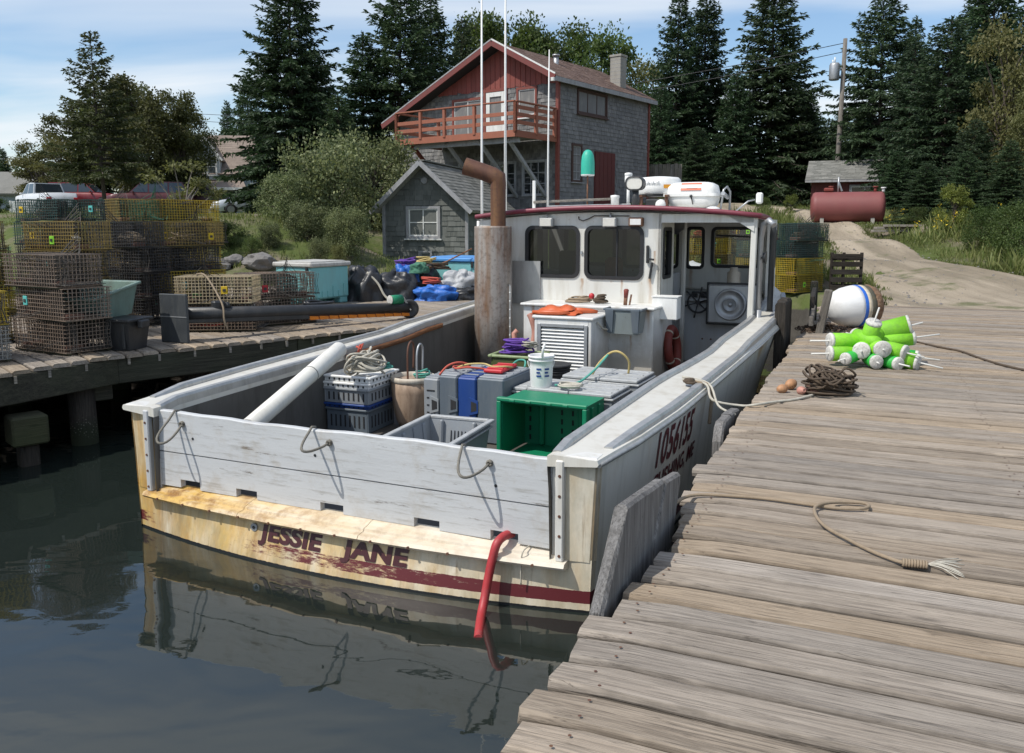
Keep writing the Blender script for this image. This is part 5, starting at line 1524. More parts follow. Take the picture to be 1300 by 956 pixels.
o = cb.obj('rope_coil', M['rope_w'], None, bw(-1.40, 2.47, .925), -BH); tag(o, 'coil of pale rope heaped on the white bait trays', 'rope coil')
gb = coil(.10, .08, 5, .09, .010, 0, 9); o = gb.obj('rope', M['rope_g'], None, bw(-1.25, 2.62, .925)); tag(o, 'sea green rope bundle beside the pale coil on the trays', 'rope')
gb = coil(.10, .07, 4, .12, .011, 0, 19); o = gb.obj('rope', M['rope_g'], None, bw(-.93, 2.86, .80)); tag(o, 'sea green and white rope lying in the tan drum', 'rope')
mb = MB(); mb.tube([(0, 0, 0), (.02, .01, .07), (.05, 0, .09), (.03, .0, .03), (-.02, .01, .06)], .012, 6); o = mb.obj('red_tie', M['rope_r'], None, bw(-1.42, 2.40, 1.14)); tag(o, 'short red tie knotted round the top of the pale coil', 'tie')

# white pole leaning over the port quarter
a, b = bw(-1.10, .46, .86), bw(-1.44, 2.12, 1.215)
a = a + (a - b).normalized() * .12
mb = MB(); d = (b - a)
mb.tube([Vector((0, 0, 0)), d * .6, d * .601, d * .985, d], [.074, .077, .079, .079, .066], 20)
mb.tube([d * .62, d * .625], .0805, 20, m=1)
o = mb.obj('white_pipe', [M['pvc'], M['black']], None, a); tag(o, 'long white plastic pole leaning out of the cockpit on the bait trays', 'pole')

# gear round the engine box
mb = MB(); mb.lathe([(.17, 0), (.19, .02), (.205, .30), (.205, .44), (.22, .45), (.22, .47), (.20, .47)], 22)
for z in (.36, .39, .42): mb.lathe([(.206, z), (.213, z + .006), (.206, z + .012)], 22)
o = mb.obj('black_bin', M['black'], None, bw(-.05, 4.45, .33)); tag(o, 'round black bin with ribbed rim in front of the louvred box', 'bin')
t = bthing('fish_tote', 'olive green open tote filled with purple twine below the exhaust stack', 'tote', -.62, 4.75, .33, .05)
mb = MB(); mb.box((0, 0, .25), (.60, .46, .5), bev=.03); mb.obj('tote_body', plain('olive_tote', (.075, .095, .03), .5, 0, .15, 5, .1, 30, .3), t)
mb = MB(); 
for sx in (-1, 1): mb.box((sx * .30, 0, .505), (.05, .52, .035), bev=.01)
for sy in (-1, 1): mb.box((0, sy * .23, .505), (.556, .05, .035), bev=.01)
mb.obj('rim', plain('pale_green_rim', (.26, .33, .16), .5, 0, .15, 5, .1, 30, .3), t)
pc = coil(.2, .14, 16, .20, .012, 0, 21, .35); o = pc.obj('twine_heap', M['rope_p'], None, bw(-.66, 4.76, .84)); tag(o, 'heap of purple twine in the olive tote', 'twine')
pc = coil(.08, .06, 7, .10, .009, 0, 23, .5); o = pc.obj('twine_heap', M['rope_w'], None, bw(-.46, 4.70, .93)); tag(o, 'tangle of white twine beside the purple heap', 'twine')
mb = MB(); mb.tube(smooth_path([(0, 0, 0), (.02, .01, .18), (-.02, .0, .34), (-.06, .02, .42)]), [.05 - .001 * i for i in range(16)], 10); o = mb.obj('suction_hose', M['float'], None, bw(-.72, 5.45, .85)); tag(o, 'pinkish hose standing beside the louvred box', 'hose')
# folded orange oilskin on the louvred box
mb = MB(); rr = random.Random(8)
def cloth(w_, d_, h_, seed, z0):
    rows = []
    for i in range(9):
        r_ = []
        for j in range(13):
            x, y = (j / 12 - .5) * w_, (i / 8 - .5) * d_
            e = min(j, 12 - j, i * 1.5, (8 - i) * 1.5)
            z = z0 + (h_ * (1 if e > 0 else .15)) + .018 * mnoise.noise((x * 9, y * 9, seed)) + .012 * math.sin(x * 26 + y * 12 + seed)
            r_.append((x + .02 * mnoise.noise((y * 8, seed, 0)), y + .02 * mnoise.noise((x * 8, seed, 3)), max(z0 + .002, z)))
        rows.append(r_)
    mb.grid(rows); mb.grid([[(p[0], p[1], z0) for p in r_] for r_ in rows], flip=True)
cloth(.60, .46, .045, 1, 0); cloth(.46, .30, .05, 4, .045)
mb.tube([(.22, .05, .04), (.30, .12, .035), (.40, .16, .03), (.47, .20, .02)], [.04, .038, .03, .02], 8)
mb.tube([(-.28, -.22, .03), (-.1, -.25, .035), (.1, -.24, .04), (.2, -.2, .035)], [.022, .03, .03, .02], 8)
o = mb.obj('oilskin', M['oilskin'], None, bw(-.36, 5.44, 1.296), -BH + .05); tag(o, 'folded orange oilskin lying on the louvred box', 'oilskin')
gb = coil(.22, .10, 7, .05, .011, 0, 31, .3); o = gb.obj('rope', M['rope_tan'], None, bw(-.30, 6.15, 1.382), -BH); tag(o, 'tan rope spread on the engine box behind the orange oilskin', 'rope')
gb = coil(.09, .08, 6, .12, .013, 0, 33, .4); o = gb.obj('rope', M['rope_b'], None, bw(.0, 6.12, 1.382)); tag(o, 'dark tangle of rope on the engine box beside a small red ball', 'rope')
mb = MB(); mb.lathe([(0, 0), (.03, .012), (.042, .042), (.03, .072), (0, .084)], 14); o = mb.obj('marker_ball', M['red_crate'], None, bw(-.13, 6.1, 1.44)); tag(o, 'small red ball resting on the rope on the engine box', 'ball')
mb = MB(); mb.tube([(0, 0, 0), (.006, 0, .10)], .026, 10, m=0); mb.tube([(.006, 0, .10), (.012, 0, .20), (.012, 0, .215)], [.028, .036, .02], 12, m=1); mb.beam((.05, .03, 0), (.075, .03, .14), .02, .02, m=0)
o = mb.obj('tool_handle', [M['w_trim'], M['ring']], None, bw(.36, 6.05, 1.382), -BH); tag(o, 'red-topped wooden tool handle standing on the engine box', 'tool')
t = bthing('grey_tote', 'grey translucent tote hung on the front of the work bench', 'tote', .47, 5.70, 1.05)
mb = MB(); mb.add([(-.20, -.12, 0), (.20, -.12, 0), (.20, .13, 0), (-.20, .13, 0), (-.24, -.14, .31), (.24, -.14, .31), (.24, .13, .31), (-.24, .13, .31)], [(0, 3, 2, 1), (0, 1, 5, 4), (1, 2, 6, 5), (2, 3, 7, 6), (3, 0, 4, 7)]); mb.obj('tote_body', plain('smoky_tote', (.21, .24, .24), .3, 0, .1, 4, .05, 20, .2), t)
mb = MB(); 
for sx in (-1, 1): mb.box((sx * .245, 0, .315), (.03, .31, .028), bev=.006)
for sy in (-1, 1): mb.box((0, sy * .14, .315), (.46, .03, .028), bev=.006)
mb.obj('rim', M['grey_slate'], t)
for x in (-.17, .17):
    mb = MB(); mb.add([(x - .055, -.175, .31), (x + .055, -.175, .31), (x + .035, -.145, .02), (x - .035, -.145, .02), (x - .055, -.14, .31), (x + .055, -.14, .31), (x + .035, -.12, .02), (x - .035, -.12, .02)], [(0, 1, 2, 3), (4, 7, 6, 5), (0, 4, 5, 1), (1, 5, 6, 2), (2, 6, 7, 3), (3, 7, 4, 0)]); mb.obj('tote_leg', M['grey_slate'], t)
# life ring hung inside the companionway
mb = MB(); TLr = Matrix.Translation(bw(.80, 6.98, .70)) @ RZ(-BH) @ RY(math.pi / 2 - .12)
mb.tube([(.27 * math.cos(a), .27 * math.sin(a), 0) for a in np.linspace(0, 6.283, 33)[:-1]], .065, 12, closed=True)
for k in range(4):
    a = k * math.pi / 2 + .6
    mb.tube([(.27 * math.cos(a + q), .27 * math.sin(a + q), 0) for q in (-.05, 0, .05)], .067, 12, m=1)
o = mb.obj('life_ring', [M['ring'], M['drum_rim']], None); o.matrix_world = TLr; tag(o, 'faded red life ring hung in the dark companionway', 'life ring')
# red hose over the transom
P = smooth_path([bw(1.37, .05, .43), bw(1.36, -.05, .445), bw(1.345, -.13, .42), bw(1.325, -.16, .32), bw(1.31, -.19, .20), bw(1.305, -.23, .09), bw(1.32, -.31, .015), bw(1.37, -.44, -.005), bw(1.42, -.56, -.01)])
o = lying_rope('discharge_hose', 'red rubber hose hanging from a scupper down into the water', 'hose', P, .029, 'hose', n=12)
# thin cord at the starboard scupper
lying_rope('cord', 'thin pale cord hanging from the ledge near the starboard corner', 'rope_w', [bw(1.52, .0, .39), bw(1.51, -.09, .38), bw(1.50, -.10, .30), bw(1.50, -.10, .16)], .005, 'cord', n=5)
# teal buoy on a stick above the roof
t = bthing('pot_buoy', 'teal buoy with rounded top on a stick above the wheelhouse roof', 'buoy', -.69, 7.5, 2.68)
mb = MB(); mb.cyl((0, 0, 0), (0, 0, .55), .012, 8); mb.obj('stick', M['w_trim'], t)
mb = MB(); mb.lathe([(.098, .50), (.104, .51), (.104, .52), (.102, .70), (.09, .80), (.062, .86), (.03, .885), (0, .89)], 20, mats=[1, 1, 0, 0, 0, 0, 0]); mb.obj('buoy_body', [M['teal'], M['wpaint']], t)

# ------------------------------------------------------------------ mooring lines
r0 = bw(2.20, 2.25, 1.10); r1 = bw(1.98, 2.3, 1.125)
cpos = at(1040, 503, 1.0)
lying_rope('mooring_line', 'grey mooring line from the boat rail across the gap to the coiled rope', 'rope_w', [r1, (r0 + r1) / 2 + Vector((0, 0, .02)), r0, at(905, 508, 1.02), at(940, 515, .985), at(958, 514, 1.02), at(985, 510, 1.013), at(1010, 507, 1.013), cpos + Vector((-.05, 0, .012))], .011, 'rope')
lying_rope('mooring_line', 'short tail of line hanging at the rail and down to the fender block', 'rope_w', [r1 + Vector((0, .02, .02)), r0 + Vector((.02, .03, .01)), at(912, 515, 1.0), at(933, 526, .99)], .010, 'rope')
mb = MB(); kn = coil(.05, .05, 4, .05, .013, 0, 41, .3); o = kn.obj('rope_knot', M['rope_b'], None, bw(2.05, 2.28, 1.085)); tag(o, 'knot of dark line on the starboard rail where the mooring line starts', 'knot')
lying_rope('mooring_line', 'frayed end of line hanging from the rail over the hull number', 'rope_tan', [bw(2.08, 2.27, 1.125), bw(2.20, 2.28, 1.10), bw(2.235, 2.29, 1.02), bw(2.225, 2.30, .86), bw(2.22, 2.30, .76)], .016, 'rope')
# ------------------------------------------------------------------ gear on the right pier
pts = [(846, 655, .99), (853, 643, 1.02), (868, 632, 1.014), (890, 628, 1.014), (935, 630, 1.014), (980, 634, 1.014), (1030, 641, 1.014), (1060, 645, 1.014), (1090, 646, 1.016), (1103, 643, 1.016), (1095, 638.5, 1.016), (1065, 637.5, 1.016), (1042, 640, 1.03), (1034, 646, 1.02), (1038, 658, 1.016), (1050, 670, 1.016), (1075, 684, 1.016), (1105, 699, 1.016), (1135, 711, 1.016), (1150, 715, 1.016)]
t = thing('rope', 'tan rope with one loop and a knotted frayed end lying on the near pier planks', 'rope', at(1060, 650, 1.0))
b0 = at(1060, 650, 1.0)
mb = MB(); mb.tube([p - b0 for p in smooth_path([at(*p) for p in pts])], .009, 8); mb.obj('line', M['rope_tan'], t)
mb = MB(); e0 = at(1147, 714, 1.018) - b0; e1 = at(1176, 717, 1.018) - b0; d = e1 - e0
for k in range(9):
    c = e0 + d * (k / 8)
    mb.tube([c + Vector((.006 * math.cos(a), .016 * math.cos(a), .014 * math.sin(a))) for a in np.linspace(0, 6.283, 10)[:-1]], .0065, 5, closed=True)
mb.obj('whipping', M['rope_tan'], t)
mb = MB(); rr = random.Random(3)
for k in range(14):
    q = at(1176, 717, 1.006) - b0; e = at(1222 + rr.uniform(-8, 4), 722 + (k - 6.5) * 2.0, 1.004) - b0
    mb.tube(smooth_path([q, q.lerp(e, .4) + Vector((rr.uniform(-.01, .01), rr.uniform(-.01, .01), .012)), e]), .0022, 4)
mb.obj('frayed_strands', M['rope_w'], t)
lying_rope('rope', 'thin dark line running from the green buoys towards the right over the planks', 'rope_b', [at(1155, 432, 1.01), at(1190, 440, 1.012), at(1220, 446, 1.012), at(1245, 455, 1.012), at(1275, 464, 1.012), at(1320, 474, 1.012)], .012)
mb = MB(); c0 = at(1048, 500, 1.0)
coil(.20, .15, 18, .13, .0105, 0, 51, .45, mb=mb, wob=.42)
rr = random.Random(52)
for k in range(20):                                 # loose bights standing over each other
    r_ = rr.uniform(.07, .15); Tk = Matrix.Translation((rr.gauss(.01, .06), rr.gauss(0, .045), .10 + rr.uniform(0, .07))) @ RZ(rr.uniform(0, 6.3)) @ RX(rr.uniform(-.9, .9)) @ RY(rr.uniform(-.5, .5))
    mb.tube([(r_ * math.cos(a) * (1.2 + .15 * math.sin(2 * a + k)), r_ * math.sin(a), .02 * math.sin(3 * a + k)) for a in np.linspace(0, 6.283, 20)[:-1]], .0105, 5, closed=True, T=Tk)
mb.V = [(x, y, max(z, .009)) for x, y, z in mb.V]
o = mb.obj('rope_coil', M['rope_b'], None, c0); tag(o, 'heap of dark tarred rope with small floats on the pier planks', 'rope coil')
for i, (px, py, zz, sz_, ax, m_, lb) in enumerate(((993, 499, .038, .04, (1, .3, .1), 'float_o', 'brown-orange float at the outer left end of the dark rope heap'), (1004, 494, .045, .047, (.8, .5, .2), 'float_o', 'larger brown-orange float leaning on the left of the dark rope heap'), (1017, 501, .036, .037, (.3, -1, .2), 'float', 'pinkish-brown float with a dark hole between the orange and pink floats'), (1032, 500, .045, .047, (1, -.5, -.15), 'float', 'pink oval float in front of the dark rope heap'))):
    mb = MB(); Tm = Vector(ax).to_track_quat('Z', 'Y').to_matrix().to_4x4()
    mb.lathe([(.012, -sz_ * 1.25), (sz_ * .5, -sz_ * 1.15), (sz_ * .88, -sz_ * .6), (sz_, 0), (sz_ * .88, sz_ * .6), (sz_ * .5, sz_ * 1.15), (.012, sz_ * 1.25), (.010, sz_ * 1.1)], 16, T=Tm)
    o = mb.obj('rope_float', M[m_], None, at(px, py, 1.0) + Vector((0, 0, zz))); tag(o, lb, 'float', 'floats on the dark rope heap')
# pile of lime green pot buoys
BC = at(1107.7, 464, 1.0)
def pot_buoy(cx, cy, dep, face, label, m_='buoy_g', ln=.33, r=.082, stick=.20, up=0, end_first=True):
    """cx, cy: where the painted end sits (crop units, 834 to the metre); face: direction the white end faces"""
    f = Vector(face).normalized()
    p = BC + Vector(((cx - 830) / 834, dep, (500 - cy) / 834 + up))
    t = thing('pot_buoy', label, 'buoy', p, 0, 'lime green pot buoys in a pile'); t.rotation_euler = f.to_track_quat('Z', 'Y').to_euler()
    kk = random.Random(int(cx * 7 + cy)); t.scale = (kk.uniform(.93, 1.06), kk.uniform(.93, 1.06), kk.uniform(.94, 1.08))
    mb = MB(); mb.lathe([(.02, -ln), (r * .62, -ln + .01), (r * .86, -ln * .82), (r * .98, -ln * .55), (r, -.02)], 20); mb.obj('buoy_body', M[m_], t)
    mb = MB(); mb.lathe([(r * 1.0, -.022), (r * 1.01, -.004), (r * .9, .008), (.02, .006), (.012, .006)], 20); mb.obj('white_end', M['buoy_w'], t)
    mb = MB(); mb.cyl((0, 0, -ln - .03), (0, 0, stick), .0085, 8); mb.obj('stick', M['stick'], t)
    return t
pot_buoy(462, 290, .05, (-1, -.12, .02), 'lime buoy on the left flank of the pile, upper of the two pointing left')
pot_buoy(448, 395, .0, (-1, -.10, .0), 'lime buoy on the left flank of the pile, lower of the two pointing left')
pot_buoy(522, 415, -.20, (-.75, -.62, -.05), 'bright green small buoy lowest at the left front of the pile', 'buoy_dg', .26, .065, .12)
pot_buoy(670, 350, -.16, (-.45, -.88, .02), 'lime buoy facing the camera left of the middle of the pile', stick=.06)
pot_buoy(830, 332, -.22, (.02, -1, .05), 'lime buoy with cream end pointing straight at the camera in the middle of the pile', r=.088, stick=.03)
pot_buoy(770, 436, -.26, (-.02, -1, -.05), 'shaded green buoy at the bottom middle with knotted line on its end', 'buoy_dg', .30, .07, .05)
pot_buoy(800, 115, -.06, (.08, -.45, 1), 'lime buoy standing upright on top of the pile', stick=.16)
pot_buoy(1165, 160, .08, (.90, -.34, .30), 'large lime buoy at the top right pointing right with its stick raised', ln=.46, r=.108, stick=.13)
pot_buoy(1190, 262, .05, (.97, -.18, .16), 'lime buoy under the large one at the right, long stick pointing right', ln=.36, stick=.24)
pot_buoy(1022, 360, -.22, (.62, -.75, -.12), 'lime buoy right of the middle with its stick slanting down to the right')
pot_buoy(955, 450, -.26, (.35, -.92, -.03), 'dark green buoy at the bottom front right of the middle', 'buoy_dg', .32, .072, .14)
pot_buoy(1125, 440, -.24, (.72, -.68, -.14), 'lime buoy at the lower right with a long stick reaching over the planks', stick=.25)
pot_buoy(1205, 425, -.02, (.85, -.5, -.06), 'shaded green buoy at the back lower right of the pile', 'buoy_dg', .34, .075, .20)
pot_buoy(930, 235, .16, (.7, .6, .3), 'lime buoy lying at the back of the pile behind the cream-ended one', stick=.10)
pot_buoy(700, 250, .14, (-.5, .8, .15), 'lime buoy at the back left under the upright one', stick=.10)
mb = MB(); coil(.05, .04, 3, .03, .008, 0, 77, mb=mb); o = mb.obj('line', M['rope_y'], None, BC + Vector((.12, .35, .18))); tag(o, 'scrap of yellow line behind the upright lime buoy', 'line')

# mooring ball lying on its side
t = thing('mooring_ball', 'large white mooring ball with blue band and rusty growth on its bottom half', 'mooring ball', at(1082, 417, 1.0) + Vector((0, .12, .30)))
t.rotation_euler = Vector((1, .22, .03)).to_track_quat('Z', 'Y').to_euler()
mb = MB(); mb.lathe([(0, -.345), (.13, -.32), (.215, -.25), (.27, -.13), (.295, .0), (.30, .055)], 30); mb.obj('white_half', M['mooring_w'], t)
mb = MB(); mb.lathe([(.3005, .05), (.302, .055), (.302, .095), (.3005, .10)], 30); mb.obj('blue_band', M['mooring_b'], t)
mb = MB(); mb.lathe([(.30, .098), (.299, .16)], 30); mb.obj('cream_band', M['mooring_c'], t)
rows = []
for r_, z in ((.297, .155), (.298, .20), (.292, .235)):
    rows.append((r_, z))
mb = MB(); mb.lathe(rows, 30); mb.obj('slime_band', M['mooring_d'], t)
mb = MB(); rr = random.Random(4)
prof = [(.29, .23), (.295, .27), (.285, .32), (.26, .36), (.20, .40), (.10, .42), (0, .425)]
vs = [[(r_ * (1 + .05 * mnoise.noise((math.cos(a) * 4, math.sin(a) * 4, z * 14))) * math.cos(a), r_ * (1 + .05 * mnoise.noise((math.cos(a) * 4, math.sin(a) * 4, z * 14))) * math.sin(a), z) for a in np.linspace(0, 6.2832, 31)] for r_, z in prof]
mb.grid(vs); mb.obj('marine_growth', M['mooring_r'], t)
# chain heap by the guard post
mb = MB(); rr = random.Random(6); c0 = at(1046, 420, 1.0)
for k in range(110):
    x, y = rr.gauss(0, .22), rr.gauss(0, .12); z = .018 + max(0, .10 - .2 * math.hypot(x, y * 1.5)) * rr.random()
    Tm = Matrix.Translation((x, y, z)) @ RZ(rr.uniform(0, 6.3)) @ RX(rr.uniform(-1, 1))
    mb.tube([(.035 * math.cos(a), .02 * math.sin(a), 0) for a in np.linspace(0, 6.283, 9)[:-1]], .008, 4, closed=True, T=Tm)
o = mb.obj('chain_heap', M['chain'], None, c0); tag(o, 'heap of rusty chain on the pier beside the mooring ball', 'chain')
# upright pallet at the end of the pier
pz = ground_h(7.1, 17.9)
t = thing('pallet', 'dark wooden pallet standing upright at the road end of the pier', 'pallet', (7.08, 17.8, pz), rad(-8))
for k in range(5):
    mb = MB(); mb.box((0, -.04, .10 + k * .165), (.64, .02, .105), bev=.004); mb.obj('slat', M['w_pallet'], t)
for x in (-.3, -.06, .3):
    mb = MB(); mb.box((x, .02, .42), (.05, .09, .84), bev=.004); mb.obj('stringer', M['w_pallet'], t)
for k in range(2):
    mb = MB(); mb.box((0, .08, .12 + k * .6), (.64, .02, .10), bev=.004); mb.obj('slat', M['w_pallet'], t)

# ------------------------------------------------------------------ lobster traps
TL, TW, TH = 1.02, .54, .35
def cage_mesh(mat, sp=.046, r=.0033, vert=False):
    mb = MB()
    nx, ny, nz = round(TL / sp), round(TW / sp), round(TH / sp)
    def bar(a, b):
        d = Vector(b) - Vector(a); a = Vector(a); b = Vector(b)
        ax = max(range(3), key=lambda i: abs(d[i])); o = [i for i in range(3) if i != ax]
        vs = []
        for p in (a, b):
            for s in ((-1, -1), (1, -1), (1, 1), (-1, 1)):
                q = p.copy(); q[o[0]] += s[0] * r; q[o[1]] += s[1] * r; vs.append(q)
        mb.add(vs, [(0, 1, 5, 4), (1, 2, 6, 5), (2, 3, 7, 6), (3, 0, 4, 7)])
    X = [(-TL / 2 + i * TL / nx) for i in range(nx + 1)]; Y = [(-TW / 2 + i * TW / ny) for i in range(ny + 1)]; Z = [i * TH / nz for i in range(nz + 1)]
    for z in Z:
        for y in (Y[0], Y[-1]): bar((X[0], y, z), (X[-1], y, z))
        for x in (X[0], X[-1]): bar((x, Y[0], z), (x, Y[-1], z))
    for y in Y[1:-1]:
        for z in (0, TH): bar((X[0], y, z), (X[-1], y, z))
        for x in (X[0], X[-1]): bar((x, y, 0), (x, y, TH))
    for x in X[1:-1]:
        for y in (Y[0], Y[-1]): bar((x, y, 0), (x, y, TH))
        for z in (0, TH): bar((x, Y[0], z), (x, Y[-1], z))
    sd_ = sum(map(ord, mat.name))
    mb.V = [(x + .014 * mnoise.noise((x * 2.2, y * 3 + sd_, z * 4)), y + .014 * mnoise.noise((x * 2.2 + 9, y * 3, z * 4 + sd_)), z + .010 * mnoise.noise((x * 2.5, y * 3 + 5, sd_)) * (z > .05)) for x, y, z in mb.V]
    return mb.mesh('wire_cage', mat)
def net_mesh(seed, mat):
    """funnel heads and the netting wall inside the trap"""
    mb = MB(); rr = random.Random(seed)
    for sx in (-1, 1):
        rows = []
        for i in range(8):
            t_ = i / 7; w2 = lerp(TW / 2 - .02, .09, t_); h0, h1 = lerp(.02, .12, t_), lerp(TH - .02, .26, t_)
            x = sx * (.02 + .2 * t_) + .02
            rows.append([(x, -w2, h0), (x, w2, h0), (x, w2, h1), (x, -w2, h1), (x, -w2, h0)])
        for r_ in rows: mb.tube(r_[:-1], .004, 3, closed=True, smooth=False)
        for j in range(4):
            for q in range(7):
                f = lambda r_: Vector(r_[j]).lerp(Vector(r_[j + 1]), q / 4)
                mb.tube([f(r_) for r_ in rows], .004, 3, smooth=False, caps=False)
    for i in range(24):
        y0 = -TW / 2 + .03 + i * .021
        mb.tube([(.02 + rr.uniform(-.02, .02), y0, .02), (.0, y0 + rr.uniform(-.02, .02), .18), (.02 + rr.uniform(-.02, .02), y0, TH - .02)], .0045, 3, smooth=False, caps=False)
    for i in range(16):
        mb.tube([(.02, -TW / 2 + .02, .03 + i * .02), (.0, 0, .03 + i * .02 + rr.uniform(-.02, .02)), (.02, TW / 2 - .02, .03 + i * .038)], .0045, 3, smooth=False, caps=False)
    for sx in (-1, 1):                                # slack mesh panels along the long sides and under the lid
        for i in range(34):
            x = -TL / 2 + .03 + i * .0285
            mb.tube([(x, sx * (TW / 2 - .05) + rr.uniform(-.02, .02), .015), (x + rr.uniform(-.02, .02), sx * (TW / 2 - .08), .18), (x, sx * (TW / 2 - .05), TH - .02)], .0038, 3, smooth=False, caps=False)
    for i in range(18):
        y0 = -TW / 2 + .03 + i * .028
        mb.tube([(-TL / 2 + .03, y0, .02 + rr.uniform(0, .02)), (0, y0 + rr.uniform(-.02, .02), .03), (TL / 2 - .03, y0, .02)], .005, 3, smooth=False, caps=False)
    return mb.mesh('entrance_net', mat)
rrT = random.Random(12)
TRAP = {}
NETM = {}
for k, c in enumerate(('net_orange', 'net_green', 'net_grey')): NETM[c] = net_mesh(k, M[c])
mbx = MB(); mbx.box((0, 0, .03), (.09, .2, .055), bev=.006)
BRICK = mbx.mesh('ballast_brick', M['brick'])
mbx = MB(); mbx.box((0, 0, -.012), (TL, .045, .022), bev=.004)
RUN = mbx.mesh('runner', M['w_side'])
mbx = MB(); coil(.10, .08, 5, .10, .010, 0, 61, .5, mb=mbx); WARP = {c: None for c in ()}
WARP = {}
for c in ('rope_r', 'rope_g', 'rope_tan', 'rope_b'):
    m2 = MB(); coil(.22, .16, 9, .16, .010, 0, 62 + len(WARP), .4, mb=m2); WARP[c] = m2.mesh('warp_line', M[c])
TANGLE = {}
for c in ('rope_r', 'rope_g', 'float', 'buoy_dg', 'rope_w'):
    m2 = MB(); coil(.07, .05, 4, .07, .009, 0, 70 + len(TANGLE), .6, mb=m2); TANGLE[c] = m2.mesh('warp_line', M[c])
TAGM = {}
for c in ('tag_lime', 'tag_teal', 'tag_yellow', 'tag_red'):
    m2 = MB(); m2.box((0, 0, 0), (.085, .012, .105), bev=.004); m2.box((0, -.009, .0), (.04, .008, .035), m=1); TAGM[c] = m2.mesh('escape_vent', [M[c], M['black']])
def make_trap(kind):
    t = thing('lobster_trap', 'x', 'lobster trap')
    link('wire_cage', TRAP_MESH[kind], t)
    return t
TRAP_MESH = {k: cage_mesh(M['wire_' + k]) for k in ('yellow', 'olive', 'green', 'black', 'rust', 'cream', 'grey')}
CNAME = dict(yellow='bright yellow', olive='faded yellow-brown', green='dark green', black='black', rust='rust-brown', cream='cream', grey='grey')
def trap(kind, label, x, y, z, rz, group, seed):
    rr = random.Random(seed)
    t = thing('lobster_trap', label, 'lobster trap', (x, y, z), rz, group)
    link('wire_cage', TRAP_MESH[kind], t)
    nm = rr.choice(['net_grey'] * 11 + ['net_green'])
    link('entrance_net', NETM[nm], t, (rr.choice([-.1, .12]), 0, 0), rr.choice([0, math.pi]))
    for bx in (-.42, -.30, .36): link('ballast_brick', BRICK, t, (bx, -.1, 0))
    for sy in (-1, 1): link('runner', RUN, t, (0, sy * (TW / 2 - .03), 0))
    if rr.random() < .5: link('warp_line', TANGLE[rr.choice(list(TANGLE))], t, (rr.uniform(-.3, .3), rr.uniform(-.12, -.02), rr.uniform(.03, .16)))
    if rr.random() < .75: link('warp_line', WARP[rr.choice(['rope_r', 'rope_tan', 'rope_b', 'rope_b', 'rope_b', 'rope_tan'])], t, (rr.uniform(-.25, .25), rr.uniform(-.04, .04), .02))
    if rr.random() < .45: link('escape_vent', TAGM[rr.choice(list(TAGM))], t, (rr.uniform(-.35, .35), -TW / 2 - .006, rr.uniform(.10, .22)))
    return t
TIER = {2: ['lower in', 'upper in'], 3: ['lowest in', 'middle in', 'topmost in'], 4: ['lowest in', 'second up in', 'third up in', 'topmost in'], 5: ['lowest in', 'second up in', 'third up in', 'fourth up in', 'topmost in']}
sid = [0]
def stack(x, y, rz, kinds, where, group='wire lobster traps stacked on the left pier', z0=1.012, jit=.05):
    sid[0] += 1; rr = random.Random(sid[0] * 13)
    for i, k in enumerate(kinds):
        lb = f'{CNAME[k]} wire trap, {TIER[len(kinds)][i]} {where}'
        trap(k, lb, x + rr.uniform(-jit, jit), y + rr.uniform(-jit, jit), z0 + .022 + i * (TH + .018), rz + rr.uniform(-.05, .05), group, sid[0] * 100 + i)
stack(-5.19, 9.63, rad(-31), ['rust', 'rust', 'rust'], 'the stack beside the open tub', jit=.07)
stack(-5.92, 8.98, rad(-38), ['grey', 'yellow'], 'the low stack at the frame edge')
stack(-5.80, 11.0, rad(-28), ['black', 'olive', 'olive', 'olive'], 'the yellowish stack behind the rusty one')
stack(-6.80, 10.45, rad(-28), ['olive', 'yellow', 'olive', 'olive'], 'the yellowish stack cut by the frame edge')
stack(-5.60, 12.35, rad(-25), ['black', 'black', 'black', 'black'], 'the all-black stack behind the tub')
stack(-5.05, 13.0, rad(48), ['black', 'yellow', 'black', 'olive'], 'the dark stack holding one bright yellow trap')
stack(-7.75, 14.2, rad(-20), ['olive', 'black', 'black', 'green', 'green'], 'the green-topped stack under the white pickup')
stack(-6.80, 14.3, rad(-20), ['olive', 'olive', 'black', 'green', 'green'], 'the green-topped middle stack of the back row')
stack(-6.05, 14.0, rad(50), ['black', 'black', 'olive', 'green', 'olive'], 'the tall stack beside the yellow-topped one')
stack(-5.55, 14.45, rad(50), ['black', 'olive', 'yellow', 'yellow', 'yellow'], 'the tall yellow-topped stack of the back row')
stack(-8.7, 13.6, rad(-22), ['olive', 'black', 'olive'], 'the back-row stack at the frame edge')
stack(-4.02, 11.55, rad(6), ['rust', 'cream'], 'the low pile behind the long black boom')
stack(-3.45, 12.3, rad(40), ['rust', 'rust'], 'the rusty pair at the back of the boom')
# traps beyond the bow on the right
RG = 'wire lobster traps stacked beyond the bow'
def gstack(x, y, rz, kinds, where): stack(x, y, rz, kinds, where, RG, ground_h(x, y) + .03)
gstack(6.25, 18.3, rad(35), ['yellow', 'yellow', 'green', 'green'], 'the stack next to the upright pallet')
gstack(5.6, 18.9, rad(-35), ['olive', 'yellow', 'green', 'black'], 'the stack just right of the boat rail')
gstack(6.6, 19.3, rad(60), ['black', 'black', 'black', 'green'], 'the dark stack behind the pallet')
gstack(4.6, 19.9, rad(20), ['olive', 'olive', 'yellow', 'olive'], 'the yellow-brown stack seen through the windscreen')
gstack(5.2, 20.6, rad(-20), ['olive', 'green', 'olive', 'black'], 'the mixed stack behind the windscreen corner')
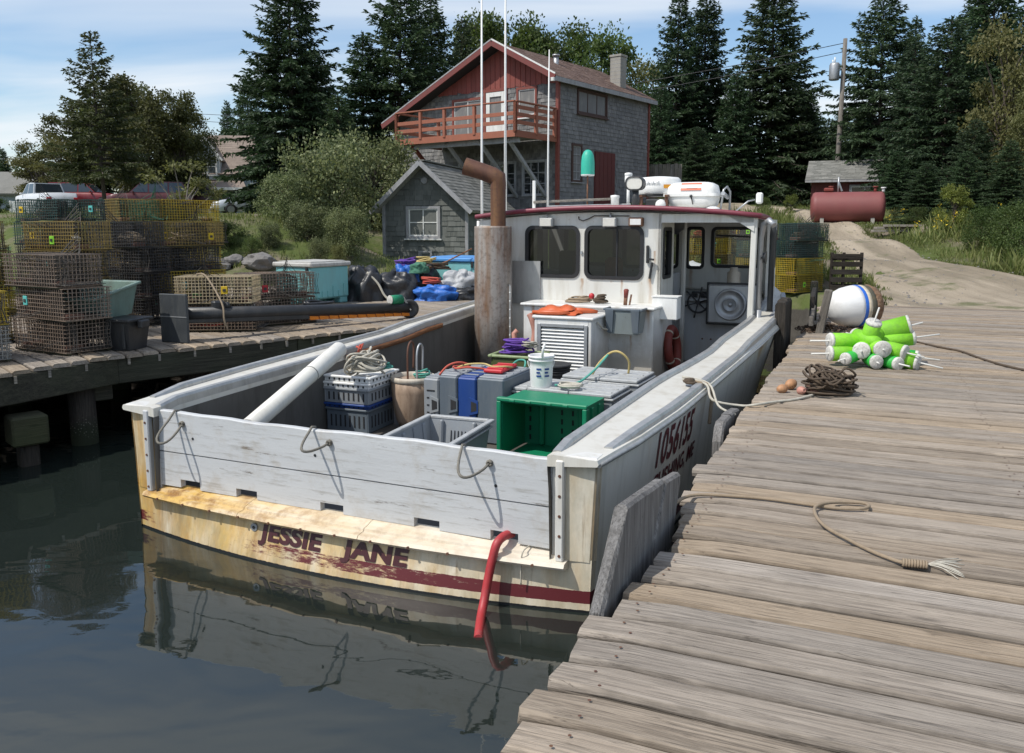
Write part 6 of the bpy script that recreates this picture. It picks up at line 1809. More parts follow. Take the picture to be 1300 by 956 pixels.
# ------------------------------------------------------------------ other gear on the left pier
t = thing('fish_tote', 'open grey-green plastic tote tipped up beside the rusty traps', 'tote', (-4.90, 10.02, 1.33), rad(-20)); t.rotation_euler.x = .22
mb = MB(); w1, w2, l1, l2, h_ = .20, .285, .24, .35, .36
o = [(-w1, -l1, 0), (w1, -l1, 0), (w1, l1, 0), (-w1, l1, 0), (-w2, -l2, h_), (w2, -l2, h_), (w2, l2, h_), (-w2, l2, h_)]
i_ = [(x * .94, y * .95, z + (.02 if z == 0 else 0)) for x, y, z in o]
mb.add(o + i_, [(0, 3, 2, 1), (0, 1, 5, 4), (1, 2, 6, 5), (2, 3, 7, 6), (3, 0, 4, 7), (8, 9, 10, 11), (8, 12, 13, 9), (9, 13, 14, 10), (10, 14, 15, 11), (11, 15, 12, 8), (4, 5, 13, 12), (5, 6, 14, 13), (6, 7, 15, 14), (7, 4, 12, 15)]); mb.obj('tote_body', M['tote'], t)
for sx in (-1, 1):
    mb = MB(); mb.box((sx * (w2 + .012), 0, h_ - .005), (.045, 2 * l2 + .06, .03), bev=.006); mb.obj('rim', M['tote'], t)
for sy in (-1, 1):
    mb = MB(); mb.box((0, sy * (l2 + .012), h_ - .005), (2 * w2 - .022, .045, .03), bev=.006); mb.obj('rim', M['tote'], t)
t = thing('fish_tote', 'black plastic tote standing on the pier edge under the grey-green tote', 'tote', (-4.55, 9.80, 1.0), rad(-12))
mb = MB(); mb.add([(-.15, -.16, 0), (.15, -.16, 0), (.15, .16, 0), (-.15, .16, 0), (-.19, -.2, .34), (.19, -.2, .34), (.19, .2, .34), (-.19, .2, .34)], [(0, 3, 2, 1), (4, 5, 6, 7), (0, 1, 5, 4), (1, 2, 6, 5), (2, 3, 7, 6), (3, 0, 4, 7)]); mb.obj('tote_body', M['black'], t)
mb = MB(); mb.box((0, 0, .35), (.44, .46, .035), bev=.008); mb.obj('rim', M['black'], t)
for x in (-.11, .11):
    mb = MB(); mb.box((x, -.185, .17), (.035, .03, .30), bev=.006); mb.obj('rib', M['black'], t)
mb = MB(); mb.box((.245, 0, .30), (.06, .16, .09), bev=.01); mb.obj('handle', M['black'], t)

# the long black boom with a plate at one end and a wheel at the other
A = Vector((-4.12, 10.38, 1.34)); B = Vector((-1.62, 13.06, 1.165)); d = (B - A).normalized()
t = thing('loading_boom', 'long black boom with orange cleats, end plate and wheel on the left pier', 'boom', A)
mb = MB(); mb.tube([Vector((0, 0, 0)), (B - A)], [.088, .075], 16); mb.obj('boom_tube', M['black'], t)
mid = A + (B - A) * .50
mb = MB(); mb.beam(d * .05 + Vector((0, 0, -.075)), (mid - A) + Vector((0, 0, -.085)), .12, .07, bev=.01); mb.obj('lower_rail', M['black'], t)
mb = MB(); mb.beam(mid - A + Vector((0, 0, -.08)), B - A - d * .1 + Vector((0, 0, -.075)), .05, .025); mb.obj('cleat_belt', M['rust'], t)
n = 11
for k in range(n):
    c = mid - A + (B - A) * (.5 * (k + .35) / n)
    nrm = Vector((d.y, -d.x, 0))
    mb = MB(); q = c + nrm * .03 + Vector((0, 0, -.105))
    mb.add([q + Vector((0, 0, .028)) - d * .05, q + d * .10 + Vector((0, 0, .022)), q + d * .11 + Vector((0, 0, -.022)), q - d * .03 + Vector((0, 0, -.026)), q - nrm * .06 + Vector((0, 0, .028)) - d * .05, q - nrm * .06 + d * .10 + Vector((0, 0, .022)), q - nrm * .06 + d * .11 + Vector((0, 0, -.022)), q - nrm * .06 - d * .03 + Vector((0, 0, -.026))], [(0, 1, 2, 3), (4, 7, 6, 5), (0, 4, 5, 1), (1, 5, 6, 2), (2, 6, 7, 3), (3, 7, 4, 0)]); mb.obj('orange_cleat', M['orange'], t)
Tp = Matrix.Translation(Vector((-4.18, 10.33, 1.30)) - A) @ RZ(rad(-22))
mb = MB(); mb.box((0, 0, 0), (.42, .045, .60), 0, Tp, bev=.006); pl2 = mb.obj('end_plate', M['slate_plate'], t)
mb = MB(); mb.box((0, -.025, .02), (.42, .006, .012), 0, Tp); mb.obj('plate_seam', M['galv'], pl2)
Tw = Matrix.Translation(B - A + d * .02 + Vector((0, 0, -.02))) @ RZ(rad(14)) @ RX(math.pi / 2)
mb = MB(); mb.lathe([(.03, -.035), (.10, -.035), (.125, -.05), (.145, -.03), (.15, 0), (.145, .03), (.125, .05), (.10, .035), (.03, .035)], 24, T=Tw); whl = mb.obj('wheel', M['black'], t)
mb = MB(); mb.cyl((0, 0, .02), (0, 0, .16), .012, 8, T=Tw); mb.obj('axle', M['steel'], whl)
mb = MB(); mb.cyl(B - A - d * .36 + Vector((0, 0, .12)), B - A - d * .12 + Vector((-.02, 0, .13)), .075, 16); mb.obj('green_motor', M['green_crate'], t)
mb = MB(); mb.lathe([(0, .006), (.06, .004), (.076, 0)], 16, T=Matrix.Translation(B - A - d * .365 + Vector((0, 0, .12))) @ d.to_track_quat('-Z', 'Y').to_matrix().to_4x4()); mb.obj('motor_cap', M['buoy_w'], t)
mb = MB(); mb.beam(B - A - d * .1 + Vector((0, 0, .16)), B - A + d * .0 + Vector((.03, -.02, -.02)), .02, .03); mb.obj('bracket', M['galv'], t)
mb = MB(); mb.box((0, 0, 0), (.16, .10, .11), 0, Matrix.Translation(d * .5 + Vector((0, 0, .11))) @ RZ(.8), bev=.02); mb.lathe([(.03, -.05), (.05, 0), (.03, .05)], 10, T=Matrix.Translation(d * .62 + Vector((0, 0, .10))) @ RX(1.2)); mb.obj('clamp', M['black'], t)
lying_rope('rope', 'tan cord tied down over the cream trap and the boom', 'rope_tan', [(-4.15, 11.05, 1.80), (-4.0, 10.98, 1.78), (-3.72, 10.72, 1.45), (-3.68, 10.66, 1.25), (-3.66, 10.72, 1.1)], .012)
mb = MB(); coil(.30, .10, 5, .14, .022, 0, 81, .5, mb=mb); o = mb.obj('hose_heap', M['bag'], None, (-2.85, 12.2, 1.18), rad(45)); tag(o, 'heap of black hose lying on the boom below the grey-lidded tub', 'hose')

def fish_tub(label, loc, rz, w_, l_, h_, body, lid, strap):
    t = thing('insulated_tub', label, 'tub', loc, rz, 'insulated fish tubs')
    x, y = w_ / 2, l_ / 2
    mb = MB(); mb.box((0, 0, h_ / 2 + .05), (w_ - .03, l_ - .03, h_ - .10), bev=.03); bd = mb.obj('tub_body', M[body], t)
    for (cx, cy, sx, sy) in ((-.36, -.36, .2, .2), (.36, -.36, .2, .2), (-.36, .36, .2, .2), (.36, .36, .2, .2), (0, -.36, .2, .2), (0, .36, .2, .2)):
        mb = MB(); mb.box((cx * w_, cy * l_, .055), (sx * w_, sy * l_, .11), bev=.012); mb.obj('tub_foot', M[body], t)
    for k, f in enumerate((-.36, -.22, -.08, .06, .2, .34)):
        hh = (.46, .22, .22, .40, .22, .46)[k]
        mb = MB(); mb.box((f * w_, -y + .008, .14 + hh * h_ / 2 * 1.2), (.022, .03, hh * h_ * 1.2), bev=.006); mb.obj('tub_rib', M[body], t)
        mb = MB(); mb.box((x - .008, f * l_, .14 + hh * h_ / 2 * .7), (.03, .022, hh * h_ * .7), bev=.006); mb.obj('tub_rib', M[body], t)
    mb = MB(); mb.box((0, 0, h_ + .028), (w_ + .05, l_ + .05, .085), bev=.022); ld = mb.obj('lid', M[lid], t)
    mb = MB(); mb.box((0, 0, h_ + .078), (w_ - .12, l_ - .12, .02), bev=.008); mb.obj('lid_panel', M[lid], ld)
    mb = MB(); mb.box((x - .1, -y - .012, h_ - .06), (.05, .02, .12), bev=.005); mb.obj('latch', M['black'], t)
    return t
tc_ = Vector((-3.72, 15.66, 1.0))
fish_tub('aqua insulated fish tub with pale grey lid on the left pier', tc_, rad(-31), .93, 1.02, .70, 'tub', 'tub_lid', 1)
fish_tub('aqua insulated fish tub with bright blue lid in front of the small shed', Vector((-1.02, 17.6, .99)), rad(-25), 1.15, 1.0, .72, 'tub', 'tub_blue', 1)

def lump(name, label, mat, c, sx, sy, sz_, seed, cat, group=None, fold=.35, fr=3.0):
    mb = MB(); rows = []
    for i in range(19):
        p = math.pi * i / 36; r_ = []
        for j in range(45):
            a = 2 * math.pi * j / 44
            k = 1 + fold * (mnoise.noise((math.cos(a) * fr * .6 + seed, math.sin(a) * fr * .6, p * fr * .7)) + .5 * mnoise.noise((math.cos(a) * fr * 1.7, math.sin(a) * fr * 1.7 + seed, p * 4)) + .3 * abs(mnoise.noise((math.cos(a) * fr * 4, math.sin(a) * fr * 4 + seed, p * 9))))
            ca, sa = math.cos(a), math.sin(a)
            r_.append((sx * k * ca * math.cos(p) ** .6, sy * k * sa * math.cos(p) ** .6, sz_ * (math.sin(p) ** .8) * (1 + .7 * fold * mnoise.noise((ca * 2 + seed, sa * 2, p * 2)))))
        rows.append(r_)
    mb.grid(rows)
    o = mb.obj(name, M[mat], None, c); return tag(o, label, cat, group)
LB = 'bags and tarps heaped before the shed'
lump('bin_bag', 'large black bag standing beside the grey-lidded tub', 'bag', (-2.85, 16.15, 1.0), .38, .3, .62, 1, 'bag', LB)
lump('bin_bag', 'black bag between the tubs with a pale strap hanging over it', 'bag', (-2.25, 16.35, 1.0), .42, .3, .5, 5, 'bag', LB)
lump('bin_bag', 'black bag at the back of the heap below the shed wall', 'bag', (-1.95, 17.2, 1.0), .5, .35, .66, 9, 'bag', LB)
lump('tarp', 'bright blue tarp crumpled at the front of the heap', 'tarp_blue', (-1.50, 16.15, 1.0), .42, .22, .26, 3, 'tarp', LB, .5)
lump('tarp', 'small blue tarp bundle at the left of the rope heap', 'tarp_blue', (-2.12, 16.75, 1.32), .22, .16, .3, 7, 'tarp', LB, .5)
lump('tarp', 'pale grey tarp folded over the right end of the heap', 'grey_bag', (-1.05, 16.55, 1.12), .36, .22, .40, 11, 'tarp', LB, .45)
lump('bin_bag', 'low black bag under the pale grey tarp', 'bag', (-1.0, 16.45, 1.0), .45, .3, .24, 13, 'bag', LB)
lump('net_bundle', 'green net bundle on top of the heap', 'net_green', (-1.85, 16.65, 1.50), .19, .15, .2, 15, 'net', LB)
for (x, y, z, m_, nm, sd_) in ((-2.1, 16.95, 1.62, 'rope_p', 'purple', 91), (-1.75, 16.85, 1.66, 'rope_y', 'yellow', 92), (-1.45, 16.75, 1.55, 'rope_b', 'dark brown', 93), (-1.62, 16.45, 1.28, 'rope_r', 'red', 94)):
    mb = MB(); coil(.2, .14, 8, .16, .014, 0, sd_, .4, mb=mb); o = mb.obj('rope_coil', M[m_], None, (x, y, z)); tag(o, f'{nm} rope coil on the heap before the shed', 'rope coil', 'rope coils on the heap')
mb = MB(); mb.tube([(0, 0, 0), (.45, .1, .17), (.95, .2, .42)], .014, 7); o = mb.obj('boat_hook', M['w_trim'], None, (-1.75, 16.7, 1.55)); tag(o, 'thin pole sticking up out of the heap in front of the blue-lidded tub', 'pole')
mb = MB(); mb.box((0, 0, .02), (1.1, .5, .04), bev=.005); mb.box((-.45, 0, .2), (.08, .4, .36)); mb.box((.45, 0, .2), (.08, .4, .36))
lying_rope('strap', 'pale strap hanging down the black bag between the tubs', 'rope_w', [(-2.75, 15.95, 1.55), (-2.55, 15.92, 1.35), (-2.42, 15.88, 1.12), (-2.30, 15.85, 1.02)], .022)
# shore rocks behind the pier
rr = random.Random(17)
RK = 'shore rocks behind the left pier'
for i, (px, Y, s_, lb) in enumerate(((258, 20.2, .62, 'dark slab of rock above the cream trap'), (240, 19.9, .35, 'small pale rock left of the dark slab'), (330, 20.0, .45, 'rounded grey rock left of the grey-lidded tub'), (300, 20.6, .35, 'low rock between the dark slab and the rounded one'), (225, 20.8, .4, 'rock half hidden behind the dark trap stack'), (470, 20.5, .5, 'rock under the big shrub beside the black bags'))):
    x = (px - 650) / 1065 * Y
    bm = bmesh.new(); bmesh.ops.create_icosphere(bm, subdivisions=3, radius=1)
    for v in bm.verts:
        n_ = mnoise.noise(v.co * 1.3 + Vector((i * 7, 0, 0))); v.co *= 1 + .35 * n_ + .12 * mnoise.noise(v.co * 4)
        v.co = Vector((v.co.x * s_, v.co.y * s_ * .7, v.co.z * s_ * .48))
    me = bpy.data.meshes.new('rock'); bm.to_mesh(me); bm.free(); me.materials.append(M['rock'])
    o = link('rock', me, None, (x, Y, ground_h(x, Y) + s_ * .28), rr.uniform(0, 6)); tag(o, lb, 'rock', RK)
# ------------------------------------------------------------------ buildings
def shingle_wall(name, x0, x1, z0, ztop, T, mat, parent, expo=.135, wd=.17, seed=0, holes=(), th=.022):
    """courses of split shingles, each its own width, thickness and butt line; joined into one part"""
    rr = random.Random(seed); mb = MB(); z = z0; k = 0
    while z < ztop(None):
        x = x0 - rr.uniform(0, wd)
        while x < x1:
            w_ = wd * rr.uniform(.6, 1.45)
            a, b = max(x, x0), min(x + w_ - .007, x1)
            x += w_
            if b - a < .03: continue
            zt = min(ztop(a), ztop(b))
            top = min(z + expo + .03, zt)
            if top - z < .02: continue
            hit = False
            for h in holes:
                if b > h[0] and a < h[1] and top - .03 > h[2] and z < h[3] - .02: hit = True
            if hit: continue
            t0 = th * rr.uniform(.7, 1.4); dz = rr.uniform(-.008, .008)
            mb.add([(a, -t0, z + dz), (b, -t0, z + dz), (b, -.004, top), (a, -.004, top), (a, 0, z + dz), (b, 0, z + dz)], [(0, 1, 2, 3), (0, 4, 5, 1), (0, 3, 4), (1, 5, 2)], 0, False, T)
        z += expo; k += 1
    o = mb.obj(name, M[mat], parent, fix=False); o['kind'] = 'stuff'
    return o
def roof_courses(name, P, mat, parent, expo=.16, wd=.3, seed=0, th=.016):
    """P: eave-left, eave-right, ridge-right, ridge-left corners"""
    rr = random.Random(seed); mb = MB()
    e0, e1, r1, r0 = [Vector(p) for p in P]
    L_ = ((r0 - e0).length + (r1 - e1).length) / 2; n = max(1, int(L_ / expo))
    nrm = (e1 - e0).cross(r0 - e0).normalized()
    if nrm.z < 0: nrm = -nrm
    for k in range(n):
        t0, t1 = k / n, min(1, (k + 1.25) / n)
        W_ = (e1.lerp(r1, t0) - e0.lerp(r0, t0)).length; m_ = max(2, int(W_ / wd)); u = 0
        while u < 1:
            du = rr.uniform(.7, 1.3) / m_
            a, b = u, min(1, u + du - .008 / W_); u += du
            if b - a < .01: continue
            f = lambda t, s: e0.lerp(r0, t).lerp(e1.lerp(r1, t), s)
            h = nrm * th * rr.uniform(.7, 1.3)
            mb.add([f(t0, a) + h, f(t0, b) + h, f(t1, b) + nrm * .003, f(t1, a) + nrm * .003, f(t0, a), f(t0, b)], [(0, 1, 2, 3), (0, 4, 5, 1)])
    o = mb.obj(name, M[mat], parent, fix=False); o['kind'] = 'stuff'
    return o
def slab(name, P, th, mat, parent):
    P = [Vector(p) for p in P]; n = (P[1] - P[0]).cross(P[-1] - P[0]).normalized()
    if n.z < 0: n = -n
    mb = MB(); k = len(P)
    mb.add(P + [p - n * th for p in P], [tuple(range(k)), tuple(range(k, 2 * k))[::-1]] + [(i, (i + 1) % k, (i + 1) % k + k, i + k) for i in range(k)])
    return mb.obj(name, M[mat], parent)
def sash(parent, x0, x1, z0, z1, T, trim, panes=(1, 1), fw=.07, sill=True, curtain=False, inner='white_trim', depth=.06, gmat='glass_house'):
    """window > frame, pane (each), sill, dark room behind"""
    mb = MB()
    mb.box(((x0 + x1) / 2, -.02, z1 + fw / 2), (x1 - x0 + 2 * fw, .07, fw), 0, T); mb.box(((x0 + x1) / 2, -.02, z0 - fw / 2), (x1 - x0 + 2 * fw, .07, fw), 0, T)
    for s_ in ((x0 - fw / 2), (x1 + fw / 2)): mb.box((s_, -.02, (z0 + z1) / 2), (fw, .07, z1 - z0), 0, T)
    w_ = mb.obj('window', M[trim], parent)
    nx, nz = panes
    mb = MB()
    for i in range(1, nx): mb.box((lerp(x0, x1, i / nx), -.005, (z0 + z1) / 2), (.03, .03, z1 - z0), 0, T)
    for j in range(1, nz): mb.box(((x0 + x1) / 2, -.004, lerp(z0, z1, j / nz)), (x1 - x0, .03, .03), 0, T)
    mb.box(((x0 + x1) / 2, -.003, z0 + .02), (x1 - x0, .03, .04), 0, T); mb.box(((x0 + x1) / 2, -.003, z1 - .02), (x1 - x0, .03, .04), 0, T)
    for s_ in (x0 + .02, x1 - .02): mb.box((s_, -.0035, (z0 + z1) / 2), (.04, .03, z1 - z0 - .08), 0, T)
    mb.obj('sash_frame', M[inner], w_)
    for i in range(nx):
        for j in range(nz):
            mb = MB(); a, b, c, d_ = lerp(x0, x1, i / nx), lerp(x0, x1, (i + 1) / nx), lerp(z0, z1, j / nz), lerp(z0, z1, (j + 1) / nz)
            mb.add([(a, .008, c), (b, .008, c), (b, .008, d_), (a, .008, d_)], [(0, 1, 2, 3)], 0, False, T); mb.obj('pane', M[gmat], w_)
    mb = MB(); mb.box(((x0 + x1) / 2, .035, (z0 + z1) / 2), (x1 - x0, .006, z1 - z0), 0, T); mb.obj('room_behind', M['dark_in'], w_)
    if curtain:
        for (a, b) in curtain:
            mb = MB(); mb.grid([[tuple(T @ Vector((lerp(lerp(x0, x1, a), lerp(x0, x1, b), q / 10), .018 + .006 * math.sin(q * 2.2), z))) for q in range(11)] for z in (z0, z1)]); mb.obj('curtain', M['curtain'], w_)
    if sill:
        mb = MB(); mb.box(((x0 + x1) / 2, -.05, z0 - fw - .02), (x1 - x0 + 2 * fw + .1, .12, .04), 0, T); mb.obj('sill', M[inner], w_)
    return w_

M['brown_trim'] = plain('dark_brown_trim', (.075, .04, .032), .7, 0, .15, 5, .1, 40, .2)
M['barge'] = plain('dark_red_barge_board', (.17, .04, .035), .7, 0, .14, 5, .1, 40, .3)
# ----- the big barn-like house (local x along its front, y back along its right wall)
ho = thing('shingled_house', 'tall grey shingled house with red gable boards and a red-railed balcony above the shed', 'house', (1.64, 31.0, 0), rad(-36.87))
XL, ZE, XP, ZP, XO, ZO = -7.9, 7.62, -2.55, 8.98, -8.3, 6.5      # left end, right eave, peak, left eave
def gable_z(x):
    if x is None: return ZP
    return ZE + (ZP - ZE) * x / XP if x > XP else ZP + (6.62 - ZP) * (XP - x) / (XP - XL)
LEN = 6.9
mb = MB(); pts = [(XL, 1.2), (0, 1.2), (0, ZE), (XP, ZP), (XL, 6.62)]
mb.prism(pts, .03, .18); mb.obj('front_wall', M['sh_front'], ho)
mb = MB(); mb.box((-.08, LEN / 2 + .1, 4.55), (.16, LEN - .16, 6.2)); mb.obj('side_wall', M['sh_house'], ho)
mb = MB(); mb.prism(pts, LEN - .15, LEN); mb.obj('back_wall', M['sh_house'], ho)
mb = MB(); mb.box((XL + .08, LEN / 2, 4.0), (.16, LEN - .3, 5.7)); mb.obj('side_wall', M['sh_house'], ho)
T0 = Matrix.Translation((0, .03, 0))
TRW = Matrix.Translation((0, 0, 0)) @ RZ(math.pi / 2)
ZB = 7.50
wins = [(-1.75, -1.0, 6.45, 7.38), (-3.3, -2.37, 5.65, 7.42), (-4.9, -3.5, 5.65, 7.2)]
shingle_wall('shingle_courses', XL, 0, 1.3, lambda x: 99 if x is None else min(gable_z(x), ZB) if x is not None else 99, T0, 'sh_front', ho, .15, .16, 1, [(a - .1, b + .1, c - .1, d_ + .1) for a, b, c, d_ in wins]) if False else None
def front_top(x): return ZB if x is None else min(gable_z(x) - .02, ZB)
shingle_wall('shingle_courses', XL, 0, 1.3, front_top, T0, 'sh_front', ho, .15, .16, 1, [(a - .06, b + .06, c - .06, d_ + .06) for a, b, c, d_ in wins])
rw = [(1.35, 3.35, 6.6, 7.38), (1.0, 1.55, 4.1, 5.35), (2.55, 4.05, 3.1, 5.25)]
def rtop(x): return 7.6
shingle_wall('shingle_courses', 0, LEN, 2.6, rtop, TRW, 'sh_house', ho, .15, .17, 2, [(a - .06, b + .06, c - .06, d_ + .06) for a, b, c, d_ in rw])
# red gable boards, each its own part
x = XP - 5.0
rr = random.Random(2)
while x < -.02:
    w_ = .235; a, b = x, min(x + w_ - .012, -.02)
    za, zb = gable_z(a) - .03, gable_z(b) - .03
    if max(za, zb) > ZB + .05 and a > XL:
        mid_ = [(XP, gable_z(XP) - .03)] if a < XP < b else []
        poly = [(a, ZB + rr.uniform(-.05, .03)), (b, ZB + rr.uniform(-.05, .03)), (b, max(zb, ZB + .01))] + mid_ + [(a, max(za, ZB + .01))]
        mb = MB(); mb.prism(poly, .0 + rr.uniform(-.004, .004), .028); mb.obj('gable_board', M['red_gable'], ho)
        mb = MB(); mb.prism([(b - .015, ZB - .02), (b + .02, ZB - .02), (b + .02, max(zb - .02, ZB)), (b - .015, max(zb - .02, ZB))], -.016, -.005); mb.obj('batten', M['red_gable'], ho)
    x += w_
OV = .55
slab('roof', [(.22, -OV, ZE + .0), (.22, LEN + .3, ZE + .0), (XP, LEN + .3, ZP + .14), (XP, -OV, ZP + .14)], .12, 'dark_in', ho)
slab('roof', [(XO, -OV, ZO), (XO, LEN + .3, ZO), (XP - .003, LEN + .3, ZP + .14), (XP - .003, -OV, ZP + .14)], .12, 'dark_in', ho)
roof_courses('roof_shingles', [(.24, -OV, ZE + .012), (.24, LEN + .3, ZE + .012), (XP, LEN + .3, ZP + .155), (XP, -OV, ZP + .155)], 'roof_brown', ho, .15, .3, 3)
roof_courses('roof_shingles', [(XO - .02, -OV, ZO + .012), (XO - .02, LEN + .3, ZO + .012), (XP, LEN + .3, ZP + .155), (XP, -OV, ZP + .155)], 'roof_brown', ho, .15, .3, 4)
def barge(p, q, mat, th=.05, h_=.2, dz=0):
    mb = MB(); mb.beam(Vector(p) + Vector((0, 0, dz)), Vector(q) + Vector((0, 0, dz)), th, h_); return mb.obj('barge_board', M[mat], ho)
barge((.26, -OV - .03, ZE - .05), (XP, -OV - .03, ZP + .09), 'barge'); barge((.28, -OV - .035, ZE + .075), (XP, -OV - .035, ZP + .215), 'white_trim', .05, .05)
barge((XO - .03, -OV - .03, ZO - .05), (XP, -OV - .031, ZP + .09), 'barge'); barge((XO - .03, -OV - .037, ZO + .075), (XP, -OV - .037, ZP + .215), 'grey_trim', .05, .05)
mb = MB(); mb.beam((.25, -OV, ZE - .08), (.25, LEN + .3, ZE - .08), .04, .16); mb.obj('fascia', M['grey_trim'], ho)
mb = MB(); mb.box((.2, -OV - .06, ZE - .12), (.12, .1, .12)); mb.obj('eave_return', M['white_trim'], ho)
mb = MB(); mb.box((.025, -.02, 5.0), (.12, .13, 5.1)); mb.obj('corner_board', M['red_trim'], ho)
mb = MB(); mb.box((.02, LEN - .02, 5.0), (.10, .11, 5.1)); mb.obj('corner_board', M['red_trim'], ho)
sash(ho, *wins[0], T0, 'red_trim', (1, 1), .09, True, [(0, .22)])
w_ = sash(ho, *wins[1], T0, 'red_trim', (1, 1), .10, False, False, 'white_trim')
for a, b, c, d_ in ((-3.28, -3.11, 5.66, 7.40), (-2.55, -2.39, 5.66, 7.40)):
    mb = MB(); mb.box(((a + b) / 2, -.022, (c + d_) / 2), (b - a, .04, d_ - c), 0, T0); mb.obj('door_stile', M['white_trim'], w_)
for c, d_ in ((7.24, 7.40), (5.66, 6.2)):
    mb = MB(); mb.box((-2.83, -.0225, (c + d_) / 2), (.55, .04, d_ - c), 0, T0); mb.obj('door_rail', M['white_trim'], w_)
sash(ho, *wins[2], T0, 'red_trim', (2, 1), .09, False, [(.5, 1.0)])
sash(ho, *rw[0], TRW, 'brown_trim', (3, 1), .07, True, [(.16, .26), (.48, .58), (.82, .92)], 'brown_trim')
sash(ho, *rw[1], TRW, 'brown_trim', (2, 4), .08, True, False, 'grey_trim')
a, b, c, d_ = rw[2]
mb = MB(); mb.box(((a + b) / 2, -.03, (c + d_) / 2), (b - a, .06, d_ - c), 0, TRW); dr = mb.obj('barn_door', M['red_wall'], ho)
for k in range(5):
    mb = MB(); mb.box((lerp(a, b, (k + .5) / 5), -.066, (c + d_) / 2), ((b - a) / 5 - .02, .012, d_ - c - .04), 0, TRW); mb.obj('door_board', M['red_wall'], dr)
mb = MB()
for cx, cy, s_, h0, h1 in ((-.75, 5.6, .5, 7.9, 9.28),):
    mb.box((cx, cy, (h0 + h1) / 2), (s_, s_, h1 - h0), bev=.02); mb.box((cx, cy, h1 + .04), (s_ + .06, s_ + .06, .09), bev=.01)
ch = mb.obj('chimney', M['concrete'], ho)
for k in range(7):
    mb = MB(); mb.box((-.75, 5.6, 8.25 + k * .15), (.508, .508, .012)); mb.obj('block_joint', M['grey_trim'], ch)
mb = MB(); mb.cyl((-1.7, 2.4, 8.3), (-1.7, 2.4, 8.95), .10, 14); mb.cyl((-1.7, 2.4, 8.95), (-1.7, 2.4, 9.01), .15, 14); mb.obj('roof_vent', M['galv'], ho)
# balcony
DX0, DX1, DY, DZ_ = -5.55, .0, -2.55, 5.58
mb = MB(); mb.box(((DX0 + DX1) / 2, DY / 2, DZ_ - .03), (DX1 - DX0 - .08, -DY - .08, .05)); mb.obj('balcony_floor', M['grey_trim'], ho)
for k in range(16):
    mb = MB(); mb.box(((DX0 + DX1) / 2, DY + .1 + k * .155, DZ_ + .008), (DX1 - DX0 - .1, .14, .022)); mb.obj('deck_board', M['w_lumber'], ho)
for (p, q) in (((DX0, DY, DZ_ - .08), (DX1, DY, DZ_ - .08)), ((DX1, DY + .02, DZ_ - .08), (DX1, -.03, DZ_ - .08)), ((DX0, DY + .02, DZ_ - .08), (DX0, -.03, DZ_ - .08))):
    mb = MB(); mb.beam(p, q, .05, .22); mb.obj('rim_board', M['deckrail'], ho)
def railing(p, q, posts, rails=(.30, .58)):
    p, q = Vector(p), Vector(q); d = (q - p)
    for f in posts:
        c = p + d * f; mb = MB(); mb.box((c.x, c.y, DZ_ + .45), (.11, .11, .98), bev=.008); mb.obj('rail_post', M['deckrail'], ho)
    mb = MB(); mb.beam(p + Vector((0, 0, .98)), q + Vector((0, 0, .98)), .15, .045, bev=.006); mb.obj('hand_rail', M['deckrail'], ho)
    for h_ in rails:
        for i in range(len(posts) - 1):
            a_, b_ = p + d * posts[i], p + d * posts[i + 1]; n_ = (b_ - a_).normalized() * .06
            mb = MB(); mb.beam(a_ + n_ + Vector((0, 0, h_)), b_ - n_ + Vector((0, 0, h_)), .035, .13, bev=.004); mb.obj('side_rail', M['deckrail'], ho)
railing((DX0, DY, DZ_), (DX1, DY, DZ_), (0, .22, .43, .68, 1.0))
railing((DX1, DY, DZ_), (DX1, -.12, DZ_), (0, .5, .97), (.30, .56, .80))
railing((DX0, DY, DZ_), (DX0, -.12, DZ_), (0, .97))
for xx in (-5.0, -3.3, -1.8, -.5):
    mb = MB(); mb.beam((xx, DY + .25, DZ_ - .2), (xx, -.02, DZ_ - 2.1), .1, .12); mb.obj('knee_brace', M['red_trim' if xx < -4 else 'grey_trim'], ho)
mb = MB(); mb.beam((DX0 + .1, DY + .35, DZ_ - .27), (DX1 - .1, DY + .35, DZ_ - .27), .14, .16); mb.obj('beam', M['grey_trim'], ho)
for (x0, x1) in ((-4.6, -3.5), (-3.0, -1.9), (-1.5, -.5)):
    sash(ho, x0, x1, 3.55, 4.75, Matrix.Translation((0, .0, 0)), 'grey_trim', (3, 3), .06, False, False, 'grey_trim')

# ----- the small fishing shed (local x along its front, y back)
SX0, SY0 = -3.92, 26.1
sh = thing('fishing_shed', 'small shed with green-grey shingled gable and one white window beside the pier', 'shed', (SX0, SY0, 0), rad(-14))
SW, SE, SP, SL, SB_ = 2.62, 3.12, 4.32, 5.4, .6
XR = SW / 2
def sg(x): return SP if x is None else SP - (SP - SE) * abs(x - XR) / XR
mb = MB(); mb.prism([(0, SB_), (SW, SB_), (SW, SE), (XR, SP), (0, SE)], .03, .13); mb.obj('front_wall', M['sh_shed'], sh)
mb = MB(); mb.box((SW - .06, SL / 2, (SB_ + SE) / 2), (.12, SL - .26, SE - SB_)); mb.obj('side_wall', M['grey_trim'], sh)
mb = MB(); mb.box((.06, SL / 2, (SB_ + SE) / 2), (.12, SL - .26, SE - SB_)); mb.obj('side_wall', M['grey_trim'], sh)
swn = (.78, 1.72, 2.10, 2.92)
shingle_wall('shingle_courses', 0, SW, SB_ + .1, lambda x: SP if x is None else sg(x) - .03, T0, 'sh_shed', sh, .155, .24, 7, [(swn[0] - .06, swn[1] + .06, swn[2] - .06, swn[3] + .06), (1.12, 1.5, 1.0, 1.62)])
shingle_wall('shingle_courses', 0, SL, SB_ + .1, lambda x: SE, Matrix.Translation((SW, .03, 0)) @ RZ(math.pi / 2), 'sh_shed', sh, .155, .24, 8)
